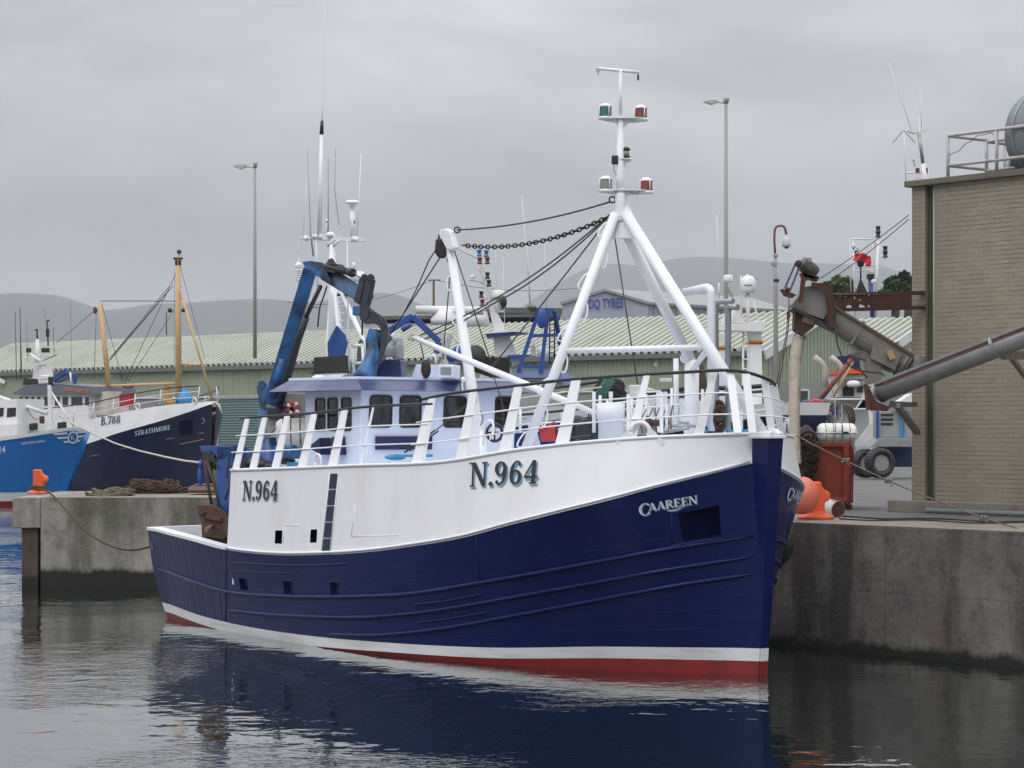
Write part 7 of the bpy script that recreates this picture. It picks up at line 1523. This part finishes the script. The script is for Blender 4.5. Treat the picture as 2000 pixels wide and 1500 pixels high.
# ------------------------------------------------------------------ trailer with generator on the road
trl = thing('trailer', V((at(1735, 0, 84).x, 84.5, QZ)), 'blue trailer with big black tyres carrying a grey generator, beside the brick building', 'trailer')
DT = 84.0
def wheel(px, py, D_, r_, root):
    c = at(px, py, D_); ax_ = V((.35, -.93, 0)).normalized()
    g = MB(); g.lathe([(r_*.62, -.20), (r_*.9, -.21), (r_, -.15), (r_, .15), (r_*.9, .21), (r_*.62, .20), (r_*.60, .1), (r_*.60, -.2)], c, ax_, 36)
    for k in range(26):
        an = k/26*2*math.pi; a, b2 = frame(ax_); d = a*math.cos(an) + b2*math.sin(an); g.bar(c + d*r_*.99 - ax_*.16, c + d*r_*.99 + ax_*.16, .05, .05, d)
    w_ = g.build('wheel', BLACK, root); ORG[w_.name] = ORG[root.name]
    MB().lathe([(r_*.60, .14), (r_*.54, .15), (r_*.50, .06), (r_*.36, .02), (r_*.32, .08), (r_*.12, .09), (r_*.10, .14), (0, .15)], c, ax_, 30).build('rim', mat('rim_grey', (.27, .26, .25), .5, metal=.2, dirt=(.12, .1, .08), ds=4), w_)
    g = MB()
    for k in range(8):
        an = k/8*2*math.pi; a, b2 = frame(ax_); g.sph(c + ax_*.085 + (a*math.cos(an) + b2*math.sin(an))*r_*.22, .02, n=6, m=4)
    g.build('wheel_nut', DARK, w_)
wheel(1718, 904, 83.6, .52, trl); wheel(1690, 905, 85.2, .50, trl)
MB().pp([(1700, 873), (1795, 873), (1795, 855), (1716, 856)], 84.6, 1.8).build('chassis', mat('chassis_grey', (.25, .26, .25), .6, dirt=(.14, .11, .09), ds=2), trl, bevel=.02)
MB().pp([(1716, 912), (1795, 912), (1795, 873), (1716, 873)], 86.5, .4).build('skirt', mat('dark_blue_board', (.008, .03, .085), .5), trl)
gen = MB().pp([(1718, 855), (1795, 855), (1795, 803), (1718, 803)], 85, 1.6); ge = gen.build('generator', mat('generator_grey', (.30, .31, .31), .5, dirt=(.2, .18, .16), ds=1.5), trl, bevel=.02); ORG[ge.name] = ORG[trl.name]
for y in (808, 817, 826): MB().pp([(1721, y+4), (1744, y+4), (1744, y), (1721, y)], 84.97, .03).build('vent_slot', DARK, ge)
for x0, x1 in ((1757, 1763), (1765, 1767)): MB().pp([(x0, 855), (x1, 855), (x1, 805), (x0, 805)], 84.96, .04).build('blue_stripe', LBLUE, ge)
MB().bar(at(1714, 872, 84.8), at(1714, 803, 84.8), .10, .10).build('blue_stanchion', BLUEP, trl)
MB().pp([(1746, 793), (1784, 793), (1784, 787), (1750, 787)], 84.5, 1.2).build('blue_canopy_edge', LBLUE, trl); MB().pp([(1752, 787), (1784, 787), (1784, 768), (1778, 770)], 84.6, 1.1).build('canopy', WSUP, trl)
# the mast of a boat hidden behind the brick building
mb_ = thing('boat_mast', at(1805, 400, 80), 'slim white mast with aerials showing above the roof left of the pipe railing', 'mast')
def t4(mb, name, m=None): return mb.build(name, m or WSUP, mb_)
A8 = lambda x, y: at(x, y, 80)
t4(T([A8(1812, 620), A8(1806, 350), A8(1803, 320)], [.13, .11, .08], 8), 'pole'); t4(T([A8(1803, 322), A8(1795, 262)], .06, 8), 'pole', GALV)
t4(MB().prism([A8(1774, 255), A8(1812, 250), A8(1812, 253), A8(1800, 258), A8(1785, 260), A8(1776, 258)], V((0, .2, 0))), 'head_plate')
for a, b2, r_, m_ in (((1780, 253), (1736, 122), .012, WSUP), ((1800, 250), (1797, 175), .012, WSUP), ((1800, 330), (1795, 228), .012, WSUP), ((1770, 360), (1765, 253), .02, WSUP), ((1765, 254), (1744, 279), .012, WIRE), ((1765, 254), (1787, 279), .012, WIRE), ((1768, 338), (1800, 337), .03, WSUP), ((1787, 325), (1784, 312), .02, GREY), ((1815, 360), (1812, 330), .03, WSUP)):
    t4(T([A8(*a), A8(*b2)], r_, 5), 'aerial', m_)
for x, y, w_, m_ in ((1783, 308, .14, WSUP), (1792, 333, .12, mat('dark_red_lens', (.16, .01, .015), .3)), (1807, 333, .15, NAVYF), (1812, 345, .1, WSUP), (1800, 345, .12, WSUP)): g = MB(); g.box(A8(x, y), (w_, .12, .15)); t4(g, 'mast_fitting', m_)
g = MB(); g.torus(A8(1791, 357), .07, .012, (0, 1, 0), 12, 5); g.torus(A8(1791, 350), .05, .01, (0, 1, 0), 12, 5); t4(g, 'hanging_ring', GREY)
# ------------------------------------------------------------------ lamp posts, camera pole, telegraph pole
LP_ = mat('lamp_post_grey', (.30, .29, .27), .6, var=.08)
def lamp(px, ytop, yb, D, r_, lab):
    t = thing('lamp_post', at(px, yb, D), lab, 'lamp post', 'tall grey lamp posts'); s = D/F
    T([at(px, yb, D), at(px, lerp(yb, ytop, .5), D), at(px, ytop, D)], [r_*1.25, r_*1.1, r_*.8], 10).build('post', LP_, t)
    g = MB(); g.tube([at(px, ytop + 2, D), at(px-20, ytop-1, D)], r_*.35, 6); g.build('arm', LP_, t)
    g = MB(); g.prism([at(px-44, ytop-2, D), at(px-36, ytop-5, D), at(px-18, ytop-6, D), at(px-14, ytop-2, D), at(px-20, ytop+1, D), at(px-28, ytop+4, D)], V((0, 12*s, 0))); hd = g.build('lamp_head', mat('lamp_head_grey', (.42, .42, .42), .5), t, bevel=.02)
    g = MB(); g.lathe([(0, 0), (r_*1.0, 0), (r_*1.5, 7*s), (r_*1.3, 11*s), (0, 11*s)], at(px+.5, ytop + 2, D), n=12); g.build('sensor_cap', LP_, t)
lamp(498, 326, 700, 168, .11, 'tall grey lamp post standing left, above the green roof, left of the blue crane'); lamp(1418, 200, 880, 140, .12, 'tallest grey lamp post standing right of the tripod mast')
cc = thing('camera_pole', at(1515, 900, 110), 'grey pole with a curved neck and hanging dome camera', 'camera pole')
T([at(1516, 860, 110), at(1515, 560, 110), at(1514, 495, 110)], [.13, .10, .07], 10).build('pole', LP_, cc)
T(bend([at(1514, 497, 110), at(1512, 465, 110), at(1514, 442, 110), at(1532, 440, 110), at(1536, 458, 110)], 6, .5), .055, 8).build('neck', mat('rusty_neck', (.16, .07, .05), .7), cc)
g = MB(); g.lathe([(0, .45), (.12, .44), (.18, .32), (.20, .12), (.19, 0), (0, 0)], at(1536, 482, 110), n=18); dc = g.build('dome_camera', mat('camera_grey', (.5, .51, .53), .4), cc); ORG[dc.name] = ORG[cc.name]
MB().sph(at(1536, 481, 110), .12, n=12, m=8).build('lens_dome', GLASS, dc)
g = MB(); g.box(at(1512, 516, 110), (.28, .2, .16)); g.build('junction_box', GREY, cc); g = MB(); g.box(at(1516, 548, 110), (.26, .2, .16)); g.build('control_box', NAVYF, cc, bevel=.03); g = MB(); g.box(at(1515, 499, 110), (.2, .2, .12)); g.build('collar', GREY, cc)
tp2 = thing('telegraph_pole', at(847, 620, 330), 'distant wooden telegraph pole rising above the roofs between the masts', 'pole')
T([at(847, 720, 330), at(847, 547, 330)], [.22, .16], 8).build('post', mat('pole_wood', (.10, .07, .05), .9), tp2); MB().bar(at(836, 547, 330), at(860, 547, 330), .15, .15).build('cross_arm', mat('pole_wood', (.10, .07, .05), .9), tp2)
T(sag(at(847, 546, 330), at(560, 590, 330), 1.5), .035, 4).build('line', WIRE, tp2); T(sag(at(847, 546, 330), at(1150, 560, 330), 1.0), .035, 4).build('line', WIRE, tp2)
# ------------------------------------------------------------------ trees left of the brick building
LEAF = mat('leaf_green', (.055, .10, .022), .6, var=.5, vs=.6); LEAF2 = mat('dark_leaf_green', (.022, .05, .018), .6, var=.5, vs=.6); BARK = mat('bark', (.06, .045, .035), .9)
def tree(px, ytop, ybot, w_, D, n, m_, lab, seed):
    random.seed(seed); t = thing('tree', V((at(px, 0, D).x, D, 4)), lab, 'tree', 'trees beyond the boats'); s = D/F
    top = at(px, ytop, D); H_ = (ybot-ytop)*s; base = V((top.x, D, 4)); tr_ = MB(); c = V((top.x, D, top.z - H_*.5))
    tr_.tube([base, V((top.x + .3, D, top.z - H_*.6)), V((top.x, D, top.z - H_*.25))], [.45, .3, .12], 8)
    cl = []
    for k in range(17):
        a = random.uniform(0, 6.28); rr = random.random()**.6; p = c + V((math.cos(a)*rr*w_*s*.46, math.sin(a)*rr*w_*s*.4, random.uniform(-.5, .5)*H_*(1 - rr*.55))); cl.append((p, random.uniform(.12, .22)*w_*s)); tr_.tube([V((top.x, D, top.z - H_*.55)), p], [.14, .03], 5)
    tr_.build('trunk', BARK, t); g = MB()
    for p, r_ in cl:
        for _ in range(n//17):
            d = V((random.gauss(0, 1), random.gauss(0, 1), random.gauss(0, .8))).normalized()*r_*random.random()**.4; q = p + d; l = random.uniform(.10, .26); x = V((random.gauss(0, 1), random.gauss(0, 1), random.gauss(0, 1))).normalized()*l; y = V((random.gauss(0, 1), random.gauss(0, 1), random.gauss(0, 1))).normalized()*l*.7
            g.add([q - x, q - y, q + x, q + y], [(0, 1, 2, 3)])
    g.build('crown', m_, t)
tree(1634, 537, 600, 72, 190, 3200, LEAF, 'rounded pale green tree behind the grey conveyor motor', 1)
tree(1768, 528, 590, 70, 170, 2800, LEAF2, 'darker green tree touching the edge of the brick building', 2)
tree(1742, 556, 600, 50, 175, 1500, LEAF2, 'low dark green tree between the mast rig and the brick building', 3)
m = bpy.data.materials.new('haze'); m.use_nodes = True; nt = m.node_tree
for n in list(nt.nodes):
    if n.type != 'OUTPUT_MATERIAL': nt.nodes.remove(n)
pv = nt.nodes.new('ShaderNodeVolumePrincipled'); pv.inputs['Color'].default_value = (.76, .785, .83, 1); pv.inputs['Density'].default_value = .000135; pv.inputs['Anisotropy'].default_value = .0
nt.links.new(pv.outputs[0], [n for n in nt.nodes if n.type == 'OUTPUT_MATERIAL'][0].inputs['Volume'])
hz = MB().box((0, 6000, 410), (20000, 14000, 830)).build('haze', m, kind='stuff')
SC.cycles.max_bounces = 8; SC.cycles.volume_bounces = 0
